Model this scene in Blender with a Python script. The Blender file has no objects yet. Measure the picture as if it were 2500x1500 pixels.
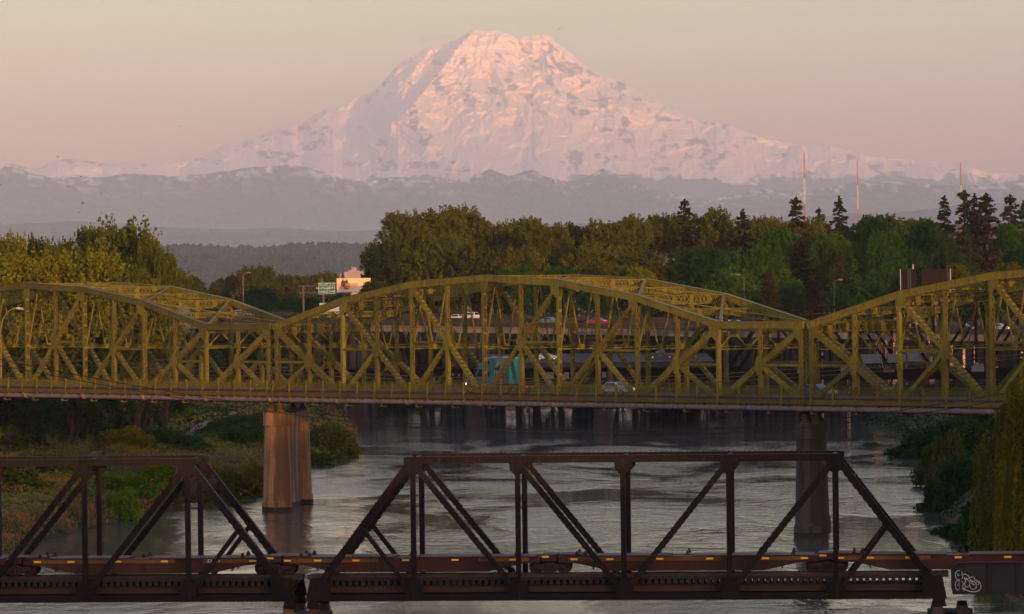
import bpy, math, random
import numpy as np
from mathutils import Vector, Matrix

# ------------------------------------------------------------------ camera
F = 9830.0            # focal length in photo pixels (2500 wide)
ROLL = math.radians(0.65)
HZ = 726.0            # horizon row at the centre column
CAMZ = 25.0
SC = bpy.context.scene
COL = SC.collection
cam = bpy.data.cameras.new('camera')
cam.sensor_width = 36.0
cam.lens = 36.0 * F / 2500.0
cam.clip_start = 5.0
cam.clip_end = 300000.0
cam.shift_y = -((750.0 - HZ) * -1.0) / 2500.0 * -1.0
camo = bpy.data.objects.new('camera', cam)
COL.objects.link(camo)
camo.location = (0, 0, CAMZ)
camo.rotation_euler = (Matrix.Rotation(math.radians(90), 3, 'X') @ Matrix.Rotation(-ROLL, 3, 'Z')).to_euler()
SC.camera = camo
CR, SR = math.cos(ROLL), math.sin(ROLL)

def at(px, py, Y):
    u = (px - 1250.0) / F; v = (HZ - py) / F
    return Vector((Y * (CR * u + SR * v), Y, CAMZ + Y * (-SR * u + CR * v)))

def ground_at(px, py, z=0.0):
    u = (px - 1250.0) / F; v = (HZ - py) / F
    k = -SR * u + CR * v
    Y = (z - CAMZ) / k
    return at(px, py, Y)

# ------------------------------------------------------------------ light
SUN_AZ = math.radians(25.0)      # to the right of straight behind the camera
SUN_EL = math.radians(3.2)
SUNV = Vector((math.sin(SUN_AZ) * math.cos(SUN_EL), -math.cos(SUN_AZ) * math.cos(SUN_EL), math.sin(SUN_EL)))
sl = bpy.data.lights.new('sun', 'SUN')
sl.energy = 5.0
sl.angle = math.radians(0.5)
sl.color = (1.0, 0.52, 0.22)
slo = bpy.data.objects.new('sun', sl)
COL.objects.link(slo)
slo.rotation_euler = SUNV.to_track_quat('Z', 'Y').to_euler()
slo.location = (100, -200, 80)

W = bpy.data.worlds.new('World')
SC.world = W
W.use_nodes = True
wn, wl = W.node_tree.nodes, W.node_tree.links
wn.clear()
wo = wn.new('ShaderNodeOutputWorld'); bg = wn.new('ShaderNodeBackground')
sky = wn.new('ShaderNodeTexSky'); sky.sky_type = 'NISHITA'; sky.sun_disc = False
sky.sun_elevation = SUN_EL
sky.sun_rotation = math.atan2(SUNV.x, SUNV.y)
sky.dust_density = 2.0; sky.air_density = 1.2; sky.ozone_density = 1.5
GLOW = (5.6, 2.7, 1.0)
# dusk air near the horizon is warmer and brighter than the clear-sky model: tint by elevation
tc = wn.new('ShaderNodeTexCoord'); sp = wn.new('ShaderNodeSeparateXYZ')
mr = wn.new('ShaderNodeMapRange'); mr.inputs['From Min'].default_value = 0.0; mr.inputs['From Max'].default_value = 1.0
pw = wn.new('ShaderNodeMath'); pw.operation = 'POWER'; pw.inputs[1].default_value = 0.5
ramp = wn.new('ShaderNodeValToRGB')
SKYR = [(0.00, (0.38, 0.075, 0.095)), (0.14, (0.47, 0.145, 0.070)), (0.20, (0.57, 0.275, 0.10)),
        (0.265, (0.43, 0.48, 0.25)), (0.40, (0.48, 0.51, 0.43)), (0.62, (0.31, 0.41, 0.66)), (1.0, (0.04, 0.055, 0.13))]
cr = ramp.color_ramp
while len(cr.elements) < len(SKYR): cr.elements.new(0.5)
for e, (p, c) in zip(cr.elements, SKYR):
    e.position = p; e.color = (*c, 1)
mx = wn.new('ShaderNodeMix'); mx.data_type = 'RGBA'; mx.inputs[0].default_value = 0.85
gn = wn.new('ShaderNodeVectorMath'); gn.operation = 'SCALE'; gn.inputs['Scale'].default_value = 0.10
g2 = wn.new('ShaderNodeVectorMath'); g2.operation = 'SCALE'; g2.inputs['Scale'].default_value = 1.0
wl.new(tc.outputs['Generated'], sp.inputs[0]); wl.new(sp.outputs['Z'], mr.inputs['Value'])
wl.new(mr.outputs[0], pw.inputs[0]); wl.new(pw.outputs[0], ramp.inputs[0])
wl.new(sky.outputs[0], gn.inputs[0]); wl.new(ramp.outputs[0], g2.inputs[0])
wl.new(gn.outputs[0], mx.inputs[6]); wl.new(g2.outputs[0], mx.inputs[7])
# afterglow round the low sun, behind the viewer
dt = wn.new('ShaderNodeVectorMath'); dt.operation = 'DOT_PRODUCT'; dt.inputs[1].default_value = SUNV
dm = wn.new('ShaderNodeMath'); dm.operation = 'MAXIMUM'; dm.inputs[1].default_value = 0.0
dp = wn.new('ShaderNodeMath'); dp.operation = 'POWER'; dp.inputs[1].default_value = 18.0
ga = wn.new('ShaderNodeMix'); ga.data_type = 'RGBA'; ga.blend_type = 'ADD'; ga.inputs[7].default_value = (*GLOW, 1)
wl.new(tc.outputs['Generated'], dt.inputs[0]); wl.new(dt.outputs['Value'], dm.inputs[0]); wl.new(dm.outputs[0], dp.inputs[0])
wl.new(dp.outputs[0], ga.inputs[0]); wl.new(mx.outputs[2], ga.inputs[6])
wl.new(ga.outputs[2], bg.inputs['Color']); wl.new(bg.outputs[0], wo.inputs['Surface'])
bg.inputs['Strength'].default_value = 1.0

SC.view_settings.view_transform = 'Standard'
SC.view_settings.look = 'None'
SC.view_settings.exposure = 0.95
SC.view_settings.gamma = 1.0
SC.cycles.use_denoising = True
SC.cycles.max_bounces = 5
SC.cycles.diffuse_bounces = 2
SC.cycles.glossy_bounces = 3
SC.cycles.volume_bounces = 0
SC.cycles.transparent_max_bounces = 8

random.seed(7)
RNG = np.random.default_rng(11)

# ------------------------------------------------------------------ object helpers
def tag(o, label=None, cat=None, group=None, kind=None):
    if label: o['label'] = label
    if cat: o['category'] = cat
    if group: o['group'] = group
    if kind: o['kind'] = kind
    return o

def empty(name, loc=(0, 0, 0), rz=0.0, label=None, cat=None, group=None, kind=None):
    o = bpy.data.objects.new(name, None)
    o.empty_display_size = 0.5
    COL.objects.link(o); o.location = loc; o.rotation_euler = (0, 0, rz)
    return tag(o, label, cat, group, kind)

def children(o):
    return [c for c in bpy.data.objects if c.parent == o]

def copy_tree(o, kids, parent=None):
    c = o.copy(); COL.objects.link(c)
    if parent: c.parent = parent
    for ch in kids.get(o.name, []): copy_tree(ch, kids, c)
    return c

def kidmap():
    k = {}
    for o in bpy.data.objects:
        if o.parent: k.setdefault(o.parent.name, []).append(o)
    return k

class MB:
    def __init__(s): s.v = []; s.f = []; s.n = 0
    def add(s, v, f):
        s.v.extend([tuple(p) for p in v]); s.f.extend([tuple(i + s.n for i in q) for q in f]); s.n += len(v); return s
    def box(s, x0, x1, y0, y1, z0, z1):
        v = [(x0,y0,z0),(x1,y0,z0),(x1,y1,z0),(x0,y1,z0),(x0,y0,z1),(x1,y0,z1),(x1,y1,z1),(x0,y1,z1)]
        return s.add(v, [(0,3,2,1),(4,5,6,7),(0,1,5,4),(1,2,6,5),(2,3,7,6),(3,0,4,7)])
    def beam(s, p0, p1, w, h, side=None, ext=0.0):
        # box from p0 to p1; w measured along 'side', h along the third axis
        p0 = Vector(p0); p1 = Vector(p1); d = (p1 - p0)
        L = d.length
        if L < 1e-6: return s
        d /= L
        if ext: p0 = p0 - d * ext; p1 = p1 + d * ext
        sd = Vector(side) if side is not None else (Vector((0, 0, 1)) if abs(d.z) < 0.9 else Vector((1, 0, 0)))
        sd = (sd - d * sd.dot(d)).normalized(); t = d.cross(sd)
        v = []
        for p in (p0, p1):
            for a, b in ((-1,-1),(1,-1),(1,1),(-1,1)):
                v.append(p + sd * (a * w / 2) + t * (b * h / 2))
        return s.add(v, [(0,1,2,3),(7,6,5,4),(0,4,5,1),(1,5,6,2),(2,6,7,3),(3,7,4,0)])
    def tube(s, pts, r, n=8, cap=True):
        pts = [Vector(p) for p in pts]
        rs = r if isinstance(r, (list, tuple)) else [r] * len(pts)
        ring = []
        for i, p in enumerate(pts):
            a = pts[max(i - 1, 0)]; b = pts[min(i + 1, len(pts) - 1)]
            d = (b - a).normalized()
            u = d.cross(Vector((0, 0, 1)))
            if u.length < 1e-3: u = Vector((1, 0, 0))
            u.normalize(); w = u.cross(d)
            ring.append([p + (u * math.cos(k * 2 * math.pi / n) + w * math.sin(k * 2 * math.pi / n)) * rs[i] for k in range(n)])
        v = [q for g in ring for q in g]; f = []
        for i in range(len(pts) - 1):
            for k in range(n):
                a = i * n + k; b = i * n + (k + 1) % n
                f.append((a, b, b + n, a + n))
        if cap:
            f.append(tuple(range(n))[::-1]); f.append(tuple((len(pts) - 1) * n + k for k in range(n)))
        return s.add(v, f)
    def prism(s, poly, axis, a0, a1):
        # poly: 2-D outline; axis 0/1/2 = extrusion axis
        def mk(p, a):
            if axis == 0: return (a, p[0], p[1])
            if axis == 1: return (p[0], a, p[1])
            return (p[0], p[1], a)
        n = len(poly)
        v = [mk(p, a0) for p in poly] + [mk(p, a1) for p in poly]
        f = [tuple(range(n)), tuple(range(2 * n - 1, n - 1, -1))]
        for i in range(n):
            j = (i + 1) % n
            f.append((i, i + n, j + n, j))
        return s.add(v, f)
    def build(s, name, mat, parent=None, smooth=False):
        me = bpy.data.meshes.new(name)
        me.from_pydata([tuple(p) for p in s.v], [], s.f)
        me.update()
        if smooth: me.shade_smooth()
        me.materials.append(mat)
        o = bpy.data.objects.new(name, me); COL.objects.link(o)
        if parent: o.parent = parent
        return o

def mesh_np(name, V, Fq, mat, parent=None, smooth=False, attrs=None):
    """V (n,3) float, Fq (m,k) int with constant k"""
    me = bpy.data.meshes.new(name)
    V = np.asarray(V, dtype=np.float32); Fq = np.asarray(Fq, dtype=np.int32)
    m, k = Fq.shape
    me.vertices.add(len(V)); me.vertices.foreach_set('co', V.ravel())
    me.loops.add(m * k); me.loops.foreach_set('vertex_index', Fq.ravel())
    me.polygons.add(m)
    me.polygons.foreach_set('loop_start', np.arange(0, m * k, k, dtype=np.int32))
    if smooth: me.polygons.foreach_set('use_smooth', np.ones(m, dtype=bool))
    me.update(calc_edges=True)
    for nm, arr in (attrs or {}).items():
        a = me.attributes.new(nm, 'FLOAT', 'POINT'); a.data.foreach_set('value', np.asarray(arr, dtype=np.float32).ravel())
    if mat: me.materials.append(mat)
    o = bpy.data.objects.new(name, me); COL.objects.link(o)
    if parent: o.parent = parent
    return o

# ------------------------------------------------------------------ materials
class NT:
    def __init__(s, name):
        s.m = bpy.data.materials.new(name); s.m.use_nodes = True
        s.t = s.m.node_tree; s.n = s.t.nodes; s.l = s.t.links
        s.b = s.n['Principled BSDF']; s.out = s.n['Material Output']
    def new(s, typ, **kw):
        x = s.n.new(typ)
        for k, v in kw.items(): setattr(x, k, v)
        return x
    def link(s, a, b): s.l.new(a, b); return s
    def coord(s, kind='Object', scale=(1, 1, 1)):
        c = s.new('ShaderNodeTexCoord'); mp = s.new('ShaderNodeMapping'); mp.inputs['Scale'].default_value = scale
        s.link(c.outputs[kind], mp.inputs[0]); return mp.outputs[0]
    def noise(s, vec, scale, detail=4, rough=0.6, dist=0.0):
        x = s.new('ShaderNodeTexNoise'); x.inputs['Scale'].default_value = scale; x.inputs['Detail'].default_value = detail
        x.inputs['Roughness'].default_value = rough; x.inputs['Distortion'].default_value = dist
        s.link(vec, x.inputs['Vector']); return x.outputs['Fac']
    def ramp(s, fac, stops):
        r = s.new('ShaderNodeValToRGB'); e = r.color_ramp
        while len(e.elements) < len(stops): e.elements.new(0.5)
        for q, (p, c) in zip(e.elements, stops):
            q.position = p; q.color = (*c, 1) if len(c) == 3 else c
        s.link(fac, r.inputs[0]); return r.outputs[0]
    def mix(s, fac, a, b, mode='MIX'):
        x = s.new('ShaderNodeMix', data_type='RGBA', blend_type=mode)
        for val, i in ((fac, 0), (a, 6), (b, 7)):
            if hasattr(val, 'links'): s.link(val, x.inputs[i])
            elif i == 0: x.inputs[0].default_value = val
            else: x.inputs[i].default_value = (*val, 1)
        return x.outputs[2]
    def math(s, op, a, b=0.0, c=None):
        x = s.new('ShaderNodeMath', operation=op)
        for i, val in enumerate((a, b) if c is None else (a, b, c)):
            if hasattr(val, 'links'): s.link(val, x.inputs[i])
            else: x.inputs[i].default_value = val
        return x.outputs[0]
    def bump(s, h, strength=0.3, dist=0.1):
        x = s.new('ShaderNodeBump'); x.inputs['Strength'].default_value = strength; x.inputs['Distance'].default_value = dist
        s.link(h, x.inputs['Height']); s.link(x.outputs[0], s.b.inputs['Normal']); return x
    def set(s, **kw):
        for k, v in kw.items():
            i = s.b.inputs[k.replace('_', ' ')]
            if hasattr(v, 'links'): s.link(v, i)
            elif isinstance(v, tuple): i.default_value = (*v, 1)
            else: i.default_value = v
        return s

def simple(name, col, rough=0.7, metal=0.0, var=0.25, scale=2.0, spec=0.3):
    t = NT(name); v = t.coord()
    n = t.noise(v, scale, 5, 0.65)
    c = t.mix(t.ramp(n, [(0.3, (0, 0, 0)), (0.7, (1, 1, 1))]), tuple(x * (1 - var) for x in col), tuple(min(1, x * (1 + var)) for x in col))
    t.set(Base_Color=c, Roughness=rough, Metallic=metal)
    t.b.inputs['Specular IOR Level'].default_value = spec
    return t.m

def steel(name, col, rust=(0.10, 0.035, 0.012), amount=0.5, rough=0.6, streak=True, scale=1.0):
    """weathered paint: blotches, vertical streaks and rust; colour belongs to the surface itself"""
    t = NT(name); v = t.coord()
    big = t.noise(v, 0.35 * scale, 4, 0.6)
    fine = t.noise(t.coord(scale=(2.5, 2.5, 0.35)), 2.0 * scale, 6, 0.7)
    spk = t.noise(v, 9.0 * scale, 3, 0.7)
    oi = t.new('ShaderNodeObjectInfo')          # every member was repainted at a different time
    big = t.math('ADD', t.math('MULTIPLY', big, 0.7), t.math('MULTIPLY', oi.outputs['Random'], 0.3))
    c = t.mix(t.ramp(big, [(0.32, (0, 0, 0)), (0.66, (1, 1, 1))]), tuple(x * 0.62 for x in col), tuple(min(1, x * 1.22) for x in col))
    m = t.math('ADD', t.math('MULTIPLY', fine, 0.6), t.math('MULTIPLY', spk, 0.4))
    c = t.mix(t.ramp(m, [(0.62 - amount * 0.15, (0, 0, 0)), (0.70 - amount * 0.1, (1, 1, 1))]), c, rust)
    t.set(Base_Color=c, Roughness=rough)
    t.b.inputs['Specular IOR Level'].default_value = 0.25
    t.bump(spk, 0.25, 0.02)
    return t.m

def foliage(name, col, var=0.35, trans=0.25, obj_color=True):
    t = NT(name); t.n.remove(t.b)
    v = t.coord()
    n1 = t.noise(v, 0.35, 3, 0.6); n2 = t.noise(v, 3.0, 2, 0.6)
    n = t.math('ADD', t.math('MULTIPLY', n1, 0.6), t.math('MULTIPLY', n2, 0.4))
    c = t.mix(t.ramp(n, [(0.35, (0, 0, 0)), (0.65, (1, 1, 1))]), tuple(x * (1 - var) for x in col), tuple(x * (1 + var) for x in col))
    if obj_color:
        oi = t.new('ShaderNodeObjectInfo')
        c = t.mix(1.0, c, oi.outputs['Color'], 'MULTIPLY')
    d = t.new('ShaderNodeBsdfDiffuse'); tr = t.new('ShaderNodeBsdfTranslucent'); ms = t.new('ShaderNodeMixShader')
    ms.inputs[0].default_value = trans
    t.link(c, d.inputs[0]); t.link(c, tr.inputs[0]); t.link(d.outputs[0], ms.inputs[1]); t.link(tr.outputs[0], ms.inputs[2])
    t.link(ms.outputs[0], t.out.inputs['Surface'])
    return t.m
# ------------------------------------------------------------------ 2-D noise
def vnoise(x, y, seed):
    r = np.random.default_rng(seed); tab = r.random((256, 256))
    xi = np.floor(x).astype(int); yi = np.floor(y).astype(int); fx = x - xi; fy = y - yi
    fx = fx * fx * (3 - 2 * fx); fy = fy * fy * (3 - 2 * fy)
    a = tab[xi % 256, yi % 256]; b = tab[(xi + 1) % 256, yi % 256]; c = tab[xi % 256, (yi + 1) % 256]; d = tab[(xi + 1) % 256, (yi + 1) % 256]
    return (a * (1 - fx) + b * fx) * (1 - fy) + (c * (1 - fx) + d * fx) * fy
def fbm(x, y, seed, octv=5, gain=0.5, ridged=False):
    s = 0; a = 1.0; tot = 0
    for o in range(octv):
        n = vnoise(x, y, seed + o)
        if ridged: n = 1 - np.abs(2 * n - 1)
        s = s + a * n; tot += a; a *= gain; x = x * 2.03 + 17.3; y = y * 2.03 + 5.1
    return s / tot

# ------------------------------------------------------------------ the snow mountain
SKY_L = [(-600,420),(-300,405),(-120,412),(0,402),(25,397),(55,407),(87,413),(120,398),(153,389),(189,389),(236,396),(262,402),(316,397),(349,401),
 (397,398),(441,398),(470,391),(500,379),(528,366),(546,354),(586,349),(619,337),(663,320),(690,307),(714,299),(730,305),(754,289),(783,273),(819,255),
 (838,256),(874,238),(907,225),(936,200),(961,171),(972,156),(1005,138),(1041,117),(1063,109),(1090,105),(1114,98),(1132,87),(1145,77),(1158,71),(1180,75),
 (1205,72),(1231,79),(1259,91),(1292,88),(1325,85),(1339,89),(1368,111),(1401,136),(1441,169),(1463,184),(1499,191),(1536,211),(1579,233),(1623,256),
 (1667,280),(1714,298),(1747,299),(1783,306),(1823,324),(1874,340),(1914,348),(1951,351),(1972,358),(2029,356),(2080,371),(2138,385),(2197,389),
 (2277,394),(2320,408),(2371,411),(2415,420),(2500,429),(2650,435),(2800,425),(3100,440)]
MD = 65000.0
def build_mountain():
    nx, nz = 1700, 470
    px = np.linspace(-560, 3060, nx)
    sx, sy = np.array(SKY_L, float).T
    top = np.interp(px, sx, sy)
    top = top + (fbm(px / 14, px * 0, 3, 4) - 0.5) * 7 * np.clip((px - 300) / 300, .25, 1)
    t = np.linspace(0, 1, nz)[:, None] ** 1.12
    bot = 640.0
    PY = top[None, :] * (1 - t) + bot * t
    PX = np.repeat(px[None, :], nz, 0) + t * 0
    elev = (HZ - PY)                       # px above the horizon, 6.6 m each
    # how far each height stands out toward the viewer: steep cone, gentle skirts
    hh = np.clip(elev / 650.0, 0, 1)
    run = 15000 * (1 - hh) ** 1.5 + 700 * (1 - hh)
    r0 = 15000 * (1 - np.clip((HZ - top) / 650.0, 0, 1)) ** 1.5 + 700 * (1 - np.clip((HZ - top) / 650, 0, 1))
    rel = run - r0[None, :]
    # down-slope ribs fan out from the summit
    dx = PX - 1200; dy = PY + 60
    ang = np.arctan2(dx, dy); rad = np.hypot(dx, dy)
    warp = (fbm(PX / 60, PY / 60, 31, 4) - 0.5)
    rib = fbm(ang * 13 + warp * 3.2, rad / 90, 41, 5, 0.55, True)
    rib2 = fbm(PX / 26 + warp * 2, PY / 34, 51, 5, 0.55, True)
    big = fbm(PX / 110 + warp, PY / 90, 61, 4, 0.5)
    fade = np.clip((PY - top[None, :]) / 14.0, 0, 1)
    smooth = np.clip((PY - 250) / 120, 0, 1) * np.clip((430 - PY) / 60, 0, 1)      # the broad snowfields
    amp = 1 - 0.45 * smooth
    disp = (rib - 0.6) * 220 * amp + (rib2 - 0.6) * 110 * amp + (big - 0.5) * 1000 + (fbm(PX / 55 + warp * 3, PY / 40 + warp * 2, 55, 5, .45, True) - .6) * 420 * amp
    # crests read off the photograph: long cleavers with a steep left flank
    def crest(pts, amp, wl, wr):
        best = np.full(PX.shape, 1e9); side = np.zeros(PX.shape); s_amp = np.zeros(PX.shape)
        P = np.array(pts, float)
        for i in range(len(P) - 1):
            a, b = P[i], P[i + 1]; d = b - a; L2 = d @ d
            tt = np.clip(((PX - a[0]) * d[0] + (PY - a[1]) * d[1]) / L2, 0, 1)
            qx = PX - (a[0] + tt * d[0]); qy = PY - (a[1] + tt * d[1]); dd = np.hypot(qx, qy)
            m = dd < best
            best = np.where(m, dd, best); side = np.where(m, d[0] * qy - d[1] * qx, side)
            u = (i + tt) / (len(P) - 1); s_amp = np.where(m, np.sin(np.pi * np.clip(u * 0.86 + 0.1, 0, 1)) , s_amp)
        w = np.where(side > 0, wl, wr)
        return amp * s_amp * np.clip(1 - best / w, 0, 1) ** 1.25
    cr_ = crest([(1140,88),(1108,128),(1075,175),(1030,228),(985,280),(935,322),(870,365)], 900, 26, 150)
    cr_ += crest([(1060,112),(1020,160),(985,205),(950,262),(890,300),(820,330)], 330, 24, 70)
    cr_ += crest([(1010,240),(1022,290),(1030,330),(1050,380),(1075,420)], 300, 34, 60)
    cr_ += crest([(1120,170),(1150,230),(1165,280),(1180,330)], 220, 30, 50)
    cr_ += crest([(1345,95),(1385,150),(1420,190),(1500,240),(1590,290)], 300, 40, 70)
    cr_ += crest([(1290,150),(1330,220),(1400,270),(1450,310)], 200, 30, 60)
    cr_ += crest([(1460,190),(1540,260),(1600,330),(1640,380)], 230, 40, 80)
    cr_ += crest([(1195,150),(1230,210),(1240,270)], 300, 25, 50)
    disp = disp + cr_
    Yd = MD - (rel + disp * fade)
    Yd = np.minimum(Yd, MD + 200)
    u = (PX - 1250) / F; v = (HZ - PY) / F
    X = MD * (CR * u + SR * v); Z = CAMZ + MD * (-SR * u + CR * v)
    # keep the outline: scale so each point stays on its line of sight only for the crest line
    V = np.stack([X * (1 - (MD - Yd) / MD), Yd, CAMZ + (Z - CAMZ) * (1 - (MD - Yd) / MD)], -1)
    # rock where the photograph shows rock ribs and cliffs
    P = [(1132,156,26,22),(1120,178,16,26),(1132,218,17,40),(1092,236,10,22),(1068,215,14,30),(1016,269,13,40),(1010,312,20,30),(1035,350,16,36),(1060,392,20,30),
         (1085,420,16,18),(1165,250,14,44),(1180,290,16,26),(1155,320,13,24),(1192,225,12,34),(1208,245,16,40),(1230,150,12,40),(1250,190,14,44),(1262,220,22,16),
         (1300,232,30,16),(1315,160,13,34),(1340,190,18,30),(1350,130,28,26),(1380,160,34,26),(1415,165,36,16),(1345,205,10,30),(1400,240,26,34),(1420,210,24,18),
         (1415,275,22,14),(1455,185,20,12),(1510,215,34,14),(1540,245,46,18),(1585,262,52,17),(1625,282,40,13),(1470,245,30,16),(1500,275,24,16),(1530,305,18,30),
         (1480,310,9,20),(1545,335,16,26),(1640,350,40,34),(1690,352,40,14),(1740,358,40,12),(1700,385,30,22),(1735,395,50,34),(1400,372,24,34),(1385,392,34,24),(1420,350,22,12),
         (1282,310,16,9),(1520,385,26,14),(1480,395,30,18),(1620,405,40,26),(1800,360,20,8),(1725,300,40,10),(1760,306,30,8),(1830,330,26,7),(1905,370,30,10),
         (2060,385,40,12),(2120,400,50,10),(2200,398,40,9),(1960,430,70,22),(1850,440,70,26),(960,175,26,12),(940,205,30,12),(985,150,26,9),(930,232,30,14),(895,245,30,12),
         (850,262,30,12),(810,270,26,13),(775,290,24,16),(740,312,24,16),(705,325,30,18),(660,340,34,20),(610,352,34,12),(660,370,44,18),(700,385,50,14),(560,375,44,12),
         (500,392,40,9),(760,350,30,24),(790,385,40,16),(880,345,24,10),(930,345,24,13),(940,400,30,16),(860,400,40,12),(160,392,40,8),(230,402,40,8),(330,402,40,6),
         (420,402,40,8),(1020,410,40,14),(1130,405,30,14),(1240,410,26,10),(1180,400,24,10),(1050,330,10,20),(800,315,16,10),(2300,415,60,8),(60,410,50,8),(1065,150,18,14),(1100,130,10,16)]
    acc = np.zeros(PX.shape); warp2 = fbm(PX / 22, PY / 22, 211, 4, .6); warp3 = fbm(PX / 22, PY / 22, 221, 4, .6)
    for (cx, cy, rx, ry) in P:
        wx, wy = PX + (warp2 - .5) * 46, PY + (warp3 - .5) * 40
        q = ((wx - cx) / (rx * 1.05)) ** 2 + ((wy - cy) / (ry * 1.05)) ** 2
        acc = np.maximum(acc, np.exp(-q * 0.9))
    dd_ = (PX - 1200) / np.maximum(PY + 60, 60)          # follow the fall line
    n1 = fbm((PX - dd_ * PY * .8) / 9 + warp * 4, PY / 20, 71, 5, 0.62); n2 = fbm((PX - dd_ * PY * .8) / 4 + warp * 3, PY / 6.0, 81, 3, 0.7)
    n3 = fbm(PX / 30, PY / 30, 88, 3, 0.5)
    rock = acc * 0.85 + (n1 - 0.5) * 2.0 + (n2 - 0.5) * 1.1 + (rib - 0.6) * 0.3 + (n3 - .5) * .3
    rock = np.clip((rock - 0.72) / 0.20, 0, 1) * np.clip((acc - .15) * 5, 0, 1)
    # tree line: dark forest below
    line = 432 + (fbm(px / 40, px * 0 + 2, 91, 5) - 0.5) * 46
    forest = np.clip((PY - line[None, :] + (n1 - .5) * 40) / 7, 0, 1)
    ii = np.arange(nz * nx).reshape(nz, nx)
    Fq = np.stack([ii[:-1, :-1], ii[1:, :-1], ii[1:, 1:], ii[:-1, 1:]], -1).reshape(-1, 4)
    # a back face closes the massif so that it has real thickness
    bX = np.stack([V[0, :, 0], V[0, :, 1] + 9000, V[0, :, 2] * 0.15], -1)
    allV = np.concatenate([V.reshape(-1, 3), bX]); bi = np.arange(nx) + nz * nx
    Fb = np.stack([ii[0, 1:], bi[1:], bi[:-1], ii[0, :-1]], -1)
    t_ = NT('mountain_snow_and_rock')
    at1 = t_.new('ShaderNodeAttribute', attribute_name='rock'); at2 = t_.new('ShaderNodeAttribute', attribute_name='forest')
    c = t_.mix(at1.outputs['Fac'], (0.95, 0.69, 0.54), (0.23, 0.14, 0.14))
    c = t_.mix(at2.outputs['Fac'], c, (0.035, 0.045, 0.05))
    t_.set(Base_Color=c, Roughness=0.9); t_.b.inputs['Specular IOR Level'].default_value = 0.05
    z0 = np.zeros(nx)
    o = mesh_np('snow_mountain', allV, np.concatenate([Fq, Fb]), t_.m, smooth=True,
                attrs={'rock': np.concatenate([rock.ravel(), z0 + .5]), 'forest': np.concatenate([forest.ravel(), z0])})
    tag(o, 'snow covered volcano glowing pink in the last sunlight above the valley', 'mountain', kind='structure')
build_mountain()

# ------------------------------------------------------------------ foothills: ridge lines read from the photograph, each at its own distance
def ridge(name, pts, D, depth, col, base_py=712, rough=(10, 2.5), seed=5, snow=0.0, px0=-500, px1=3000, nx=700, nz=50, label=''):
    px = np.linspace(px0, px1, nx); sx, sy = np.array(pts, float).T
    top = np.interp(px, sx, sy) + (fbm(px / rough[0], px * 0, seed, 5) - 0.5) * rough[1] * 2
    t = np.linspace(0, 1, nz)[:, None]
    PY = top[None, :] * (1 - t) + base_py * t; PX = np.repeat(px[None, :], nz, 0)
    u = (PX - 1250) / F; v = (HZ - PY) / F
    X = D * (CR * u + SR * v); Z = CAMZ + D * (-SR * u + CR * v)
    nn = fbm(PX / 45, PY / 30, seed + 9, 5, 0.55, True)
    Y = D - depth * t + (nn - 0.6) * depth * 0.8 * np.clip(t * 6, 0, 1)
    V = np.stack([X, Y, Z], -1)
    ii = np.arange(nz * nx).reshape(nz, nx)
    Fq = np.stack([ii[:-1, :-1], ii[1:, :-1], ii[1:, 1:], ii[:-1, 1:]], -1).reshape(-1, 4)
    bX = np.stack([V[0, :, 0], V[0, :, 1] + depth, V[0, :, 2] * 0.1], -1)
    allV = np.concatenate([V.reshape(-1, 3), bX]); bi = np.arange(nx) + nz * nx
    Fb = np.stack([ii[0, 1:], bi[1:], bi[:-1], ii[0, :-1]], -1)
    n1 = fbm(PX / 20, PY / 9, seed + 3, 5, 0.6)
    sn = np.clip((n1 - 0.56) / 0.06, 0, 1) * np.exp(-(PY - top[None, :]) / 30.0) * (1 if snow > 0 else 0)
    t_ = NT(name + '_surface'); a = t_.new('ShaderNodeAttribute', attribute_name='snow')
    f = t_.ramp(t_.noise(t_.coord(), 0.004, 5, 0.6), [(0.35, tuple(x * 0.7 for x in col)), (0.65, tuple(x * 1.3 for x in col))])
    c = t_.mix(a.outputs['Fac'], f, (0.8, 0.78, 0.8)); t_.set(Base_Color=c, Roughness=1.0); t_.b.inputs['Specular IOR Level'].default_value = 0.0
    o = mesh_np(name, allV, np.concatenate([Fq, Fb]), t_.m, smooth=True, attrs={'snow': np.concatenate([sn.ravel(), np.zeros(nx)])})
    return tag(o, label, None, kind='structure')
R1P = [(-500,430),(-100,408),(0,404),(30,400),(70,415),(130,428),(170,424),(230,430),(270,422),(330,417),(420,424),(470,422),(540,412),(590,405),(660,399),(700,396),(745,400),(790,414),(830,430),
       (900,438),(960,424),(1010,432),(1080,438),(1120,436),(1160,420),(1197,408),(1225,416),(1245,424),(1278,412),(1300,408),(1330,424),(1385,440),(1440,422),(1470,405),(1500,414),(1545,438),
       (1600,455),(1660,470),(1740,482),(1850,455),(1960,462),(2080,440),(2200,436),(2340,448),(2500,440),(3000,450)]
ridge('foothills', [(x, y + 7) for x, y in R1P], 51000, 6500, (0.035, 0.045, 0.055), rough=(12, 3.5), seed=5, snow=0.02, label='dark foothill ridges below the snow mountain')
R2P = [(-500,565),(0,548),(200,540),(420,556),(560,560),(680,556),(820,566),(950,560),(1100,556),(1300,548),(1500,545),(1700,538),(1900,532),(2020,528),(2075,520),(2110,523),(2190,519),(2290,508),(2360,500),(2430,497),(2500,492),(3000,480)]
ridge('low_hills', R2P, 34000, 4000, (0.03, 0.042, 0.05), rough=(16, 1.5), seed=25, label='low blue hills beyond the wooded ridge')

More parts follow.
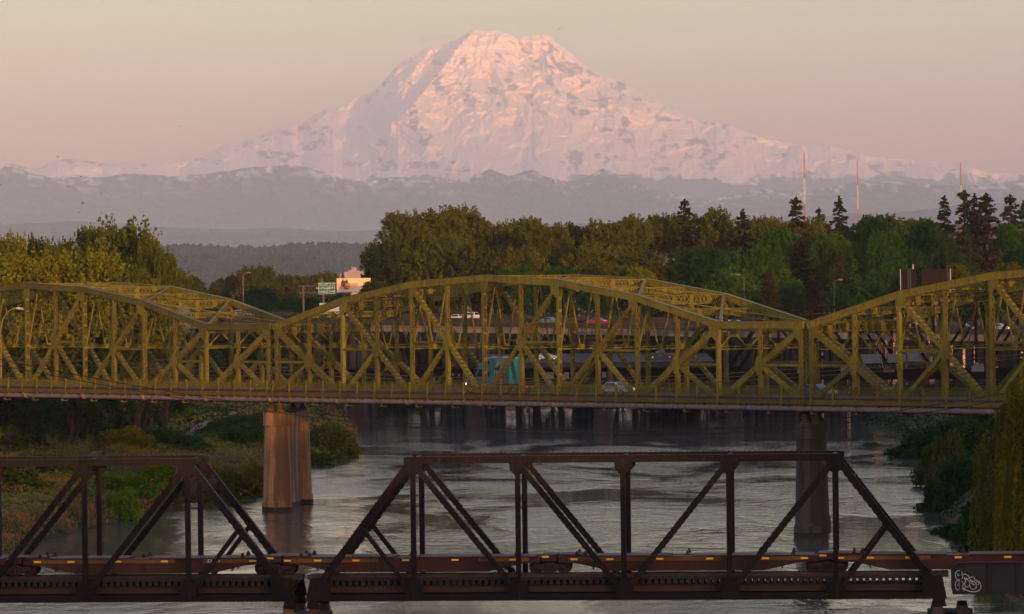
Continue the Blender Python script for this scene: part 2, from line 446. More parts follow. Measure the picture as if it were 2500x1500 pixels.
# the wooded ridge with its jagged tree line
RWP = [(-500,612),(0,610),(390,606),(480,604),(560,608),(640,612),(700,604),(800,600),(900,603),(1000,600),(1150,606),(1400,600),(1700,590),(2000,560),(2200,548),(2500,540),(3000,535)]
WD = 12000.0
ridge('wooded_hill', [(x, y + 3) for x, y in RWP], WD, 2600, (0.01, 0.017, 0.015), rough=(20, 2), seed=35, label='long wooded ridge across the valley')
def build_ridge_forest():
    rng = np.random.default_rng(5); V = []; Fc = []; n = 0
    sx, sy = np.array(RWP, float).T
    N = 15000
    px = rng.uniform(-100, 1650, N); t = rng.random(N) ** 0.8
    t[:2200] = rng.random(2200) * 0.03
    top = np.interp(px, sx, sy) + 3
    py = top * (1 - t) + 712 * t
    D = WD - 2600 * t - 60
    # the hill surface carries noise: trees stand a little proud of it
    u = (px - 1250) / F; v = (HZ - py) / F
    X = D * (CR * u + SR * v); Z = CAMZ + D * (-SR * u + CR * v) 
    h = rng.uniform(10, 18, N) * np.where(rng.random(N) < .25, 1.35, 1); r = h * rng.uniform(.2, .42, N)
    con = rng.random(N) < 0.55; rr = np.where(con, r * 0.8, r * 1.3)
    K = 6; a = np.arange(K) * 2 * np.pi / K
    lev = [(0.0, 0.75, 0.8), (0.35, 1.0, 1.0), (0.7, 0.45, 0.85)]
    rings = []
    for (zz, rc, rd) in lev:
        rad = rr * np.where(con, rc, rd)
        rings.append(np.stack([X[:, None] + rad[:, None] * np.cos(a), D[:, None] - 150 + rad[:, None] * np.sin(a), (Z + h * zz - 5)[:, None] + 0 * a], -1))
    tip = np.stack([X, D - 150, Z + h - 5], -1)[:, None, :]
    allp = np.concatenate(rings + [tip], 1)      # N, 3K+1, 3
    f = []
    for L in range(2):
        for k in range(K):
            p, q = L * K + k, L * K + (k + 1) % K
            f += [(p, q, q + K), (p, q + K, p + K)]
    for k in range(K): f.append((2 * K + k, 2 * K + (k + 1) % K, 3 * K))
    f = np.array(f); m = 3 * K + 1
    Fc = (f[None] + (np.arange(N) * m)[:, None, None]).reshape(-1, 3)
    t_ = NT('ridge_forest_leaves'); c = t_.ramp(t_.noise(t_.coord(), 0.012, 4, 0.7), [(0.3, (0.006, 0.012, 0.012)), (0.55, (0.014, 0.024, 0.016)), (0.75, (0.03, 0.04, 0.016))])
    t_.set(Base_Color=c, Roughness=1.0); t_.b.inputs['Specular IOR Level'].default_value = 0.0
    o = mesh_np('ridge_forest', allp.reshape(-1, 3), Fc, t_.m)
    tag(o, 'far-off forest covering the wooded ridge with a jagged tree line', 'forest', kind='stuff')
build_ridge_forest()

# small cap of cloud on the left shoulder of the summit
def build_cloud():
    c = at(1075, 98, 66500); w = 46 * 6.7
    V = []; Fc = []; n = 0
    rng = np.random.default_rng(3)
    mb = MB()
    for i in range(34):
        s = rng.random(); px = 1020 + s * 110; py = 101 - 9 * math.sin(s * 2.2) + rng.normal() * 1.6
        cc = at(px, py, 78500 + rng.uniform(-300, 300)); rx = (16 + 14 * math.sin(s * 3.1)) * 8 * rng.uniform(.5, 1); rz = rng.uniform(2.5, 6) * 8
        ringn, segs = 5, 10
        vs = []; 
        for a in range(ringn + 1):
            th = math.pi * a / ringn
            for b in range(segs):
                ph = 2 * math.pi * b / segs
                vs.append((cc.x + rx * math.sin(th) * math.cos(ph), cc.y + rx * math.sin(th) * math.sin(ph), cc.z + rz * math.cos(th)))
        fs = [(a * segs + b, a * segs + (b + 1) % segs, (a + 1) * segs + (b + 1) % segs, (a + 1) * segs + b) for a in range(ringn) for b in range(segs)]
        mb.add(vs, fs)
    t_ = NT('cloud_vapour'); t_.n.remove(t_.b)
    pv = t_.new('ShaderNodeVolumePrincipled'); pv.inputs['Density'].default_value = 0.0016; pv.inputs['Color'].default_value = (1, .97, .96, 1)
    t_.link(pv.outputs[0], t_.out.inputs['Volume'])
    o = mb.build('cloud', t_.m); tag(o, 'thin lens of cloud on the left shoulder of the snowy summit', 'cloud', kind='stuff')
build_cloud()
# ------------------------------------------------------------------ the ground as one sheet, river bed cut into it
LB = [(-400,-95),(100,-72),(250,-62),(330,-56),(412,-51.0),(436,-48),(470,-43),(520,-38.5),(564,-36),(619,-31.5),(660,-29),(700,-27.5),(740,-29),(787,-31.5),(850,-36),(920,-30),(980,10),(1030,60),(1090,62)]
RB = [(-400,15),(100,30),(250,38),(330,40.5),(388,44.5),(405,47),(440,47.5),(454,48),(470,49.5),(500,53),(526,55),(580,61),(648,66.5),(705,67.5),(751,66),(800,68),(860,78),(920,100),(980,130),(1090,135)]
LBY, LBX = np.array(LB, float).T; RBY, RBX = np.array(RB, float).T
def ground_z(x, y):
    x = np.asarray(x, float); y = np.asarray(y, float)
    w = (fbm(x / 7.0 + 50, y / 9.0, 101, 3) - 0.5) * 3.0
    l = np.interp(y, LBY, LBX) + w; r = np.interp(y, RBY, RBX) + w * 0.8
    inside = (y < 1060) & (y > -380)
    dl = l - x; dr = x - r                      # >0 on land
    d = np.where(inside, np.maximum(dl, dr), 40.0)
    left = dl > dr
    n = fbm(x / 26.0, y / 34.0, 111, 4) - 0.5; n2 = fbm(x / 6.0, y / 6.0, 121, 3) - 0.5
    hl = 3.6 * (1 - np.exp(-np.clip(d, 0, 400) / 5.0)) + n * 2.4 * np.clip(d / 15, 0, 1) + n2 * 0.7 * np.clip(d / 5, 0, 1)
    hr = 6.2 * (1 - np.exp(-np.clip(d, 0, 400) / 8.0)) + n * 1.6 * np.clip(d / 15, 0, 1) + n2 * 0.7 * np.clip(d / 5, 0, 1)
    h = np.where(left, hl, hr)
    # wooded slope behind the motorway on the right
    h = h + 13.0 * np.clip((y - 900) / 160.0, 0, 1) * np.clip((x - 40) / 60.0, 0, 1) * np.clip((2600 - y) / 900.0, 0, 1)
    h = np.where(d < 0, np.maximum(d * 0.5, -2.5), h)
    # unseen bank and bluff, added behind the viewer to shade the near river
    bl = 30.4 * np.clip((30 - y) / 70.0, 0, 1) * np.clip((y + 700) / 200, 0, 1)
    br = np.clip((x - 216) / 22.0, 0, 1) * 12.5 * np.clip((30 - y) / 70.0, 0, 1) * np.clip((y + 700) / 200, 0, 1)
    br = br + np.clip((x - 335) / 40.0, 0, 1) * 21.0 * np.clip((30 - y) / 70.0, 0, 1) * np.clip((y + 700) / 200, 0, 1)  # higher unseen step, added only to shade the ground beyond the yellow bridge
    behind = y < 30
    h = np.where(behind, np.maximum(h, 0) * np.clip((y + 60) / 90, 0, 1) + np.maximum(bl + br + np.where(y < -35, n * .6, 0), np.where(y>-39, h*0, -5)), h)
    h = np.where(np.hypot(x, y) > 3500, 4.0, h)
    return h
PATHP = [ground_at(x, y, 3.2) for x, y in ((700, 985), (640, 998), (585, 1018), (520, 1046), (450, 1066), (380, 1078), (310, 1092), (235, 1118), (150, 1150), (40, 1172), (-60, 1190))]
def path_dist(x, y):
    best = np.full(np.shape(x), 1e9)
    for a, b in zip(PATHP[:-1], PATHP[1:]):
        dx, dy = b.x - a.x, b.y - a.y; L2 = dx * dx + dy * dy; t = np.clip(((x - a.x) * dx + (y - a.y) * dy) / L2, 0, 1)
        best = np.minimum(best, np.hypot(x - a.x - t * dx, (y - a.y - t * dy)))
    return best
def build_ground():
    xs = np.concatenate([-np.geomspace(160, 45000, 22)[::-1], np.arange(-150, 150, 1.3), np.arange(150, 330, 6.0), np.array([340, 355, 375, 400, 440, 500, 600, 750, 950]), np.geomspace(1200, 45000, 16)])
    ys = np.concatenate([-np.geomspace(3000, 400, 6)[:0], np.array([-20000, -6000, -2000, -900, -700, -500, -300, -200, -120, -80, -60, -50, -44, -40, -36, -30, -20, -10, 0, 15, 30, 60, 100, 150, 200, 240]),
                         np.arange(255, 700, 1.5), np.arange(700, 1100, 4.0), np.geomspace(1110, 72000, 40)])
    Xg, Yg = np.meshgrid(xs, ys)
    Z = ground_z(Xg, Yg)
    ny, nx = Xg.shape; ii = np.arange(nx * ny).reshape(ny, nx)
    Fq = np.stack([ii[:-1, :-1], ii[:-1, 1:], ii[1:, 1:], ii[1:, :-1]], -1).reshape(-1, 4)
    t = NT('ground_grass_and_soil'); v = t.coord()
    a = t.noise(v, 0.06, 4, 0.6); b = t.noise(v, 0.5, 5, 0.7)
    g = t.ramp(b, [(0.3, (0.012, 0.022, 0.008)), (0.6, (0.045, 0.06, 0.018)), (0.8, (0.09, 0.08, 0.03))])
    s = t.ramp(b, [(0.3, (0.05, 0.03, 0.015)), (0.7, (0.14, 0.085, 0.045))])
    c = t.mix(t.ramp(a, [(0.50, (0, 0, 0)), (0.58, (1, 1, 1))]), g, s)
    t.set(Base_Color=c, Roughness=0.95); t.b.inputs['Specular IOR Level'].default_value = 0.1
    t.bump(b, 0.8, 0.4)
    o = mesh_np('ground', np.stack([Xg, Yg, Z], -1).reshape(-1, 3), Fq, t.m, smooth=True)
    tag(o, 'grassy river banks and valley floor', kind='structure')
build_ground()
def build_path():
    P = [];
    for a, b in zip(PATHP[:-1], PATHP[1:]):
        n = max(2, int((b - a).length / 1.5))
        for i in range(n): P.append(a + (b - a) * (i / n))
    V = []
    for i, p in enumerate(P):
        d = (P[min(i + 1, len(P) - 1)] - P[max(i - 1, 0)]).normalized(); s = Vector((-d.y, d.x, 0)); w = .85 + .2 * math.sin(i * .4)
        for k in (-1, 0, 1):
            q = p + s * (k * w); V.append((q.x, q.y, float(ground_z(q.x, q.y)) + .10))
    F = [(i * 3 + k, i * 3 + k + 1, (i + 1) * 3 + k + 1, (i + 1) * 3 + k) for i in range(len(P) - 1) for k in (0, 1)]
    o = mesh_np('footpath', V, F, simple('trodden_soil', (.17, .12, .085), .95), smooth=True); tag(o, 'trodden footpath along the left bank', kind='structure')
build_path()

def build_water():
    t = NT('river_water'); v = t.coord()
    mb = MB()
    mb.add([(-160, -380, 0), (200, -380, 0), (200, 1075, 0), (-160, 1075, 0)], [(0, 1, 2, 3)])
    # wind ripples, current streaks, calmer patches
    vs = t.coord(scale=(0.8, 1.0, 1.0))
    n1 = t.noise(vs, 1.3, 4, 0.62, 0.4)
    n2 = t.noise(vs, 0.30, 4, 0.6, 0.6)
    n3 = t.noise(t.coord(scale=(1.0, 0.45, 1)), 0.040, 5, 0.62, 1.2)
    patch = t.ramp(n3, [(0.40, (0.12,) * 3), (0.50, (0.55,) * 3), (0.60, (1.15,) * 3)])
    h = t.math('ADD', t.math('MULTIPLY', n1, 0.55), t.math('MULTIPLY', n2, 1.3))
    h = t.math('MULTIPLY', h, patch)
    sy = t.new('ShaderNodeSeparateXYZ'); t.link(t.coord(), sy.inputs[0])          # sheltered, calmer reach under the far bridges
    calm = t.new('ShaderNodeMapRange'); calm.inputs['From Min'].default_value = 660; calm.inputs['From Max'].default_value = 800; calm.inputs['To Min'].default_value = 1.0; calm.inputs['To Max'].default_value = 0.3
    t.link(sy.outputs['Y'], calm.inputs['Value']); h = t.math('MULTIPLY', h, calm.outputs[0])
    t.set(Base_Color=(0.10, 0.092, 0.075), Roughness=0.06)
    t.b.inputs['IOR'].default_value = 2.1
    t.b.inputs['Specular IOR Level'].default_value = 0.5
    bp = t.bump(h, 1.0, WAVE)
    o = mb.build('river', t.m); tag(o, 'rippled river reflecting the evening sky', kind='structure')
WAVE = 0.13
build_water()
# ------------------------------------------------------------------ yellow highway truss bridge
YM = steel('yellow_bridge_paint', (0.165, 0.142, 0.010), (0.07, 0.030, 0.010), 0.85)
YM2 = steel('yellow_paint_rusty', (0.14, 0.09, 0.012), (0.08, 0.03, 0.012), 1.0)
CONC = None
BX0, BY0 = -28.05, 478.0
PV = np.array([8.29771436, -8.86718822]); PAN = float(np.hypot(*PV)); DV = PV / PAN; NV = np.array([-DV[1], DV[0]])
BW = 13.75; BRZ = math.atan2(DV[1], DV[0]); GAP = 0.0881 * PAN; ZB = 12.0
TOPZ = [22.17, 25.15, 26.92, 27.56, 26.92, 25.15, 22.20, 22.17]
NSIDE = (0, 1, 0)
def member(mb, p0, p1, wa, wb, style, pitch=0.55):
    """two side plates (front and back faces) joined by lacing or battens on the other faces"""
    p0 = Vector(p0); p1 = Vector(p1); d = (p1 - p0); L = d.length; d /= L
    ny = Vector((0, 1, 0)); t = d.cross(ny).normalized()
    if style == 'solid':
        mb.beam(p0, p1, wb, wa, ny); return
    for s in (-1, 1):
        mb.beam(p0 + ny * s * (wb / 2 - .03), p1 + ny * s * (wb / 2 - .03), 0.06, wa, ny)
    n = max(2, int(L / pitch))
    if style == 'lace':
        for e in (-1, 1):
            for k in range(n):
                a = p0 + d * (L * k / n) + t * (e * wa * .42); b = p0 + d * (L * (k + 1) / n) + t * (e * wa * .42)
                s = 1 if k % 2 else -1
                mb.beam(a + ny * s * (wb / 2 - .05), b - ny * s * (wb / 2 - .05), 0.10, 0.03, d.cross(t) * 0 + t.cross(d) if False else None)
    elif style == 'batten':
        m = max(2, int(L / 1.35))
        for e in (-1, 1):
            for k in range(m + 1):
                q = p0 + d * (L * k / m) + t * (e * wa * .42)
                mb.beam(q - d * .16, q + d * .16, wb - .1, 0.04, ny)
    elif style == 'dash':
        m = max(2, int(L / 0.62))
        for e in (-1, 1):
            for k in range(m):
                q = p0 + d * (L * (k + .5) / m) + t * (e * wa * .42)
                mb.beam(q - d * .20, q + d * .20, wb - .1, 0.04, ny)
def xlat(mb, p0, p1, depth, n, th=0.04, bw=0.12, flange=0.11):
    """flat lattice girder: p0-p1 is the top flange, 'depth' hangs below it"""
    p0 = Vector(p0); p1 = Vector(p1); dn = Vector((0, 0, -depth)); d = p1 - p0
    mb.beam(p0, p1, flange, 0.16); mb.beam(p0 + dn, p1 + dn, flange, 0.16)
    for k in range(n):
        a = p0 + d * (k / n); b = p0 + d * ((k + 1) / n)
        side = d.normalized().cross(Vector((0, 0, 1)))
        mb.beam(a, b + dn, th, bw, side); mb.beam(a + dn, b, th, bw, side)

def L_(a, b, z): return Vector((a, b, z - ZB))

def build_span():
    root = empty('truss_span', (BX0, BY0, ZB), BRZ)
    BOT = 13.65
    for b0, off in ((0.0, 0), (BW, -1)):
        hz = TOPZ if off == 0 else TOPZ[::-1]
        A = [(k + off) * PAN for k in range(8)]
        # top chord
        mb = MB()
        for k in range(7):
            p, q = L_(A[k], b0, hz[k] - .38), L_(A[k + 1], b0, hz[k + 1] - .38)
            ek = (q - p).normalized()
            mb.beam(p - (ek * .3 if k == 0 else ek * .06), q + (ek * .3 if k == 6 else ek * .06), 0.62 - .004 * (k % 2), 0.72 - .006 * (k % 2), (0, 1, 0))
            # cover plate edge and lacing stubs under the chord
            up = Vector((0, 0, 1)); nn = int((q - p).length / .6)
            mb.beam(p + up * .375, q + up * .375, .74, .03, (0, 1, 0))
            for j in range(nn):
                s = p + (q - p) * ((j + .5) / nn) - up * .38
                mb.beam(s - ek * .12, s + ek * .12, .5, .05, (0, 1, 0))
        mb.build('top_chord', YM, root)
        mb = MB(); mb.beam(L_(A[0] - .2, b0, BOT), L_(A[7] + .2, b0, BOT), .5, .62, (0, 1, 0)); mb.build('bottom_chord', YM, root)
        rising = [k < 3 for k in range(7)] if off == 0 else [k < 4 for k in range(7)]
        for k in range(8):
            st = 'lace'
            if (off == 0 and k in (3, 4)) or (off and k in (3, 4)): st = 'batten'
            if (off == 0 and k in (1, 6)) or (off and k in (1, 6)): st = 'solid'
            inset = .22 if k == 0 else (-.22 if k == 7 else 0)
            mb = MB(); wa = .36 if k not in (0, 7) else .52
            member(mb, L_(A[k] + inset, b0, BOT), L_(A[k] + inset, b0, hz[k] - .7), wa, .46, st if k not in (0, 7) else 'lace', .5)
            # gusset plate
            g = 1 if (k < 3) == (off == 0) or k < 3 else -1
            if k in (0, 7): sg = 1 if k == 0 else -1
            else: sg = 1 if k <= 3 else -1
            zt = hz[k] - .3
            poly = [(A[k] - .35 * sg + inset, zt), (A[k] + 1.15 * sg + inset, zt), (A[k] + .95 * sg + inset, zt - 1.15), (A[k] + .2 * sg + inset, zt - 1.75), (A[k] - .2 * sg + inset, zt - 1.75)]
            for s in (-1, 1):
                mb.prism([(x, z - ZB) for x, z in poly], 1, b0 + s * .26 - .015, b0 + s * .26 + .015)
            mb.build('vertical_post', YM, root)
        for k in range(7):
            am = (A[k] + A[k + 1]) / 2; zt = (hz[k] + hz[k + 1]) / 2 - .7
            if rising[k]:
                p, q = L_(A[k] + .2, b0, hz[k] - .8), L_(A[k + 1] - .2, b0, BOT + .2); lo = A[k]
            else:
                p, q = L_(A[k + 1] - .2, b0, hz[k + 1] - .8), L_(A[k] + .2, b0, BOT + .2); lo = A[k + 1]
            mid = (p + q) / 2
            big = k in (0, 6, 5)
            mb = MB(); member(mb, p, q, .62 if big else .44, .50, 'dash'); mb.build('diagonal', YM, root)
            mb = MB(); member(mb, mid, L_(lo, b0, BOT + .2), .42, .42, 'dash'); mb.build('sub_diagonal', YM, root)
            mb = MB(); member(mb, L_(am, b0, BOT), mid, .42, .44, 'solid')
            member(mb, mid, L_(am, b0, zt), .34, .40, 'lace', .5)
            h = .62
            for s in (-1, 1):
                mb.prism([(am - h, mid.z), (am - .3, mid.z + .95), (am + .3, mid.z + .95), (am + h, mid.z), (am + .3, mid.z - 1.0), (am - .3, mid.z - 1.0)], 1, b0 + s * .28 - .015, b0 + s * .28 + .015)
            mb.build('sub_post', YM, root)
            mb = MB(); member(mb, Vector((am, b0, mid.z)), Vector((lo, b0, mid.z)), .22, .36, 'lace', .6); mb.build('strut', YM, root)
    # cross frames where the two trusses face each other
    for k in range(7):
        a = k * PAN; zt = TOPZ[k] - .12; mb = MB()
        zl = 19.25
        dep = 0.95
        for s in (-.16, .16):
            xlat(mb, L_(a + s, .25, zt), L_(a + s, BW - .25, zt), dep, 22)
        for j in range(1, 5):
            c = BW * j / 5.0; mb.box(a - .2, a + .2, c - .32, c + .32, zt - ZB - dep - .35 * (j % 2), zt - ZB + .02)
        mb.beam(L_(a, .2, zl), L_(a, BW - .2, zl), .30, .14, (1, 0, 0)); mb.beam(L_(a, .2, zl + .28), L_(a, BW - .2, zl + .28), .26, .05, (1, 0, 0))
        nseg = 4 if zt > 23 else 3
        xs = [BW * i / nseg for i in range(nseg + 1)]
        for i in range(nseg):
            c = (xs[i] + xs[i + 1]) / 2
            mb.beam(L_(a, xs[i] + .2, zl + .1), L_(a, c, zt - dep), .12, .17, (1, 0, 0)); mb.beam(L_(a, xs[i + 1] - .2, zl + .1), L_(a, c, zt - dep), .12, .17, (1, 0, 0))
        for xg in xs[1:-1]: mb.box(a - .17, a + .17, xg - .35, xg + .35, zl - ZB - .1, zl - ZB + .5)
        mb.build('cross_frame', YM, root)
    # lighter top struts at the half panels, and the lateral cross bracing in the roof plane
    for k in range(6):
        a = (k + .5) * PAN; zt = (TOPZ[k] + TOPZ[k + 1]) / 2 - .15; mb = MB()
        xlat(mb, L_(a, .25, zt), L_(a, BW - .25, zt), .62, 26)
        for j in (1, 2, 3): mb.box(a - .1, a + .1, BW * j / 4 - .35, BW * j / 4 + .35, zt - ZB - .62, zt - ZB + .02)
        mb.build('top_strut', YM, root)
    for k in range(6):
        mb = MB()
        for (a0, z0, b0), (a1, z1, b1) in ((( k * PAN, TOPZ[k], .3), ((k + 1) * PAN, TOPZ[k + 1], BW - .3)), ((k * PAN, TOPZ[k], BW - .3), ((k + 1) * PAN, TOPZ[k + 1], .3))):
            p, q = L_(a0, b0, z0 - .16), L_(a1, b1, z1 - .16)
            mb.beam(p, q, .30, .06, (0, 1, 0)); n = 24
            p2, q2 = p - Vector((0, 0, .5)), q - Vector((0, 0, .5)); mb.beam(p2, q2, .2, .06, (0, 1, 0))
            for j in range(n):
                a_ = p + (q - p) * (j / n); b_ = p2 + (q2 - p2) * ((j + 1) / n); c_ = p2 + (q2 - p2) * (j / n); d_ = p + (q - p) * ((j + 1) / n)
                mb.beam(a_, b_, .03, .07); mb.beam(c_, d_, .03, .07)
        mb.build('lateral_brace', YM, root)
    # skew end frames over the piers
    for kk, (an, zf) in enumerate(((0.0, TOPZ[0]), (7 * PAN, TOPZ[7]))):
        mb = MB(); xlat(mb, L_(an, .3, zf - .2), L_(an - PAN, BW - .3, zf - .2), .9, 28)
        mb.build('end_portal', YM, root)
    # floor
    a0, a1 = -PAN - .2, 7 * PAN + .2
    mb = MB()
    def skewslab(b_lo, b_hi, z_lo, z_hi):
        s = lambda b: -PAN * b / BW
        v = [(s(b_lo) - .5, b_lo, z_lo), (7 * PAN + s(b_lo) + .5, b_lo, z_lo), (7 * PAN + s(b_hi) + .5, b_hi, z_lo), (s(b_hi) - .5, b_hi, z_lo)]
        v = [Vector((x, y, z - ZB)) for x, y, z in v]; up = Vector((0, 0, z_hi - z_lo))
        return v + [p + up for p in v], [(0,3,2,1),(4,5,6,7),(0,1,5,4),(1,2,6,5),(2,3,7,6),(3,0,4,7)]
    mb.add(*skewslab(.55, BW - .55, 13.95, 14.15)); mb.build('road_deck', ASPH, root)
    for s in (0, 1):
        mb = MB(); b_lo, b_hi = (-2.42, -.4) if s == 0 else (BW + .4, BW + 2.42)
        mb.add(*skewslab(b_lo, b_hi, 14.16, 14.32)); mb.build('footway', WALKM, root)
        mb = MB(); bb = -2.38 if s == 0 else BW + 2.38
        sh = -PAN * bb / BW
        mb.box(sh - .5, 7 * PAN + sh + .5, bb - .06, bb + .06, 13.72 - ZB, 14.14 - ZB)
        mb.box(sh - .5, 7 * PAN + sh + .5, bb - .18, bb + .18, 13.66 - ZB, 13.715 - ZB)
        mb.build('edge_beam', YM2, root)
        # railing: posts, rails and diamond lattice
        rl = MB(); n = 28
        bp = bb + (.02 if s == 0 else -.02)
        x0 = sh; step = 7 * PAN / n
        for z in (15.44, 15.22): rl.box(x0 - .3, x0 + 7 * PAN + .3, bp - .05, bp + .05, z - ZB, z + .055 - ZB)
        rl.box(x0 - .3, x0 + 7 * PAN + .3, bp - .04, bp + .04, 14.46 - ZB, 14.52 - ZB)
        for k in range(n):
            xa, xb = x0 + k * step + .1, x0 + (k + 1) * step - .1; m = 12
            if True:
                for j in range(m):
                    u0, u1 = xa + (xb - xa) * j / m, xa + (xb - xa) * (j + 1) / m
                    rl.beam((u0, bp, 14.50 - ZB), (u1, bp, 15.22 - ZB), .03, .045, (0, 1, 0)); rl.beam((u1, bp + .03, 14.50 - ZB), (u0, bp + .03, 15.22 - ZB), .03, .045, (0, 1, 0))
        ro = rl.build('railing', YM, root)
        for k in range(n + 1):
            pm = MB(); xx = x0 + k * step
            pm.box(xx - .085, xx + .085, bp - .1, bp + .1, 13.75 - ZB, 15.52 - ZB)
            pm.prism([(xx - .085, 13.71 - ZB), (xx + .085, 13.71 - ZB), (xx + .085, 13.45 - ZB), (xx - .085, 13.45 - ZB)], 1, bp - .12, bp + .12)
            pm.build('railing_post', YM, ro)
    for k in range(-2, 15):
        a = k * PAN / 2
        # transverse floor beams only where both trusses carry them; brackets reach out under the footway
        mb = MB()
        b_lo = -2.3; b_hi = BW + 2.3
        if k < 0: b_lo = BW * (-k) / 2.0 - 1.0
        if k > 12: b_hi = BW * (14 - k) / 2.0 + 1.0
        if b_hi - b_lo < 1: continue
        mb.box(a - .03, a + .03, max(b_lo, .2), min(b_hi, BW - .2), 12.75 - ZB, 13.9 - ZB)
        mb.box(a - .18, a + .18, max(b_lo, .2), min(b_hi, BW - .2), 12.70 - ZB, 12.75 - ZB)
        if b_lo < 0: mb.prism([(0.0, 12.75 - ZB), (0.0, 13.70 - ZB), (-2.3, 13.70 - ZB), (-2.3, 13.45 - ZB)], 0, a - .05, a + .05); mb.beam((a, 0, 12.8 - ZB), (a, -2.3, 13.5 - ZB), .22, .05)
        if b_hi > BW: mb.prism([(BW, 12.75 - ZB), (BW, 13.70 - ZB), (BW + 2.3, 13.70 - ZB), (BW + 2.3, 13.45 - ZB)], 0, a - .05, a + .05)
        mb.build('floor_beam', YM2, root)
    mb = MB()
    for j in range(7):
        b = .9 + (BW - 1.8) * j / 6
        sh = -PAN * b / BW
        mb.box(sh, sh + 7 * PAN, b - .05, b + .05, 13.25 - ZB, 13.92 - ZB)
    mb.build('stringers', YM2, root)
    return root

ASPH = simple('asphalt', (0.022, 0.020, 0.020), 0.9, var=0.3, scale=1.2)
WALKM = simple('old_footway_concrete', (0.05, 0.03, 0.025), 0.9, var=0.3, scale=1.0)
SPAN = build_span()
tag(SPAN, 'middle span of the yellow highway truss bridge, standing between the two river piers', 'bridge', 'spans of the yellow truss bridge')
_k = kidmap()
for sgn, lab in ((-1, 'yellow truss span left of the sunlit pier, above the grassy river bank'), (1, 'yellow truss span at the right, running behind the willow from the dark pier')):
    c = copy_tree(SPAN, _k); off = (7 * PAN + GAP) * sgn
    c.location = (BX0 + DV[0] * off, BY0 + DV[1] * off, ZB)
    c['label'] = lab
def bpt(a, b, z): return Vector((BX0 + DV[0] * a + NV[0] * b, BY0 + DV[1] * a + NV[1] * b, z))

# ---- river piers of the yellow bridge
def conc(name, col, stain=(0.06, 0.04, 0.025), scale=1.0):
    t = NT(name); v = t.coord()
    a = t.noise(t.coord(scale=(.9, .9, 0.10)), 1.0 * scale, 4, 0.55); b = t.noise(v, 3.0 * scale, 5, 0.7)
    c = t.mix(t.ramp(b, [(0.35, (0, 0, 0)), (0.7, (1, 1, 1))]), tuple(x * .8 for x in col), tuple(x * 1.15 for x in col))
    c = t.mix(t.ramp(a, [(0.44, (0, 0, 0)), (0.56, (1, 1, 1))]), c, stain)
    a2 = t.noise(t.coord(scale=(3.2, 3.2, 0.12)), 1.0, 3, 0.6); c = t.mix(t.ramp(a2, [(0.58, (0, 0, 0)), (0.66, (.75, .75, .75))]), c, tuple(x * .55 for x in stain))
    # wet tide mark at the foot
    sp_ = t.new('ShaderNodeSeparateXYZ'); gc = t.new('ShaderNodeNewGeometry'); t.link(gc.outputs['Position'], sp_.inputs[0])
    hgt = t.math('ADD', sp_.outputs['Z'], t.math('MULTIPLY', b, 0.5))
    c = t.mix(t.ramp(hgt, [(0.0, (1, 1, 1)), (0.62, (1, 1, 1)), (0.70, (0, 0, 0))]), c, (0.022, 0.018, 0.010))
    t.set(Base_Color=c, Roughness=0.9); t.bump(b, 0.4, 0.05)
    return t.m
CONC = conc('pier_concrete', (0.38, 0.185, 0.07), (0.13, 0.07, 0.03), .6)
CONCD = conc('shaded_pier_concrete', (0.06, 0.050, 0.04), (0.025, 0.02, 0.017))  # left pier's concrete again, with the shade put into the colour
PAX = Vector((1.74, 18.26, 0)).normalized()
def pier(name, c0, mat, label, r=1.66, top=11.6, length=17.8, group=None):
    root = empty(name, (c0.x, c0.y, 0), math.atan2(PAX.y, PAX.x) - math.pi / 2, label, 'bridge pier', group)
    for i, y in enumerate((0, length)):
        mb = MB(); n = 28; rr = r * (0.96 if i else 1)
        levels = [(-3, rr + .16), (1.1, rr + .14), (1.12, rr), (10.0, rr * .84), (10.02, rr * .94), (top, rr * .94)]
        mb.tube([(0, y, z) for z, _ in levels], [q for _, q in levels], n)
        o = mb.build('pier_shaft', mat, root)
        mb = MB()
        for s in (-.55, .55):
            mb.prism([(s - .38, top), (s + .38, top), (s + .22, top + .95), (s - .22, top + .95)], 1, y - .45, y + .45)
            mb.box(s - .45, s + .45, y - .55, y + .55, top, top + .18)
        mb.build('bearing_shoe', YM2, root)
    mb = MB()
    mb.add([(-.55, 0, -3), (.55, 0, -3), (.55, length, -3), (-.55, length, -3), (-.42, 0, top - .7), (.42, 0, top - .7), (.42, length, top - .7), (-.42, length, top - .7)],
           [(0,3,2,1),(4,5,6,7),(0,1,5,4),(1,2,6,5),(2,3,7,6),(3,0,4,7)])
    mb.box(-.95, .95, -.3, length + .3, top - 1.5, top - .25)
    mb.build('web_wall', mat, root)
    return root
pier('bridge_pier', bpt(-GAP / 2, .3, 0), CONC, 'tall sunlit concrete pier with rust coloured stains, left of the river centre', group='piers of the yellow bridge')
pier('bridge_pier', bpt(7 * PAN + GAP / 2, .3, 0), CONCD, 'tall dark concrete pier in shade near the right river bank', group='piers of the yellow bridge')

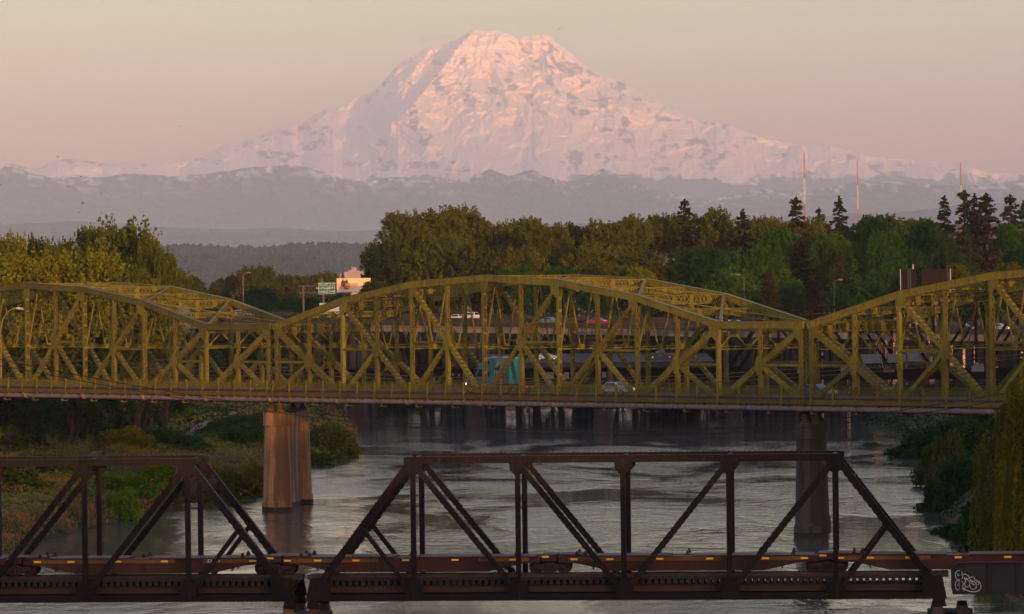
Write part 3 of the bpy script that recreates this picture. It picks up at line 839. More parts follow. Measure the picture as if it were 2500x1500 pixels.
# ---- water main slung under the footway
def build_pipe():
    root = empty('water_pipe', tuple(bpt(0, -1.9, 13.3)), BRZ, 'long wrapped water main slung below the yellow bridge footway', 'pipe')
    t = NT('wrapped_pipe'); n = t.noise(t.coord(scale=(6, .4, .4)), 1.0, 4, .6); n2 = t.noise(t.coord(), 1.5, 4, .6)
    c = t.mix(t.ramp(n, [(.35, (0, 0, 0)), (.65, (1, 1, 1))]), (.20, .155, .15), (.30, .235, .225)); c = t.mix(t.ramp(n2, [(.45, (0, 0, 0)), (.8, (1, 1, 1))]), c, (.15, .09, .08))
    t.set(Base_Color=c, Roughness=.7); t.bump(n, .5, .03)
    lo, hi = -96.0, 210.0; mb = MB(); L = 8.0; x = lo
    while x < hi:
        mb.tube([(x, 0, 0), (min(x + PAN, hi), 0, 0)], .345, 18, cap=False); x += PAN
    mb.build('pipe_run', t.m, root, smooth=True)
    k = 0; x = lo
    while x < hi:
        cb = MB(); cb.tube([(x - .35, 0, 0), (x - .3, 0, 0), (x + .3, 0, 0), (x + .35, 0, 0)], [.345, .40, .40, .345], 18); cb.build('coupling', COUP, root, smooth=True)
        x += PAN
    x = lo
    while x < hi:
        hb = MB(); hb.box(x + 2.0, x + 2.1, -.42, -.36, -.62, .75); hb.box(x + 2.0, x + 2.1, .36, .42, -.62, .75); hb.box(x + 1.95, x + 2.15, -.45, .45, -.66, -.58); hb.box(x + 1.9, x + 2.2, -.55, -.3, -.56, -.46); hb.box(x + 1.9, x + 2.2, -.55, -.3, .3, .4)
        hb.box(x + 1.98, x + 2.12, -.45, 1.0, .62, .75)
        hb.build('hanger', HANG, root); x += PAN / 2
COUP = simple('pipe_coupling', (.30, .17, .12), .6)
HANG = simple('hanger_steel', (.13, .10, .04), .6)
build_pipe()
# ------------------------------------------------------------------ railway truss bridge in the foreground
RM = steel('dark_bridge_steel', (0.015, 0.011, 0.010), (0.05, 0.022, 0.012), 0.6)
RM.node_tree.nodes['Principled BSDF'].inputs['Specular IOR Level'].default_value = .10
RM2 = steel('dark_floor_steel', (0.012, 0.009, 0.008), (0.025, 0.012, 0.007), 0.7)
RA = math.radians(-5.4); RD = Vector((math.cos(RA), math.sin(RA), 0)); RN = Vector((-math.sin(RA), math.cos(RA), 0))
RP0 = Vector((0, 270.0, 0)); RPAN = 7.07; RW = 5.0; RZ = 4.7
def rpt(t, b, z): return RP0 + RD * t + RN * b + Vector((0, 0, z))
def rivets(mb, p, q, side, off, pitch=.32, r=.035):
    p = Vector(p); q = Vector(q); L = (q - p).length; n = int(L / pitch)
    for i in range(n):
        c = p + (q - p) * ((i + .5) / n) + Vector(side) * off
        mb.box(c.x - r, c.x + r, c.y - r, c.y + r, c.z - r, c.z + r)
def build_rail_span():
    root = empty('rail_truss_span', tuple(rpt(-13.9, 0, RZ)), RA)
    z0, z1 = 5.13 - RZ - .2, 14.33 - RZ - .22
    N = 6; P = RPAN
    for b in (0.0, RW):
        mb = MB(); mb.beam((P - .25, b, z1), (5 * P + .25, b, z1), .50, .44, (0, 1, 0)); mb.beam((P - .3, b, z1 + .235), (5 * P + .3, b, z1 + .235), .62, .03, (0, 1, 0))
        for s in (-.31, .31): rivets(mb, (P, b, z1 + .26), (5 * P, b, z1 + .26), (0, s, 0), .9, .35, .03)
        mb.build('top_chord', RM, root)
        mb = MB(); mb.beam((.1, b, z0), (6 * P - .1, b, z0), .4, .42, (0, 1, 0)); mb.beam((.1, b - .24, z0 - .23), (6 * P - .1, b - .24, z0 - .23), .1, .05, (0, 1, 0)); rivets(mb, (0.2, b - .25, z0 - .26), (6 * P - .2, b - .25, z0 - .26), (0, 0, 1), 0, .3, .03); mb.build('bottom_chord', RM, root)
        for sgn, x0 in ((1, 0.0), (-1, 6 * P)):
            mb = MB(); p, q = Vector((x0 + .1 * sgn, b, z0 + .1)), Vector((x0 + (P - .05) * sgn, b, z1 - .02)); mb.beam(p, q, .50, .42, (0, 1, 0))
            d = (q - p).normalized(); nrm = Vector((0, 1, 0)).cross(d)
            if nrm.z < 0: nrm = -nrm
            mb.beam(p + nrm * .225, q + nrm * .225, .62, .03, (0, 1, 0)); rivets(mb, p, q, nrm + Vector((0, -.31 / .26, 0)), .26, .3, .03)
            # batten stubs along the lower edge give the toothed outline
            n = int((q - p).length / .5)
            for i in range(n):
                c = p + (q - p) * ((i + .5) / n) - nrm * .23; mb.beam(c - d * .13, c + d * .13, .44, .05, (0, 1, 0))
            mb.build('end_post', RM, root)
            mid = (p + q) / 2
            mb = MB(); mb.beam(mid - nrm * .1, (x0 + P * sgn, b, z0 + .1), .3, .30, (0, 1, 0)); mb.build('sub_strut', RM, root)
        for k in range(1, 6):
            mb = MB(); wv = .34
            mb.beam((k * P, b, z0), (k * P, b, z1), .34 if k != 3 else .5, wv, (0, 1, 0))
            for s in (-1, 1):
                mb.prism([(k * P - .62, z0 - .22), (k * P + .62, z0 - .22), (k * P + .62, z0 + .75), (k * P + .3, z0 + 1.1), (k * P - .3, z0 + 1.1), (k * P - .62, z0 + .75)], 1, b + s * .26 - .012, b + s * .26 + .012)
                mb.prism([(k * P - .6, z1 + .2), (k * P + .6, z1 + .2), (k * P + .5, z1 - .7), (k * P + .2, z1 - 1.0), (k * P - .2, z1 - 1.0), (k * P - .5, z1 - .7)], 1, b + s * .262 - .012, b + s * .262 + .012)
            mb.build('vertical_post', RM, root)
        for k0, k1 in ((1, 2), (2, 3), (4, 3), (5, 4)):
            mb = MB(); p, q = Vector((k0 * P, b, z1 - .2)), Vector((k1 * P, b, z0 + .2)); mb.beam(p, q, .36, .36, (0, 1, 0))
            d = (q - p).normalized(); nrm = Vector((0, 1, 0)).cross(d); n = int((q - p).length / .42)
            for s in (-1, 1):
                for i in range(n):
                    c = p + (q - p) * ((i + .5) / n) + nrm * s * .185; mb.beam(c - d * .11, c + d * .11, .34, .05, (0, 1, 0))
            mb.build('diagonal', RM, root)
        for x in (0.0, 6 * P):
            mb = MB(); s_ = 1 if x == 0 else -1
            for s in (-1, 1):
                mb.prism([(x - .25 * s_, z0 - .25), (x + 1.35 * s_, z0 - .25), (x + 1.35 * s_, z0 + 1.25), (x + .05 * s_, z0 + 1.25)], 1, b + s * .268 - .012, b + s * .268 + .012)
            mb.prism([(x - .1 * s_, z0 - .25), (x + .5 * s_, z0 - .25), (x + .62 * s_, z0 - .75), (x - .22 * s_, z0 - .75)], 1, b - .3, b + .3)
            mb.build('end_shoe', RM, root)
    for k in range(1, 6):
        mb = MB(); mb.beam((k * P, .25, z1 + .1), (k * P, RW - .25, z1 + .1), .26, .14, (1, 0, 0)); mb.beam((k * P, .25, z1 - .75), (k * P, RW - .25, z1 - .75), .14, .12, (1, 0, 0))
        mb.beam((k * P, .2, z1 - .05), (k * P, RW - .2, z1 - .7), .08, .08); mb.beam((k * P, .2, z1 - .7), (k * P, RW - .2, z1 - .05), .08, .08)
        for b, s in ((0, 1), (RW, -1)): mb.prism([(b + .2 * s, z1 - .1), (b + 1.2 * s, z1 - .1), (b + .2 * s, z1 - 1.6)], 0, k * P - .03, k * P + .03)
        mb.build('sway_strut', RM, root)
    for k in range(1, 5):
        mb = MB(); mb.beam((k * P, .2, z1 + .02), ((k + 1) * P, RW - .2, z1 + .02), .12, .06, (0, 0, 1)); mb.beam((k * P, RW - .2, z1 - .06), ((k + 1) * P, .2, z1 - .06), .12, .06, (0, 0, 1)); mb.build('lateral_brace', RM, root)
    for x0, s in ((P, -1), (5 * P, 1)):
        mb = MB()
        for f in (.0, .15):
            p = Vector((x0 + s * P * (f + .02), .25, z1 - (z1 - z0) * (f + .02) + .1)); mb.beam(p, p + Vector((0, RW - .5, 0)), .26, .3, (1, 0, 0))
        mb.build('portal_strut', RM, root)
    # floor: cross beams, stringers, ties, guard timbers
    for k in range(0, 7):
        mb = MB(); x = min(max(k * P, .6), 6 * P - .6); mb.box(x - .14, x + .14, .2, RW - .2, z0 - .2, z0 + .42); mb.build('floor_beam', RM2, root)
    mb = MB()
    for b in (1.2, 3.8): mb.box(.3, 6 * P - .3, b - .12, b + .12, 5.15 - RZ, 5.62 - RZ)
    mb.build('stringers', RUSTF, root)
    mb = MB(); x = .3
    while x < 6 * P - .3:
        mb.box(x, x + .26, .75, RW - .75, 5.66 - RZ, 5.98 - RZ); x += .44
    mb.build('track_ties', TIE, root)
    mb = MB(); 
    for b in (.85, RW - .85): mb.box(.1, 6 * P - .1, b - .12, b + .12, 5.99 - RZ, 6.16 - RZ)
    mb.build('guard_timber', TIE, root)
    mb = MB()
    for b in (RW / 2 - .7175, RW / 2 + .7175): mb.box(-.4, 6 * P + .4, b - .035, b + .035, 5.985 - RZ, 6.33 - RZ); mb.box(-.4, 6 * P + .4, b - .07, b + .07, 5.982 - RZ, 6.04 - RZ)
    mb.build('rails', RAILM, root)
    return root
TIE = simple('tarred_timber', (.030, .024, .018), .9)
RUSTF = steel('rusty_stringer', (.055, .025, .012), (.03, .018, .012), .5)
RAILM = simple('rail_steel', (.10, .085, .08), .35, .8)
RS = build_rail_span()
tag(RS, 'dark riveted railway truss span crossing the foreground, with a flat train on it', 'railway bridge', 'riveted railway truss spans')
_k = kidmap(); c = copy_tree(RS, _k); c.location = rpt(-15.1 - 6 * RPAN, 0, RZ); c['label'] = 'dark railway truss span at the lower left, ending above the brown stepped pier'

# graffiti pen strokes as thin raised paint
def strokes(mb, lines, to3, w, th=.012, n=(0, -1, 0)):
    for ln in lines:
        P = [to3(*p) for p in ln]
        for a, b in zip(P[:-1], P[1:]): mb.beam(a, b, th, w, n, ext=w * .3)
def smoothline(pts, k=5, closed=False):
    P = [np.array(p, float) for p in pts]; out = []
    n = len(P); rng = range(n if closed else n - 1)
    for i in rng:
        p0, p1, p2, p3 = (P[(i - 1) % n] if closed or i > 0 else P[i]), P[i], P[(i + 1) % n], (P[(i + 2) % n] if closed or i + 2 < n else P[(i + 1) % n])
        for j in range(k):
            t = j / k; out.append(tuple(.5 * ((2 * p1) + (-p0 + p2) * t + (2 * p0 - 5 * p1 + 4 * p2 - p3) * t * t + (-p0 + 3 * p1 - 3 * p2 + p3) * t ** 3)))
    out.append(tuple(P[0] if closed else P[-1])); return out
PAINTW = simple('chalk_white_paint', (.62, .68, .66), .8, var=.1)
PAINTD = simple('faded_white_paint', (.30, .30, .28), .8, var=.1)

def build_girder():
    root = empty('plate_girder_span', tuple(rpt(29.15, 0, RZ)), RA, 'dark plate girder span with outlined white graffiti at the lower right', 'railway bridge')
    zt, zb = 7.05 - RZ, 4.98 - RZ; L = 22.0
    for b in (-.1, RW - 0.3):
        mb = MB(); r = .55
        arc = [(r - r * math.cos(a), zt - r + r * math.sin(a)) for a in np.linspace(0, math.pi / 2, 8)]
        mb.prism([(0, zb)] + arc + [(L, zt), (L, zb)], 1, b - .02, b + .02)
        flg = [(0, zb + .0)] + arc + [(L, zt)]
        for a, c2 in zip(flg[:-1], flg[1:]): mb.beam((a[0], b, a[1]), (c2[0], b, c2[1]), .36, .05, (0, 1, 0))
        mb.beam((0, b, zb), (L, b, zb), .36, .06, (0, 1, 0)); mb.beam((0, b - .03, zb + .14), (L, b - .03, zb + .14), .05, .22, (0, 1, 0)); mb.beam((.4, b - .03, zt - .14), (L, b - .03, zt - .14), .05, .18, (0, 1, 0))
        for i in range(13): mb.box(.55 + i * 1.85 - .05, .55 + i * 1.85 + .05, b - .16, b + .16, zb + .05, zt - .04)
        g = mb.build('girder', GIRD, root)
        if b < 0:
            # tag drawn in crop pixels (2474 px = 300 photo px)
            def to3(x, y):
                px = 2200 + x / 8.247; py = 1330 + y / 8.247
                t = (px - 8 - 1250) / F * 267.3 / (math.cos(RA) + (px - 1258) / F * math.sin(-RA)) - 29.15
                Yc = 270 - (t + 29.15) * math.sin(-RA); z = CAMZ - (py - (HZ - (px - 1250) * SR)) * Yc / F
                return Vector((t, b - .05, z - RZ))
            G = []
            G.append(smoothline([(1310,600),(1325,560),(1290,525),(1230,525),(1190,570),(1185,630),(1205,680),(1260,700),(1310,690),(1335,650),(1320,610),(1270,615),(1240,625),(1235,585)]))
            G.append(smoothline([(1325,610),(1370,592),(1430,610),(1465,660),(1440,685),(1365,665),(1390,720),(1370,780),(1385,830),(1430,850),(1465,825),(1475,770),(1450,720),(1385,680)]))
            G.append(smoothline([(1465,680),(1500,650),(1550,650),(1580,690),(1560,730),(1520,730),(1490,700),(1500,740),(1570,750),(1605,800),(1600,860),(1550,900),(1500,880),(1475,830)]))
            G.append(smoothline([(1515,770),(1560,800),(1550,810),(1525,775)]))
            G.append(smoothline([(1270,860),(1250,900),(1215,910),(1190,870),(1180,800),(1190,750),(1230,715),(1290,720),(1335,760),(1340,810),(1310,835),(1265,825),(1225,800)]))
            G.append(smoothline([(1240,745),(1280,750),(1300,790)])); G.append(smoothline([(1245,775),(1262,785),(1250,790),(1245,778)]))
            G.append(smoothline([(1600,760),(1640,735),(1680,760),(1700,830),(1680,900),(1610,940),(1520,945),(1450,930),(1330,875)]))
            G.append([(1385,870),(1320,868),(1360,915)]); G.append([(1645,800),(1665,765)]); G.append([(1600,705),(1622,720)])
            m2 = MB(); strokes(m2, G, to3, .05); m2.build('graffiti_outline', PAINTW, g)
            m2 = MB(); strokes(m2, [smoothline([(1065,790),(1095,782),(1105,800),(1080,818),(1108,830),(1100,850),(1062,855)])], to3, .035); m2.build('painted_number', PAINTD, g)
    mb = MB(); x = 0.2
    while x < L: mb.box(x, x + .26, .2, RW - .5, 5.66 - RZ, 5.98 - RZ); x += .44
    mb.build('track_ties', TIE, root)
    mb = MB()
    for b in (RW / 2 - .7175, RW / 2 + .7175): mb.box(0, L, b - .035, b + .035, 5.985 - RZ, 6.33 - RZ)
    mb.build('rails', RAILM, root)
    mb = MB(); mb.box(.1, L, .15, RW - .55, 5.2 - RZ, 5.6 - RZ); mb.build('floor_frame', RM2, root)
GIRD = steel('black_girder_paint', (.018, .017, .019), (.035, .025, .02), .4)
build_girder()

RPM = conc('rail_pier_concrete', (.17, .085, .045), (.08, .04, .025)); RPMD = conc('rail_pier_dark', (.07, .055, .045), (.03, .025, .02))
def rail_pier(t0, mat, label):
    root = empty('rail_pier', tuple(rpt(t0, 0, 0)), RA, label, 'bridge pier', 'stepped railway bridge piers')
    mb = MB()
    mb.box(-2.6, 2.6, -2.2, RW + 2.2, -3, 2.4); mb.box(-2.0, 2.0, -1.6, RW + 1.6, 2.4, 3.1); mb.box(-1.5, 1.5, 1.1, RW - .6, 3.1, 3.7)
    mb.build('stepped_base', mat, root)
    for b in (0, RW):
        for x in (-.85, .85):
            mb = MB(); mb.prism([(x - .62, 3.1), (x + .62, 3.1), (x + .5, 3.35), (x - .5, 3.35)], 1, b - .7, b + .7); mb.prism([(x - .5, 3.35), (x + .5, 3.35), (x + .3, 4.15), (x - .3, 4.15)], 1, b - .4, b + .4)
            mb.build('bearing_pedestal', mat, root)
    return root
rail_pier(-14.5, RPM, 'rust brown stepped pier under the joint of the two railway spans')
rail_pier(29.0, RPMD, 'black stepped railway pier below the graffiti covered girder')
# ------------------------------------------------------------------ second railway bridge (dark) behind the yellow one
DK = steel('black_old_steel', (.010, .007, .006), (.025, .012, .008), .5)
DK.node_tree.nodes['Principled BSDF'].inputs['Specular IOR Level'].default_value = .04; DK.node_tree.nodes['Principled BSDF'].inputs['Roughness'].default_value = .9
DKC = conc('far_pier_concrete', (.03, .022, .019), (.018, .013, .011))
# line of the bridge in plan, from the water piers
Q0 = Vector((-38.5, 786, 0)); Q1 = Vector((41.0, 750, 0)); QD = (Q1 - Q0).normalized(); QN = Vector((-QD.y, QD.x, 0)); QA = math.atan2(QD.y, QD.x)
def qs(px):           # distance along the line seen at photo column px
    k = (px - 1250) / F
    return (k * Q0.y - Q0.x) / (QD.x - k * QD.y)
def qpt(s, b, z): return Q0 + QD * s + QN * b + Vector((0, 0, z))
def qz(px, py, b=0):
    s = qs(px); Y = Q0.y + QD.y * s + QN.y * b
    return CAMZ - (py - (HZ - (px - 1250) * SR)) * Y / F
def build_far_rail():
    zt = qz(1000, 900); zb = qz(1000, 936)
    s0, s1 = qs(560), qs(1775)
    sp = [s0, qs(868), qs(1156), qs(1466), s1]
    lab = ['dark girder span over the left bank, seen through the yellow bridge', 'dark girder span just right of the brown bank pier', 'dark girder span behind the turquoise truck', 'dark girder span with pale painted squares behind the white car']
    for i in range(4):
        a, b = sp[i] + .15, sp[i + 1] - .15
        root = empty('girder_span', tuple(qpt(a, 0, zb)), QA, lab[i], 'railway bridge', 'dark railway girder spans beyond the yellow bridge')
        L = b - a; H = zt - zb
        for y in (0, 4.6):
            mb = MB(); mb.box(0, L, y - .03, y + .03, 0, H - .35); mb.box(0, L, y - .2, y + .2, -.04, .04); mb.box(0, L, y - .2, y + .2, H - .39, H - .31)
            n = int(L / 1.9)
            for k in range(n + 1): mb.box(k * L / n - .05, k * L / n + .05, y - .16, y + .16, .04, H - .39)
            mb.build('girder', DK, root)
        mb = MB(); x = 0
        while x < L: mb.box(x, x + .3, -.9, 5.5, H - .3, H); x += .6
        mb.build('track_ties', DK, root)
        mb = MB()
        for y in (-.8, 5.3): mb.box(0, L, y - .03, y + .03, H + .95, H + 1.0)
        x = 0
        while x < L: mb.box(x - .03, x + .03, -.83, -.77, H, H + 1.0); x += 3
        mb.build('walkway_rail', DK, root)
    # through truss on the right, skewed and running behind the willow
    P = 8.05; ztr = qz(1980, 752); zbr = qz(1980, 905); H = ztr - zbr
    sa = qs(1775)
    for idx, (st, N, lb) in enumerate(((sa, 10, 'dark through-truss railway span behind the right part of the yellow bridge'),)):
        root = empty('through_truss', tuple(qpt(st, 0, zbr)), QA, lb, 'railway bridge')
        for y in (0, 5.6):
            mb = MB(); mb.beam((P, y, H), ((N - 1) * P, y, H), .6, .55, (0, 1, 0)); mb.build('top_chord', DK, root)
            mb = MB(); mb.beam((0, y, 0), (N * P, y, 0), .5, .6, (0, 1, 0)); mb.box(0, N * P, y - .05, y + .05, -1.7, -.3); mb.build('bottom_chord', DK, root)
            for x0, x1 in ((0, P), (N * P, (N - 1) * P)):
                mb = MB(); mb.beam((x0, y, 0), (x1, y, H), .6, .6, (0, 1, 0)); mb.build('end_post', DK, root)
            for k in range(1, N):
                mb = MB(); mb.beam((k * P, y, 0), (k * P, y, H), .45, .42, (0, 1, 0)); mb.build('vertical_post', DK, root)
            for k in range(1, N - 1):
                a, b = ((k, k + 1) if k < N / 2 else (k + 1, k))
                mb = MB(); mb.beam((a * P, y, H), (b * P, y, 0), .4, .42, (0, 1, 0)); mb.build('diagonal', DK, root)
        for k in range(1, N):
            mb = MB(); mb.beam((k * P, 0, H), (k * P, 5.6, H), .4, .4, (1, 0, 0)); mb.beam((k * P, 0, H - 1.4), (k * P, 5.6, H - 1.4), .2, .2, (1, 0, 0)); mb.build('sway_strut', DK, root)
        mb = MB(); mb.box(0, N * P, .3, 5.3, -.3, .1); mb.build('track_floor', DK, root)
        # pale sprayed lettering boards left on the floor girder
        gi = 0
        for x0, x1, y0, y1, kind in ((1946, 1956, 900, 911, 0), (2052, 2068, 894, 909, 0), (2156, 2184, 896, 909, 1), (2267, 2277, 892, 905, 0), (2371, 2402, 893, 908, 2)):
            a, b = qs(x0) - st, qs(x1) - st; za, zc = qz(x0, y1) - zbr, qz(x0, y0) - zbr
            mb = MB(); mb.box(a, b, -.36, -.33, za, zc)
            if kind == 1:
                w = (b - a)
                mb.prism([(a + w * .05, zc + .55), (a + w * .3, zc + .7), (a + w * .62, zc - .5), (a + w * .42, zc - .7)], 1, -.40, -.365); mb.prism([(a + w * .95, zc + .55), (a + w * .72, zc + .7), (a + w * .42, zc - .5), (a + w * .6, zc - .7)], 1, -.445, -.41)
            if kind == 2:
                w = b - a; mb.prism([(a + w * .15, zc), (a + w * .3, zc + .6), (a + w * .6, zc + .6), (a + w * .65, zc + .2), (a + w * .85, zc + .5), (a + w, zc)], 1, -.36, -.33)
            mb.build('white_graffiti_patch', WG, root)
    # painted squares on the girder behind the cars
    ps = []
    for x0, x1, y0, y1 in ((1333, 1351, 909, 927), (1375, 1388, 909, 926), (1399, 1408, 909, 917), (1411, 1420, 908, 920), (1469, 1479, 909, 922), (1103, 1108, 912, 918), (1118, 1122, 913, 918)):
        root = [o for o in bpy.data.objects if o.get('label') == lab[2 if x1 < 1466 else 3]][0]
        st = sp[2] + .15 if x1 < 1466 else sp[3] + .15
        a, b = qs(x0) - st, qs(x1) - st; za, zc = qz(x0, y1) - zb, qz(x0, y0) - zb
        if x0 < 1156: root = [o for o in bpy.data.objects if o.get('label') == lab[1]][0]; st = sp[1] + .15; a, b = qs(x0) - st, qs(x1) - st
        mb = MB(); mb.box(a, b, -.25, -.22, za, zc); mb.build('white_graffiti_patch', WG, root)
    for i, (px, lb) in enumerate(((868, 'brown far pier standing at the left water edge'), (1156, 'far pier in the river below the turquoise truck'), (1466, 'far pier in the river below the white car'), (1789, 'far pier in the river just left of the dark concrete pier'))):
        s = qs(px); rt = empty('far_rail_pier', tuple(qpt(s, 0, 0)), math.atan2(PAX.y, PAX.x) - math.pi / 2, lb, 'bridge pier', 'piers of the dark railway bridge')
        mb = MB(); zt2 = zb - .1
        for (w, d, a, b) in ((1.75, 5, -2.5, 1.7), (1.5, 4.6, 1.7, zt2 - .7), (1.8, 4.9, zt2 - .7, zt2)):
            v = []
            for z in (a, b):
                for kk in range(16):
                    an = kk * math.pi / 8; x = w * math.cos(an); y = (d - w) * (1 if math.sin(an) > 0 else -1) * (0 if abs(math.sin(an)) < 1e-6 else 1) + w * math.sin(an) + 2.3
                    v.append((x, y, z))
            mb.add(v, [tuple(range(16))[::-1], tuple(range(16, 32))] + [(k2, (k2 + 1) % 16, 16 + (k2 + 1) % 16, 16 + k2) for k2 in range(16)])
        mb.build('pier_shaft', DKC, rt)
WG = simple('sprayed_white', (.15, .15, .16), .8, var=.3, scale=3)
build_far_rail()

# ------------------------------------------------------------------ motorway viaduct
I0 = Vector((-36, 862, 0)); I1 = Vector((92, 781, 0)); ID = (I1 - I0).normalized(); IN = Vector((-ID.y, ID.x, 0)); IA = math.atan2(ID.y, ID.x)
def is_(px):
    k = (px - 1250) / F
    return (k * I0.y - I0.x) / (ID.x - k * ID.y)
def ipt(s, b, z): return I0 + ID * s + IN * b + Vector((0, 0, z))
def izs(s, px=None):   # soffit height falls gently to the right
    return 17.9 - 2.4 * (s - is_(1000)) / (is_(2330) - is_(1000))
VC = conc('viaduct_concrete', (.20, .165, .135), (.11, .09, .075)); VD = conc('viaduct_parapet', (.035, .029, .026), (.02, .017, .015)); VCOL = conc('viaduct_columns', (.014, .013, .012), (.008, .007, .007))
ASPH2 = simple('motorway_asphalt', (.035, .032, .030), .9, var=.2, scale=.5)
def build_viaduct():
    root = empty('motorway_viaduct', tuple(ipt(0, 0, 0)), IA, 'long grey concrete motorway viaduct carrying cars behind the yellow bridge', 'viaduct')
    sA, sB = is_(300), is_(3000); n = 40
    def sheared(mb, b0, b1, z0, z1, sup=0.0):
        # box following the gentle fall of the road; sup = crossfall per metre
        v = []
        for s in (sA, sB):
            for b, z in ((b0, z0), (b1, z0 + sup * (b1 - b0)), (b1, z1 + sup * (b1 - b0)), (b0, z1)): v.append((s, b, izs(s) + z))
        mb.add(v, [(0,1,2,3),(7,6,5,4),(0,4,5,1),(1,5,6,2),(2,6,7,3),(3,7,4,0)])
    WID = 30.0; cf = 0.022
    mb = MB(); sheared(mb, .25, 1.0, 0, 1.35); sheared(mb, 7, 8, 0, 1.35); sheared(mb, 15, 16, 0.2, 1.5); sheared(mb, 23, 24, .3, 1.7); mb.build('girders', VC, root)
    mb = MB(); sheared(mb, 0, WID, 1.36, 1.6, cf); mb.build('road_deck', ASPH2, root)
    mb = MB(); sheared(mb, -.05, .3, 1.37, 2.45); sheared(mb, .0, .12, 2.75, 2.83)
    mb.build('near_parapet', VD, root)
    mb = MB(); sheared(mb, 14.8, 15.2, 1.6 + cf * 15, 2.5 + cf * 15); mb.build('median_barrier', VD, root)
    mb = MB(); sheared(mb, 29.7, 30, 1.6 + cf * 30, 2.7 + cf * 30); sheared(mb, 29.7, 29.8, 2.95 + cf * 30, 3.03 + cf * 30); mb.build('far_parapet', VD, root)
    mb = MB(); s = sA
    while s < sB: mb.box(s - .06, s + .06, -.02, .1, izs(s) + 2.4, izs(s) + 2.8); s += 2.4
    mb.build('rail_posts', VD, root)
    mb = MB(); 
    s = sA + 3
    while s < sB:
        mb.box(s, s + 2, 7.4, 7.55, izs(s) + 1.61 + cf * 7.4, izs(s) + 1.62 + cf * 7.4); mb.box(s, s + 2, 22.4, 22.55, izs(s) + 1.61 + cf * 22.4, izs(s) + 1.62 + cf * 22.4); s += 8
    mb.build('lane_marks', PAINTW, root)
    k = 0
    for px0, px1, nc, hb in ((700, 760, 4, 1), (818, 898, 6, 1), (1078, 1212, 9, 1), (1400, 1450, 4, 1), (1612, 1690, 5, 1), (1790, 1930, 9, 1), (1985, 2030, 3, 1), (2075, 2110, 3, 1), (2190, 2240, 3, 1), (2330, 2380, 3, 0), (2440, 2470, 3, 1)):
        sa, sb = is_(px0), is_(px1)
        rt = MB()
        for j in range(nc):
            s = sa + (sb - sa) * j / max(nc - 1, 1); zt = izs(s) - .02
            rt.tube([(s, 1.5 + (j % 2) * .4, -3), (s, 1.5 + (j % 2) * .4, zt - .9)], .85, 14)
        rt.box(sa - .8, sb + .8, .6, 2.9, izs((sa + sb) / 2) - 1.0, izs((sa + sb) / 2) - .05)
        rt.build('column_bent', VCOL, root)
    # dark drainage wall / abutment screen between some bents
build_viaduct()

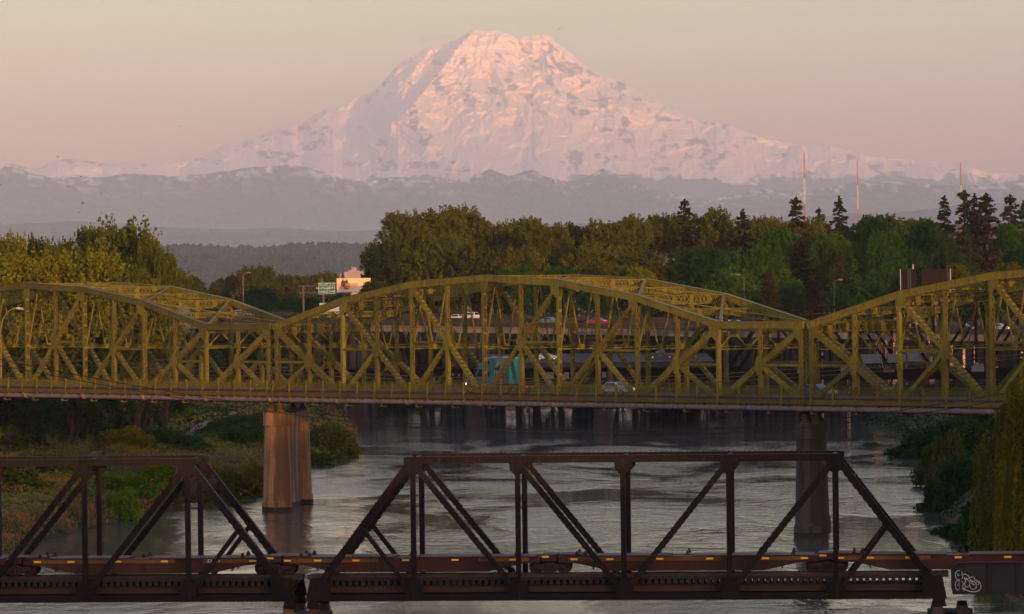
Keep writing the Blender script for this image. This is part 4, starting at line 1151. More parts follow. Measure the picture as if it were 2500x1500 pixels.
# ------------------------------------------------------------------ cars
GLASS = NT('dark_window_glass'); GLASS.set(Base_Color=(.015, .02, .025), Roughness=.12); GLASS = GLASS.m
TYRE = simple('tyre_rubber', (.02, .02, .02), .9); RIM = simple('wheel_rim', (.35, .35, .36), .35, .7)
def lampm(name, col, e):
    t = NT(name); t.set(Base_Color=col, Roughness=.2)
    t.b.inputs['Emission Color'].default_value = (*col, 1); t.b.inputs['Emission Strength'].default_value = e; return t.m
HEAD = lampm('headlight_glow', (1, .72, .42), 4.0); TAIL = lampm('tail_light', (.9, .05, .03), .6); HEADOFF = simple('headlight_glass', (.7, .68, .62), .2)
def carpaint(name, col):
    t = NT(name); t.set(Base_Color=col, Roughness=.32); t.b.inputs['Coat Weight'].default_value = .5; return t.m
def build_car(name, loc, rz, paint, label, kind='sedan', head=False, cat='car', group='cars on the bridges'):
    """x forward"""
    root = empty(name, loc, rz, label, cat, group)
    if kind == 'sedan':
        L, Wd, prof = 4.6, 1.8, [(-2.3,.45),(-2.28,.85),(-2.0,.98),(-1.5,1.0),(1.0,.98),(2.0,.80),(2.25,.62),(2.3,.35),(-2.2,.30)]
        cab = [(-1.65,.98),(-1.0,1.42),(.25,1.45),(1.15,.96)]; win = [(-1.35,1.02),(-.92,1.36),(.20,1.38),(.85,1.02)]
    elif kind == 'suv':
        L, Wd, prof = 4.8, 1.9, [(-2.4,.5),(-2.42,1.05),(-2.35,1.12),(1.1,1.08),(2.15,1.0),(2.38,.75),(2.4,.42),(-2.3,.38)]
        cab = [(-2.35,1.10),(-2.15,1.72),(.35,1.76),(1.15,1.08)]; win = [(-2.1,1.16),(-1.98,1.62),(.25,1.64),(.85,1.16)]
    else:
        L, Wd, prof = 5.4, 1.95, [(-2.7,.6),(-2.7,1.1),(-.7,1.1),(.8,1.1),(2.4,1.02),(2.68,.8),(2.7,.5),(-2.6,.45)]
        cab = [(-.75,1.1),(-.65,1.78),(.45,1.8),(1.2,1.1)]; win = [(-.55,1.16),(-.5,1.66),(.38,1.68),(.9,1.16)]
    mb = MB(); mb.prism(prof, 1, -Wd / 2, Wd / 2)
    v = []; n = len(cab)
    for s in (-1, 1):
        for i, (x, z) in enumerate(cab):
            y = s * (Wd / 2 - .02 if z < 1.2 and kind != 'suv' or i in (0, n - 1) else Wd / 2 - .2); v.append((x, y, z))
    fc = [tuple(range(n)), tuple(range(2 * n - 1, n - 1, -1))] + [(i, i + n, (i + 1) % n + n, (i + 1) % n) for i in range(n)]
    mb.add(v, fc); b = mb.build('body', paint, root)
    m = b.modifiers.new('bevel', 'BEVEL'); m.width = .07; m.segments = 2; m.limit_method = 'ANGLE'
    for s in (-1, 1):
        mb = MB(); n = len(win); yb, yt = Wd / 2 - .015, Wd / 2 - .17
        def wy(z): return s * (yb + (yt - yb) * (z - cab[0][1]) / (cab[1][1] - cab[0][1]) + .012)
        mb.add([(x, wy(z), z) for x, z in win] + [(x, wy(z) - s * .03, z) for x, z in win], [tuple(range(n)), tuple(range(2 * n - 1, n - 1, -1))] + [(i, i + n, (i + 1) % n + n, (i + 1) % n) for i in range(n)])
        mb.build('side_window', GLASS, root)
    def plane_between(p, q, name):
        (x0, z0), (x1, z1) = p, q; w0, w1 = Wd / 2 - .12, Wd / 2 - .28
        if z0 > z1: w0, w1 = w1, w0
        nx, nz = (z1 - z0), -(x1 - x0); l = math.hypot(nx, nz); nx /= l; nz /= l
        if nz < 0: nx, nz = -nx, -nz
        o = .012
        f = lambda t: (x0 + (x1 - x0) * t + nx * o, z0 + (z1 - z0) * t + nz * o)
        a, c = f(.1), f(.88)
        mb = MB(); mb.add([(a[0], -w0, a[1]), (a[0], w0, a[1]), (c[0], w1, c[1]), (c[0], -w1, c[1]), (a[0] - nx * .02, -w0, a[1] - nz * .02), (a[0] - nx * .02, w0, a[1] - nz * .02), (c[0] - nx * .02, w1, c[1] - nz * .02), (c[0] - nx * .02, -w1, c[1] - nz * .02)], [(0,1,2,3),(7,6,5,4),(0,4,5,1),(1,5,6,2),(2,6,7,3),(3,7,4,0)])
        mb.build(name, GLASS, root)
    plane_between(cab[2], cab[3], 'windscreen'); plane_between(cab[0], cab[1], 'rear_window')
    for x in (-L * .31, L * .31):
        for s in (-1, 1):
            mb = MB(); y = s * (Wd / 2 - .06)
            n = 16; v = [(x + .33 * math.cos(k * 2 * math.pi / n), y + e * .11, .33 + .33 * math.sin(k * 2 * math.pi / n)) for e in (-1, 1) for k in range(n)]
            mb.add(v, [tuple(range(n)), tuple(range(2 * n - 1, n - 1, -1))] + [(k, k + n, (k + 1) % n + n, (k + 1) % n) for k in range(n)]); w = mb.build('wheel', TYRE, root)
            mb = MB(); y2 = y + s * .112; v = [(x + .2 * math.cos(k * 2 * math.pi / n), y2 + e * .01, .33 + .2 * math.sin(k * 2 * math.pi / n)) for e in (-1, 1) for k in range(n)]
            mb.add(v, [tuple(range(n)), tuple(range(2 * n - 1, n - 1, -1))] + [(k, k + n, (k + 1) % n + n, (k + 1) % n) for k in range(n)]); mb.build('rim', RIM, w)
    for s in (-1, 1):
        zf = prof[-3][1] if kind == 'sedan' else .78
        mb = MB(); mb.box(L / 2 - .06, L / 2 + .02, s * (Wd / 2 - .42) - .18, s * (Wd / 2 - .42) + .18, .60, .74); mb.build('headlight', HEAD if head else HEADOFF, root)
        mb = MB(); mb.box(-L / 2 - .03, -L / 2 + .05, s * (Wd / 2 - .3) - .16, s * (Wd / 2 - .3) + .16, .72, .90); mb.build('tail_light', TAIL, root)
        mb = MB(); mb.box(.78, .95, s * (Wd / 2 + .02), s * (Wd / 2 + .2), 1.0, 1.14); mb.build('wing_mirror', paint, root)
    return root
WHITE = carpaint('white_car_paint', (.62, .62, .62)); SILV = carpaint('silver_car_paint', (.33, .36, .42)); BLUEG = carpaint('blue_grey_paint', (.13, .19, .25)); RED = carpaint('red_car_paint', (.35, .015, .03)); DARK = carpaint('dark_car_paint', (.02, .024, .03)); BLUE = carpaint('blue_car_paint', (.05, .12, .22)); PALE = carpaint('pale_blue_paint', (.45, .5, .58))
DZ = 14.15
def on_bridge(px, b):  # position along the yellow deck for a photo column
    k = (px - 1250) / F; p = BX0 + NV[0] * b, BY0 + NV[1] * b
    a = (k * p[1] - p[0]) / (DV[0] - k * DV[1]); return Vector((p[0] + DV[0] * a, p[1] + DV[1] * a, DZ))
build_car('car', on_bridge(1506, 3.2), BRZ, WHITE, 'white sedan heading right on the yellow bridge deck, its lamp catching the sun', head=True)  # sun glint on its lamp is put in as a glowing headlight
build_car('car', on_bridge(1992, 3.4), BRZ, BLUE, 'dark blue car on the yellow bridge deck, half hidden behind the railing at right', kind='sedan')
def on_viaduct(px, b, off=.0):
    k = (px - 1250) / F; p = ipt(0, b, 0); s = (k * p.y - p.x) / (ID.x - k * ID.y)
    q = ipt(s, b, izs(s) + 1.60 + .022 * b); return q
for px, b, pt, lb, kd, dr in ((1142, 26, WHITE, 'white estate SUV on the far side of the motorway, left of centre', 'suv', 0), (1112, 20, WHITE, 'low white car just in front of the white SUV on the motorway', 'sedan', 0),
        (1337, 11, BLUEG, 'blue grey sedan on the motorway, left of the red car', 'sedan', 0), (1456, 11, RED, 'red sedan on the motorway between the yellow truss posts', 'sedan', 0),
        (1762, 20, SILV, 'silver SUV on the motorway above the low end of the middle yellow span', 'suv', 1), (1797, 11, DARK, 'dark sedan just right of the silver SUV on the motorway', 'sedan', 1),
        (597, 22, PALE, 'pale blue car on the motorway seen through the left yellow span', 'suv', 1), (2440, 11, SILV, 'silver car with lit headlights on the motorway at the far right', 'sedan', 1), (2350, 6, DARK, 'dark car on the near lane of the motorway at the far right', 'suv', 1), (2218, 26, PALE, 'pale car on the motorway below the dark billboard backs', 'suv', 1)):
    build_car('car', on_viaduct(px, b), IA + (0 if dr else math.pi), pt, lb, kd, head=(px == 2440))
def lorry_box():
    p = on_viaduct(820, 24); root = empty('box_truck', tuple(p), IA, 'white box lorry on the motorway above the sunlit pier', 'truck')
    mb = MB(); mb.box(-3.6, 2.2, -1.2, 1.2, 1.0, 3.5); mb.build('cargo_box', WHITE, root)
    mb = MB(); mb.prism([(2.25, .5), (2.25, 2.5), (3.2, 2.5), (3.9, 1.6), (4.1, .5)], 1, -1.1, 1.1); mb.build('cab', WHITE, root)
    mb = MB(); mb.prism([(3.27, 2.42), (3.87, 1.66), (3.89, 1.68), (3.29, 2.44)], 1, -.95, .95); mb.build('windscreen', GLASS, root)
    mb = MB(); mb.box(-3.6, 3.6, -.5, .5, .6, .98); mb.build('chassis', TYRE, root)
    for x in (-2.4, 3.0):
        for s in (-1, 1):
            mb = MB(); n = 14; y = s * 1.05; v = [(x + .48 * math.cos(k * 2 * math.pi / n), y + e * .14, .48 + .48 * math.sin(k * 2 * math.pi / n)) for e in (-1, 1) for k in range(n)]
            mb.add(v, [tuple(range(n)), tuple(range(2 * n - 1, n - 1, -1))] + [(k, k + n, (k + 1) % n + n, (k + 1) % n) for k in range(n)]); mb.build('wheel', TYRE, root)
lorry_box()

# ------------------------------------------------------------------ turquoise tractor unit on the bridge, nose to the left
TEAL = carpaint('turquoise_truck_paint', (.022, .16, .20)); CREAM = simple('truck_equipment_cream', (.30, .28, .17), .6); CHR = simple('truck_metal', (.25, .23, .22), .35, .8)
def build_truck():
    p = on_bridge(1195, 2.6); root = empty('tractor_truck', tuple(p), BRZ + math.pi, 'turquoise sleeper-cab lorry heading left across the yellow bridge', 'truck'); root.scale = (.84, 1, 1)
    # x forward (to the left in view)
    def loft(name, prof, w, mat, bev=.12, par=root):
        mb = MB(); mb.prism(prof, 1, -w / 2, w / 2); o = mb.build(name, mat, par); m = o.modifiers.new('bevel', 'BEVEL'); m.width = bev; m.segments = 3; m.limit_method = 'ANGLE'; return o
    loft('hood', [(1.6, .75), (1.6, 2.05), (2.6, 1.95), (3.35, 1.75), (3.6, 1.5), (3.65, .75)], 2.0, TEAL, .15)
    cab = loft('cab', [(-2.45, .85), (-2.45, 4.12), (-1.5, 4.15), (-.55, 4.02), (.2, 3.68), (.75, 3.2), (1.05, 2.75), (1.62, 2.05), (1.62, .85)], 2.44, TEAL, .14)
    loft('fuel_tank_fairing', [(-2.6, .35), (-2.6, .82), (.4, .82), (.4, .35)], 2.5, TEAL, .05)
    for s in (-1, 1):
        y = s * 1.225
        mb = MB(); mb.add([(.05, y, 1.95), (1.05, y, 1.95), (.95, y, 2.25), (.62, y, 2.78), (.05, y, 2.78), (.05, y - s * .03, 1.95), (1.05, y - s * .03, 1.95), (.95, y - s * .03, 2.25), (.62, y - s * .03, 2.78), (.05, y - s * .03, 2.78)], [(0,1,2,3,4), (9,8,7,6,5)] + [(i, i + 5, (i + 1) % 5 + 5, (i + 1) % 5) for i in range(5)])
        d = mb.build('side_window', GLASS, cab)
        mb = MB(); mb.add([(-1.0, y, 3.75), (-1.35, y, 3.7), (-1.45, y, 3.15), (-1.15, y, 3.35), (-1.0, y - s * .02, 3.75), (-1.35, y - s * .02, 3.7), (-1.45, y - s * .02, 3.15), (-1.15, y - s * .02, 3.35)], [(0,1,2,3),(7,6,5,4),(0,4,5,1),(1,5,6,2),(2,6,7,3),(3,7,4,0)]); mb.build('roof_window', GLASS, cab)
        mb = MB(); mb.box(-1.35, -1.05, y - .012 if s > 0 else y - .008, y + .008 if s > 0 else y + .012, 1.95, 2.45); mb.build('sleeper_window', GLASS, cab)
        mb = MB(); mb.box(-.08, -.05, y - .01, y + .012, 1.0, 2.85); mb.box(1.2, 1.23, y - .01, y + .012, 1.0, 2.0); mb.box(-.1, .06, y, y + s * .05, 1.6, 1.75); mb.build('door_seam', TYRE, cab)
        mb = MB(); mb.box(1.15, 1.3, y + s * .1, y + s * .35, 1.9, 2.6); mb.box(1.15, 1.22, y, y + s * .1, 2.0, 2.04); mb.build('wing_mirror', TYRE, root)
    mb = MB(); mb.prism([(1.02, 2.80), (1.56, 2.13), (1.59, 2.15), (1.05, 2.82)], 1, -1.0, 1.0); mb.build('windscreen', GLASS, cab)
    mb = MB(); mb.prism([(1.0, 2.95), (1.5, 2.85), (1.48, 2.8), (1.0, 2.85)], 1, -1.1, 1.1); mb.build('sun_visor', TEAL, cab)
    mb = MB(); mb.box(3.62, 3.7, -.6, .6, .8, 1.5); mb.build('grille', CHR, root)
    mb = MB(); mb.box(3.5, 3.8, -1.15, 1.15, .35, .72); mb.build('bumper', CHR, root)
    for s in (-1, 1):
        mb = MB(); mb.box(3.5, 3.68, s * .78 - .16, s * .78 + .16, .95, 1.25); mb.build('headlight', HEAD, root)
    # equipment behind the cab, then a second turquoise body
    mb = MB(); mb.box(-4.3, -2.5, -1.12, 1.12, 1.1, 3.95); mb.build('tool_locker', CREAM, root)
    mb = MB(); mb.tube([(-3.9, 1.3, 1.2), (-3.9, 1.3, 3.2)], .2, 10); mb.tube([(-3.0, 1.3, 3.0), (-3.7, 1.3, 3.0)], .3, 10); mb.tube([(-3.1, 1.3, 1.3), (-3.4, 1.3, 2.4)], .15, 8); mb.build('exhaust_and_hoses', CHR, root)
    loft('rear_body', [(-5.2, 1.05), (-5.2, 4.05), (-4.75, 4.1), (-4.4, 3.8), (-4.4, 1.05)], 2.4, TEAL, .12)
    mb = MB(); mb.box(-7.6, 3.3, -.45, .45, .6, 1.0); mb.build('chassis', TYRE, root)
    for x in (2.55, -4.6, -6.0):
        for s in (-1, 1):
            mb = MB(); n = 18; y = s * 1.0; v = [(x + .52 * math.cos(k * 2 * math.pi / n), y + e * .17, .52 + .52 * math.sin(k * 2 * math.pi / n)) for e in (-1, 1) for k in range(n)]
            mb.add(v, [tuple(range(n)), tuple(range(2 * n - 1, n - 1, -1))] + [(k, k + n, (k + 1) % n + n, (k + 1) % n) for k in range(n)]); w = mb.build('wheel', TYRE, root)
            mb = MB(); y2 = y + s * .172; v = [(x + .3 * math.cos(k * 2 * math.pi / n), y2 + e * .012, .52 + .3 * math.sin(k * 2 * math.pi / n)) for e in (-1, 1) for k in range(n)]
            mb.add(v, [tuple(range(n)), tuple(range(2 * n - 1, n - 1, -1))] + [(k, k + n, (k + 1) % n + n, (k + 1) % n) for k in range(n)]); mb.build('rim', RIM, w)
    for s in (-1, 1):
        mb = MB(); mb.box(-7.65, -7.55, s * .4 - .1, s * .4 + .1, .75, .95); mb.build('tail_light', TAIL, root)
build_truck()

# ------------------------------------------------------------------ flat container cars
RCAR = steel('rusty_railcar_paint', (.07, .024, .013), (.03, .016, .01), .5); RSILL = steel('ochre_railcar_sill', (.17, .075, .02), (.07, .03, .015), .5); RDK = steel('railcar_truck_iron', (.04, .02, .016), (.025, .013, .01), .5)
REFL = simple('yellow_reflector', (.95, .52, .02), .5, var=.05)
REFLT = NT('retro_reflector'); REFLT.set(Base_Color=(1.0, .55, .02), Roughness=.35); REFLT = REFLT.m
def textmesh(txt, size, mat, parent, loc, rot, name='lettering', ext=.006, shear=0.0):
    cu = bpy.data.curves.new(name, 'FONT'); cu.body = txt; cu.size = size; cu.extrude = ext; cu.align_x = 'CENTER'; cu.align_y = 'CENTER'; cu.shear = shear; cu.offset = size * .012
    o = bpy.data.objects.new('tmp_text', cu); COL.objects.link(o)
    bpy.context.view_layer.update()
    me = bpy.data.meshes.new_from_object(o.evaluated_get(bpy.context.evaluated_depsgraph_get()))
    bpy.data.objects.remove(o); me.materials.clear(); me.materials.append(mat)
    m = bpy.data.objects.new(name, me); COL.objects.link(m); m.location = loc; m.rotation_euler = rot
    if parent: m.parent = parent
    return m
def rail_s(px, b):
    px = px - 7.5; k = (px - 1250) / F; p = RP0 + RN * b
    return (k * p.y - p.x) / (RD.x - k * RD.y)
def bogie(parent, x):
    root_kids = []
    mb = MB(); n = 20
    for s in (-1, 1):
        y = s * .98
        mb.prism([(x - 1.15, .50), (x - .95, .68), (x - .5, .62), (x - .3, .75), (x + .3, .75), (x + .5, .62), (x + .95, .68), (x + 1.15, .50), (x + 1.0, .35), (x + .75, .40), (x + .45, .12), (x - .45, .12), (x - .75, .40), (x - 1.0, .35)], 1, y - .06, y + .06)
        for q in (-.22, 0, .22): mb.tube([(x + q, y + s * .08, .2), (x + q, y + s * .08, .6)], .075, 8)
        for q in (-.92, .92): mb.box(x + q - .14, x + q + .14, y - .1, y + .12, .36, .62)
    mb.box(x - .25, x + .25, -1.1, 1.1, .5, .82)
    fr = mb.build('bogie_frame', RDK, parent)
    for q in (-.92, .92):
        for s in (-1, 1):
            mb = MB(); y = s * .74
            for (r, e0, e1) in ((.46, -.065, .065), (.50, -.09 * s - .02, -.09 * s + .02)):
                v = [(x + q + r * math.cos(k * 2 * math.pi / n), y + e, .46 + r * math.sin(k * 2 * math.pi / n)) for e in (e0, e1) for k in range(n)]
                mb.add(v, [tuple(range(n)), tuple(range(2 * n - 1, n - 1, -1))] + [(k, k + n, (k + 1) % n + n, (k + 1) % n) for k in range(n)])
            mb.build('wheel', RDK, parent)
        mb = MB(); mb.tube([(x + q, -.7, .46), (x + q, .7, .46)], .08, 8); mb.build('axle', RDK, parent)
BOG = [rail_s(p, 1.8) for p in (40, 672, 1343, 2019)]; step = (BOG[3] - BOG[0]) / 3
BOG = [BOG[0] - step] + BOG + [BOG[3] + step * .99]
def build_railcars():
    labs = ['rust red flat container car leaving the frame at far left', 'flat container car under the left truss, with white numbers 53 on its ochre sill', 'flat container car between the brown pier and the centre wheels', 'flat container car right of the centre wheels', 'flat container car running behind the graffiti covered girder']
    for i in range(5):
        a, b = BOG[i], BOG[i + 1]; L = b - a
        root = empty('flat_railcar', tuple(RP0 + RD * a + RN * RW / 2 + Vector((0, 0, 6.335))), RA, labs[i], 'railcar', 'linked flat railcars of one train')
        ed = .62
        mb = MB()
        for y in (-1.25, 1.25):
            mb.prism([(ed, 1.16), (L - ed, 1.16), (L - ed, .80), (L - 2.0, .68), (L - 4.2, .18), (4.2, .18), (2.0, .68), (ed, .80)], 1, y - .03, y + .03)
        mb.box(ed, L - ed, -1.22, 1.22, .95, 1.12); mb.build('side_sill', RCAR, root)
        for y in (-1.3, 1.3):
            s = 1 if y > 0 else -1
            mb = MB(); x0, x1 = (1.3, L * .62) if i % 2 else (L * .06, L * .38)
            mb.box(x0, x1, y - .05, y + .05, .86, 1.12); mb.build('sill_plate', RSILL, root); mb = MB(); mb.box(L - 4.8, L - 1.4, y - .05, y + .05, .86, 1.12); mb.build('sill_plate', RSILL, root)
            for q in ((.09, .22, .40, .58, .78, .92) if i % 2 else (.05, .16, .30, .48, .66, .87)):
                mb = MB(); mb.box(L * q - .24, L * q + .24, y + s * .055 - .004, y + s * .055 + .012, .93, 1.06); mb.build('yellow_reflector', REFLT, root)
            for q in (.16, .5, .84): mb = MB(); mb.box(L * q - .15, L * q + .15, y - .04, y + .07, .45, .86); mb.box(L * q - .05, L * q + .05, y - .09, y + .09, .3, .5); mb.build('bracket', RDK, root)
        mb = MB(); mb.box(ed + .2, L * .44, -1.38, 1.38, 1.13, 1.24); mb.box(L * .52, L - ed - .2, -1.38, 1.38, 1.13, 1.22); mb.box(ed, ed + 1.6, -1.3, 1.3, 1.245, 1.33); mb.build('deck_plate', RCAR, root)
        for q in (.1, .13, .5, .88): 
            for y in (-1.2, 1.2):
                mb = MB(); mb.prism([(L * q - .16, 1.24), (L * q + .16, 1.24), (L * q + .08, 1.42), (L * q + .06, 1.52), (L * q - .06, 1.52), (L * q - .08, 1.42)], 1, y - .1, y + .1)
                mb.build('container_lock', RDK, root)
        bogie(root, 0)
        mb = MB(); mb.box(-.55, .5, -1.3, 1.3, .86, 1.32); mb.box(-.62, .62, -.5, .5, .75, 1.1); mb.build('joint_saddle', RDK, root)
        mb = MB(); mb.box(-.5, -.02, -1.32, -1.305, 1.1, 1.23); mb.build('yellow_reflector', REFLT, root)
        if i in (1, 2):
            px = 452 + 506 / 2.909 * 0 + (508 - 452) if i == 1 else 828
            xx = rail_s(511 if i == 1 else 826, 1.2) - a
            textmesh('53', .34, PAINTW, root, (xx, -1.362, 1.0), (math.pi / 2, 0, 0), 'painted_number', shear=.25)
build_railcars()
# ------------------------------------------------------------------ trees: crowns are thousands of leaf faces on shoots spread through the crown
LEAFM = foliage('broad_leaf', (0.078, 0.090, 0.018), .50, .22)
NEEDLE = foliage('conifer_needles', (0.036, 0.036, 0.014), .45, .10)
BARK = simple('tree_bark', (.05, .035, .026), .9)
BARKL = simple('pale_bark', (.045, .032, .026), .9)
def rot_to(dirs, rng, n):
    pass
def leaf_tris(P, size, rng, up=0.0, D=None):
    """one kite (4 corners) per point; random tilt, optionally pointing along D"""
    n = len(P)
    a = rng.normal(size=(n, 3)); a[:, 2] += up
    if D is not None: a = a * 0.55 + D * 1.0
    a /= np.linalg.norm(a, axis=1)[:, None] + 1e-9
    b = np.cross(a, rng.normal(size=(n, 3))); b /= np.linalg.norm(b, axis=1)[:, None] + 1e-9
    s = size * rng.uniform(.65, 1.35, n)[:, None]
    V = np.stack([P - a * s * .6, P + b * s * .42, P + a * s * .75, P - b * s * .42], 1)
    return V.reshape(-1, 3)
def quads(nv): return np.arange(nv).reshape(-1, 4)

def limb_mesh(mb, p0, p1, r0, r1, rng, bend=.12, seg=5):
    p0 = Vector(p0); p1 = Vector(p1); d = p1 - p0; L = d.length
    o = Vector(rng.normal(size=3)) * L * bend; pts = []; rs = []
    for i in range(seg + 1):
        t = i / seg; pts.append(p0 + d * t + o * math.sin(math.pi * t)); rs.append(r0 + (r1 - r0) * t)
    mb.tube(pts, rs, 6)
    return pts

def crown_broad(seed, h, w, shoots, leaves, size, clear=.12, upright=.5, lobes=7, gap=.0, shoot_len=2.6, shoot_w=.55, dome=0.0):
    """lobed crown: big limbs carry lobes, lobes carry upright shoots, shoots carry leaves"""
    rng = np.random.default_rng(seed)
    # lobes fill the crown height, wider in the middle
    LC = []; LR = []
    for i in range(lobes):
        z = clear + (1 - clear) * ((i + rng.uniform(.1, .9)) / lobes) ** (.55 if dome else .9)
        env = math.sin(math.pi * min(1, (z - clear * .4) / (1.03 - clear * .4)) ** .8) ** .65
        if dome: env = max(0.0, 1 - max(0.0, (z - dome) / (1.0 - dome)) ** 2.2) ** .5 * min(1, .55 + z); z = min(z, .93)
        r = w / 2 * env * rng.uniform(.35, .85); a = rng.uniform(0, 2 * math.pi)
        LC.append((r * math.cos(a), r * math.sin(a), z * h)); LR.append(max(w * .16, w * .34 * env * rng.uniform(.75, 1.15)))
    LC = np.array(LC); LR = np.array(LR)
    which = rng.choice(lobes, shoots, p=LR ** 2 / (LR ** 2).sum())
    d = rng.normal(size=(shoots, 3)); d[:, 2] = np.abs(d[:, 2]) * .9 - .25; d /= np.linalg.norm(d, axis=1)[:, None]
    rad = LR[which] * rng.uniform(.55, 1.0, shoots) ** .6
    C = LC[which] + d * rad[:, None] * np.array([1, 1, 1.25])
    D = d * (1 - upright) + np.array([0, 0, 1]) * upright; D /= np.linalg.norm(D, axis=1)[:, None]
    ln = shoot_len * rng.uniform(.5, 1.4, shoots)
    N = shoots * leaves; sidx = np.repeat(np.arange(shoots), leaves)
    t = rng.beta(1.3, 1.3, N); thick = shoot_w * np.sin(np.pi * np.clip(t * .92 + .06, 0, 1)) ** .8
    q = rng.normal(size=(N, 3)); q -= (q * D[sidx]).sum(1)[:, None] * D[sidx]; q /= np.linalg.norm(q, axis=1)[:, None] + 1e-9
    P = C[sidx] + D[sidx] * ((t - .25) * ln[sidx])[:, None] + q * (thick * rng.uniform(.3, 1, N))[:, None]
    P[:, 2] = np.clip(P[:, 2], .3, None)
    V = leaf_tris(P, size, rng, 0, D[sidx])
    mb = MB(); trunk = limb_mesh(mb, (0, 0, -1), (rng.normal() * .3, rng.normal() * .3, h * .82), h * .018 + .1, .06, rng, .02, 8)
    for c in LC:
        zb = max(.08, c[2] / h * .55); base = trunk[min(8, int(zb * 8))]
        limb_mesh(mb, base, c, h * .008 + .04, .04, rng, .10, 4)
    return V, mb
def crown_conifer(seed, h, w, leaves, size, clear=.06, droop=.35, whorls=26, ragged=.35, per=9):
    rng = np.random.default_rng(seed); P = []; Dd = []
    mb = MB(); mb.tube([(0, 0, -1), (0, 0, h * .5), (0, 0, h)], [h * .012 + .08, h * .007 + .05, .03], 6)
    for i in range(whorls):
        z = clear + (1 - clear) * (i / whorls) ** .9; zb_ = z; r = w / 2 * (1 - z) ** .62 * rng.uniform(1 - ragged, 1.08) + .25
        nb = per if z < .8 else max(4, per - 4)
        for k in range(nb):
            a = rng.uniform(0, 2 * math.pi); rr = r * rng.uniform(.6, 1.15); n = max(6, int(leaves * rr / (w / 2)))
            t = rng.beta(1.5, 1.0, n); x = rr * t; zz = (z + (zj := rng.uniform(-.5, .5) / whorls)) * h - droop * rr * t ** 1.3 + rr * .10 * (t > .8)
            side = rng.normal(size=n) * (.10 + .16 * rr * (1 - t * .6))
            P.append(np.stack([x * math.cos(a) - side * math.sin(a), x * math.sin(a) + side * math.cos(a), zz + rng.normal(size=n) * .10 - np.abs(side) * .25], -1))
            Dd.append(np.repeat(np.array([[math.cos(a), math.sin(a), -droop]]), n, 0))
            if k % 3 == 0: mb.beam((0, 0, z * h), (rr * .8 * math.cos(a), rr * .8 * math.sin(a), z * h - droop * rr * .6), .07, .07)
    n = 30; P.append(np.stack([rng.normal(size=n) * .12, rng.normal(size=n) * .12, h * (1 - rng.random(n) * .05)], -1)); Dd.append(np.repeat(np.array([[0, 0, 1.]]), n, 0))
    V = leaf_tris(np.concatenate(P), size, rng, 0, np.concatenate(Dd))
    return V, mb

TEMPL = {}
BASEH = {'poplar': (30, 13), 'cotton': (30, 17), 'round': (20, 16), 'fir': (30, 11), 'spruce': (20, 11), 'cedar': (22, 14)}
def template(key, V, mb, mat, bark):
    me = bpy.data.meshes.new('crown'); Vn = np.array(V, np.float32)
    H0, W0 = BASEH[key[0]]; top_ = np.quantile(Vn[:, 2], .9995); rad_ = np.quantile(np.hypot(Vn[:, 0], Vn[:, 1]), .985)
    if key[0] in ('poplar', 'cotton', 'round'): Vn[:, 2] *= H0 / top_; Vn[:, :2] *= (W0 / 2) / rad_
    Fq = quads(len(Vn)).astype(np.int32)
    o = mesh_np('crown', Vn, Fq, mat); t = mb.build('trunk', bark); m1, m2 = o.data, t.data
    bpy.data.objects.remove(o); bpy.data.objects.remove(t); bpy.data.meshes.remove(me)
    TEMPL[key] = (m1, m2)
# unit sizes: heights in metres, scaled per tree
for s in range(3): template(('poplar', s), *crown_broad(100 + s, 30, 13, 760, 32, .38, .08, .72, 15, shoot_len=3.2, shoot_w=.55, dome=.35), LEAFM, BARKL)
for s in range(3): template(('cotton', s), *crown_broad(200 + s, 30, 17, 900, 30, .46, .22, .42, 18, shoot_len=2.2, shoot_w=.75, dome=.62), LEAFM, BARKL)
for s in range(3): template(('round', s), *crown_broad(300 + s, 20, 16, 1000, 28, .44, .06, .15, 15, shoot_len=1.3, shoot_w=.75, dome=.55), LEAFM, BARK)
for s in range(3): template(('fir', s), *crown_conifer(400 + s, 30, 11, 84, .46, .10, .30, 30, .40, 9), NEEDLE, BARK)
for s in range(2): template(('spruce', s), *crown_conifer(500 + s, 20, 11, 52, .36, .02, .12, 30, .15, 12), NEEDLE, BARK)
for s in range(2): template(('cedar', s), *crown_conifer(600 + s, 22, 14, 40, .34, .02, .42, 26, .25, 9), NEEDLE, BARK)
BASEH = {'poplar': (30, 13), 'cotton': (30, 17), 'round': (20, 16), 'fir': (30, 11), 'spruce': (20, 11), 'cedar': (22, 14)}
BARE = None
TREEN = [0]
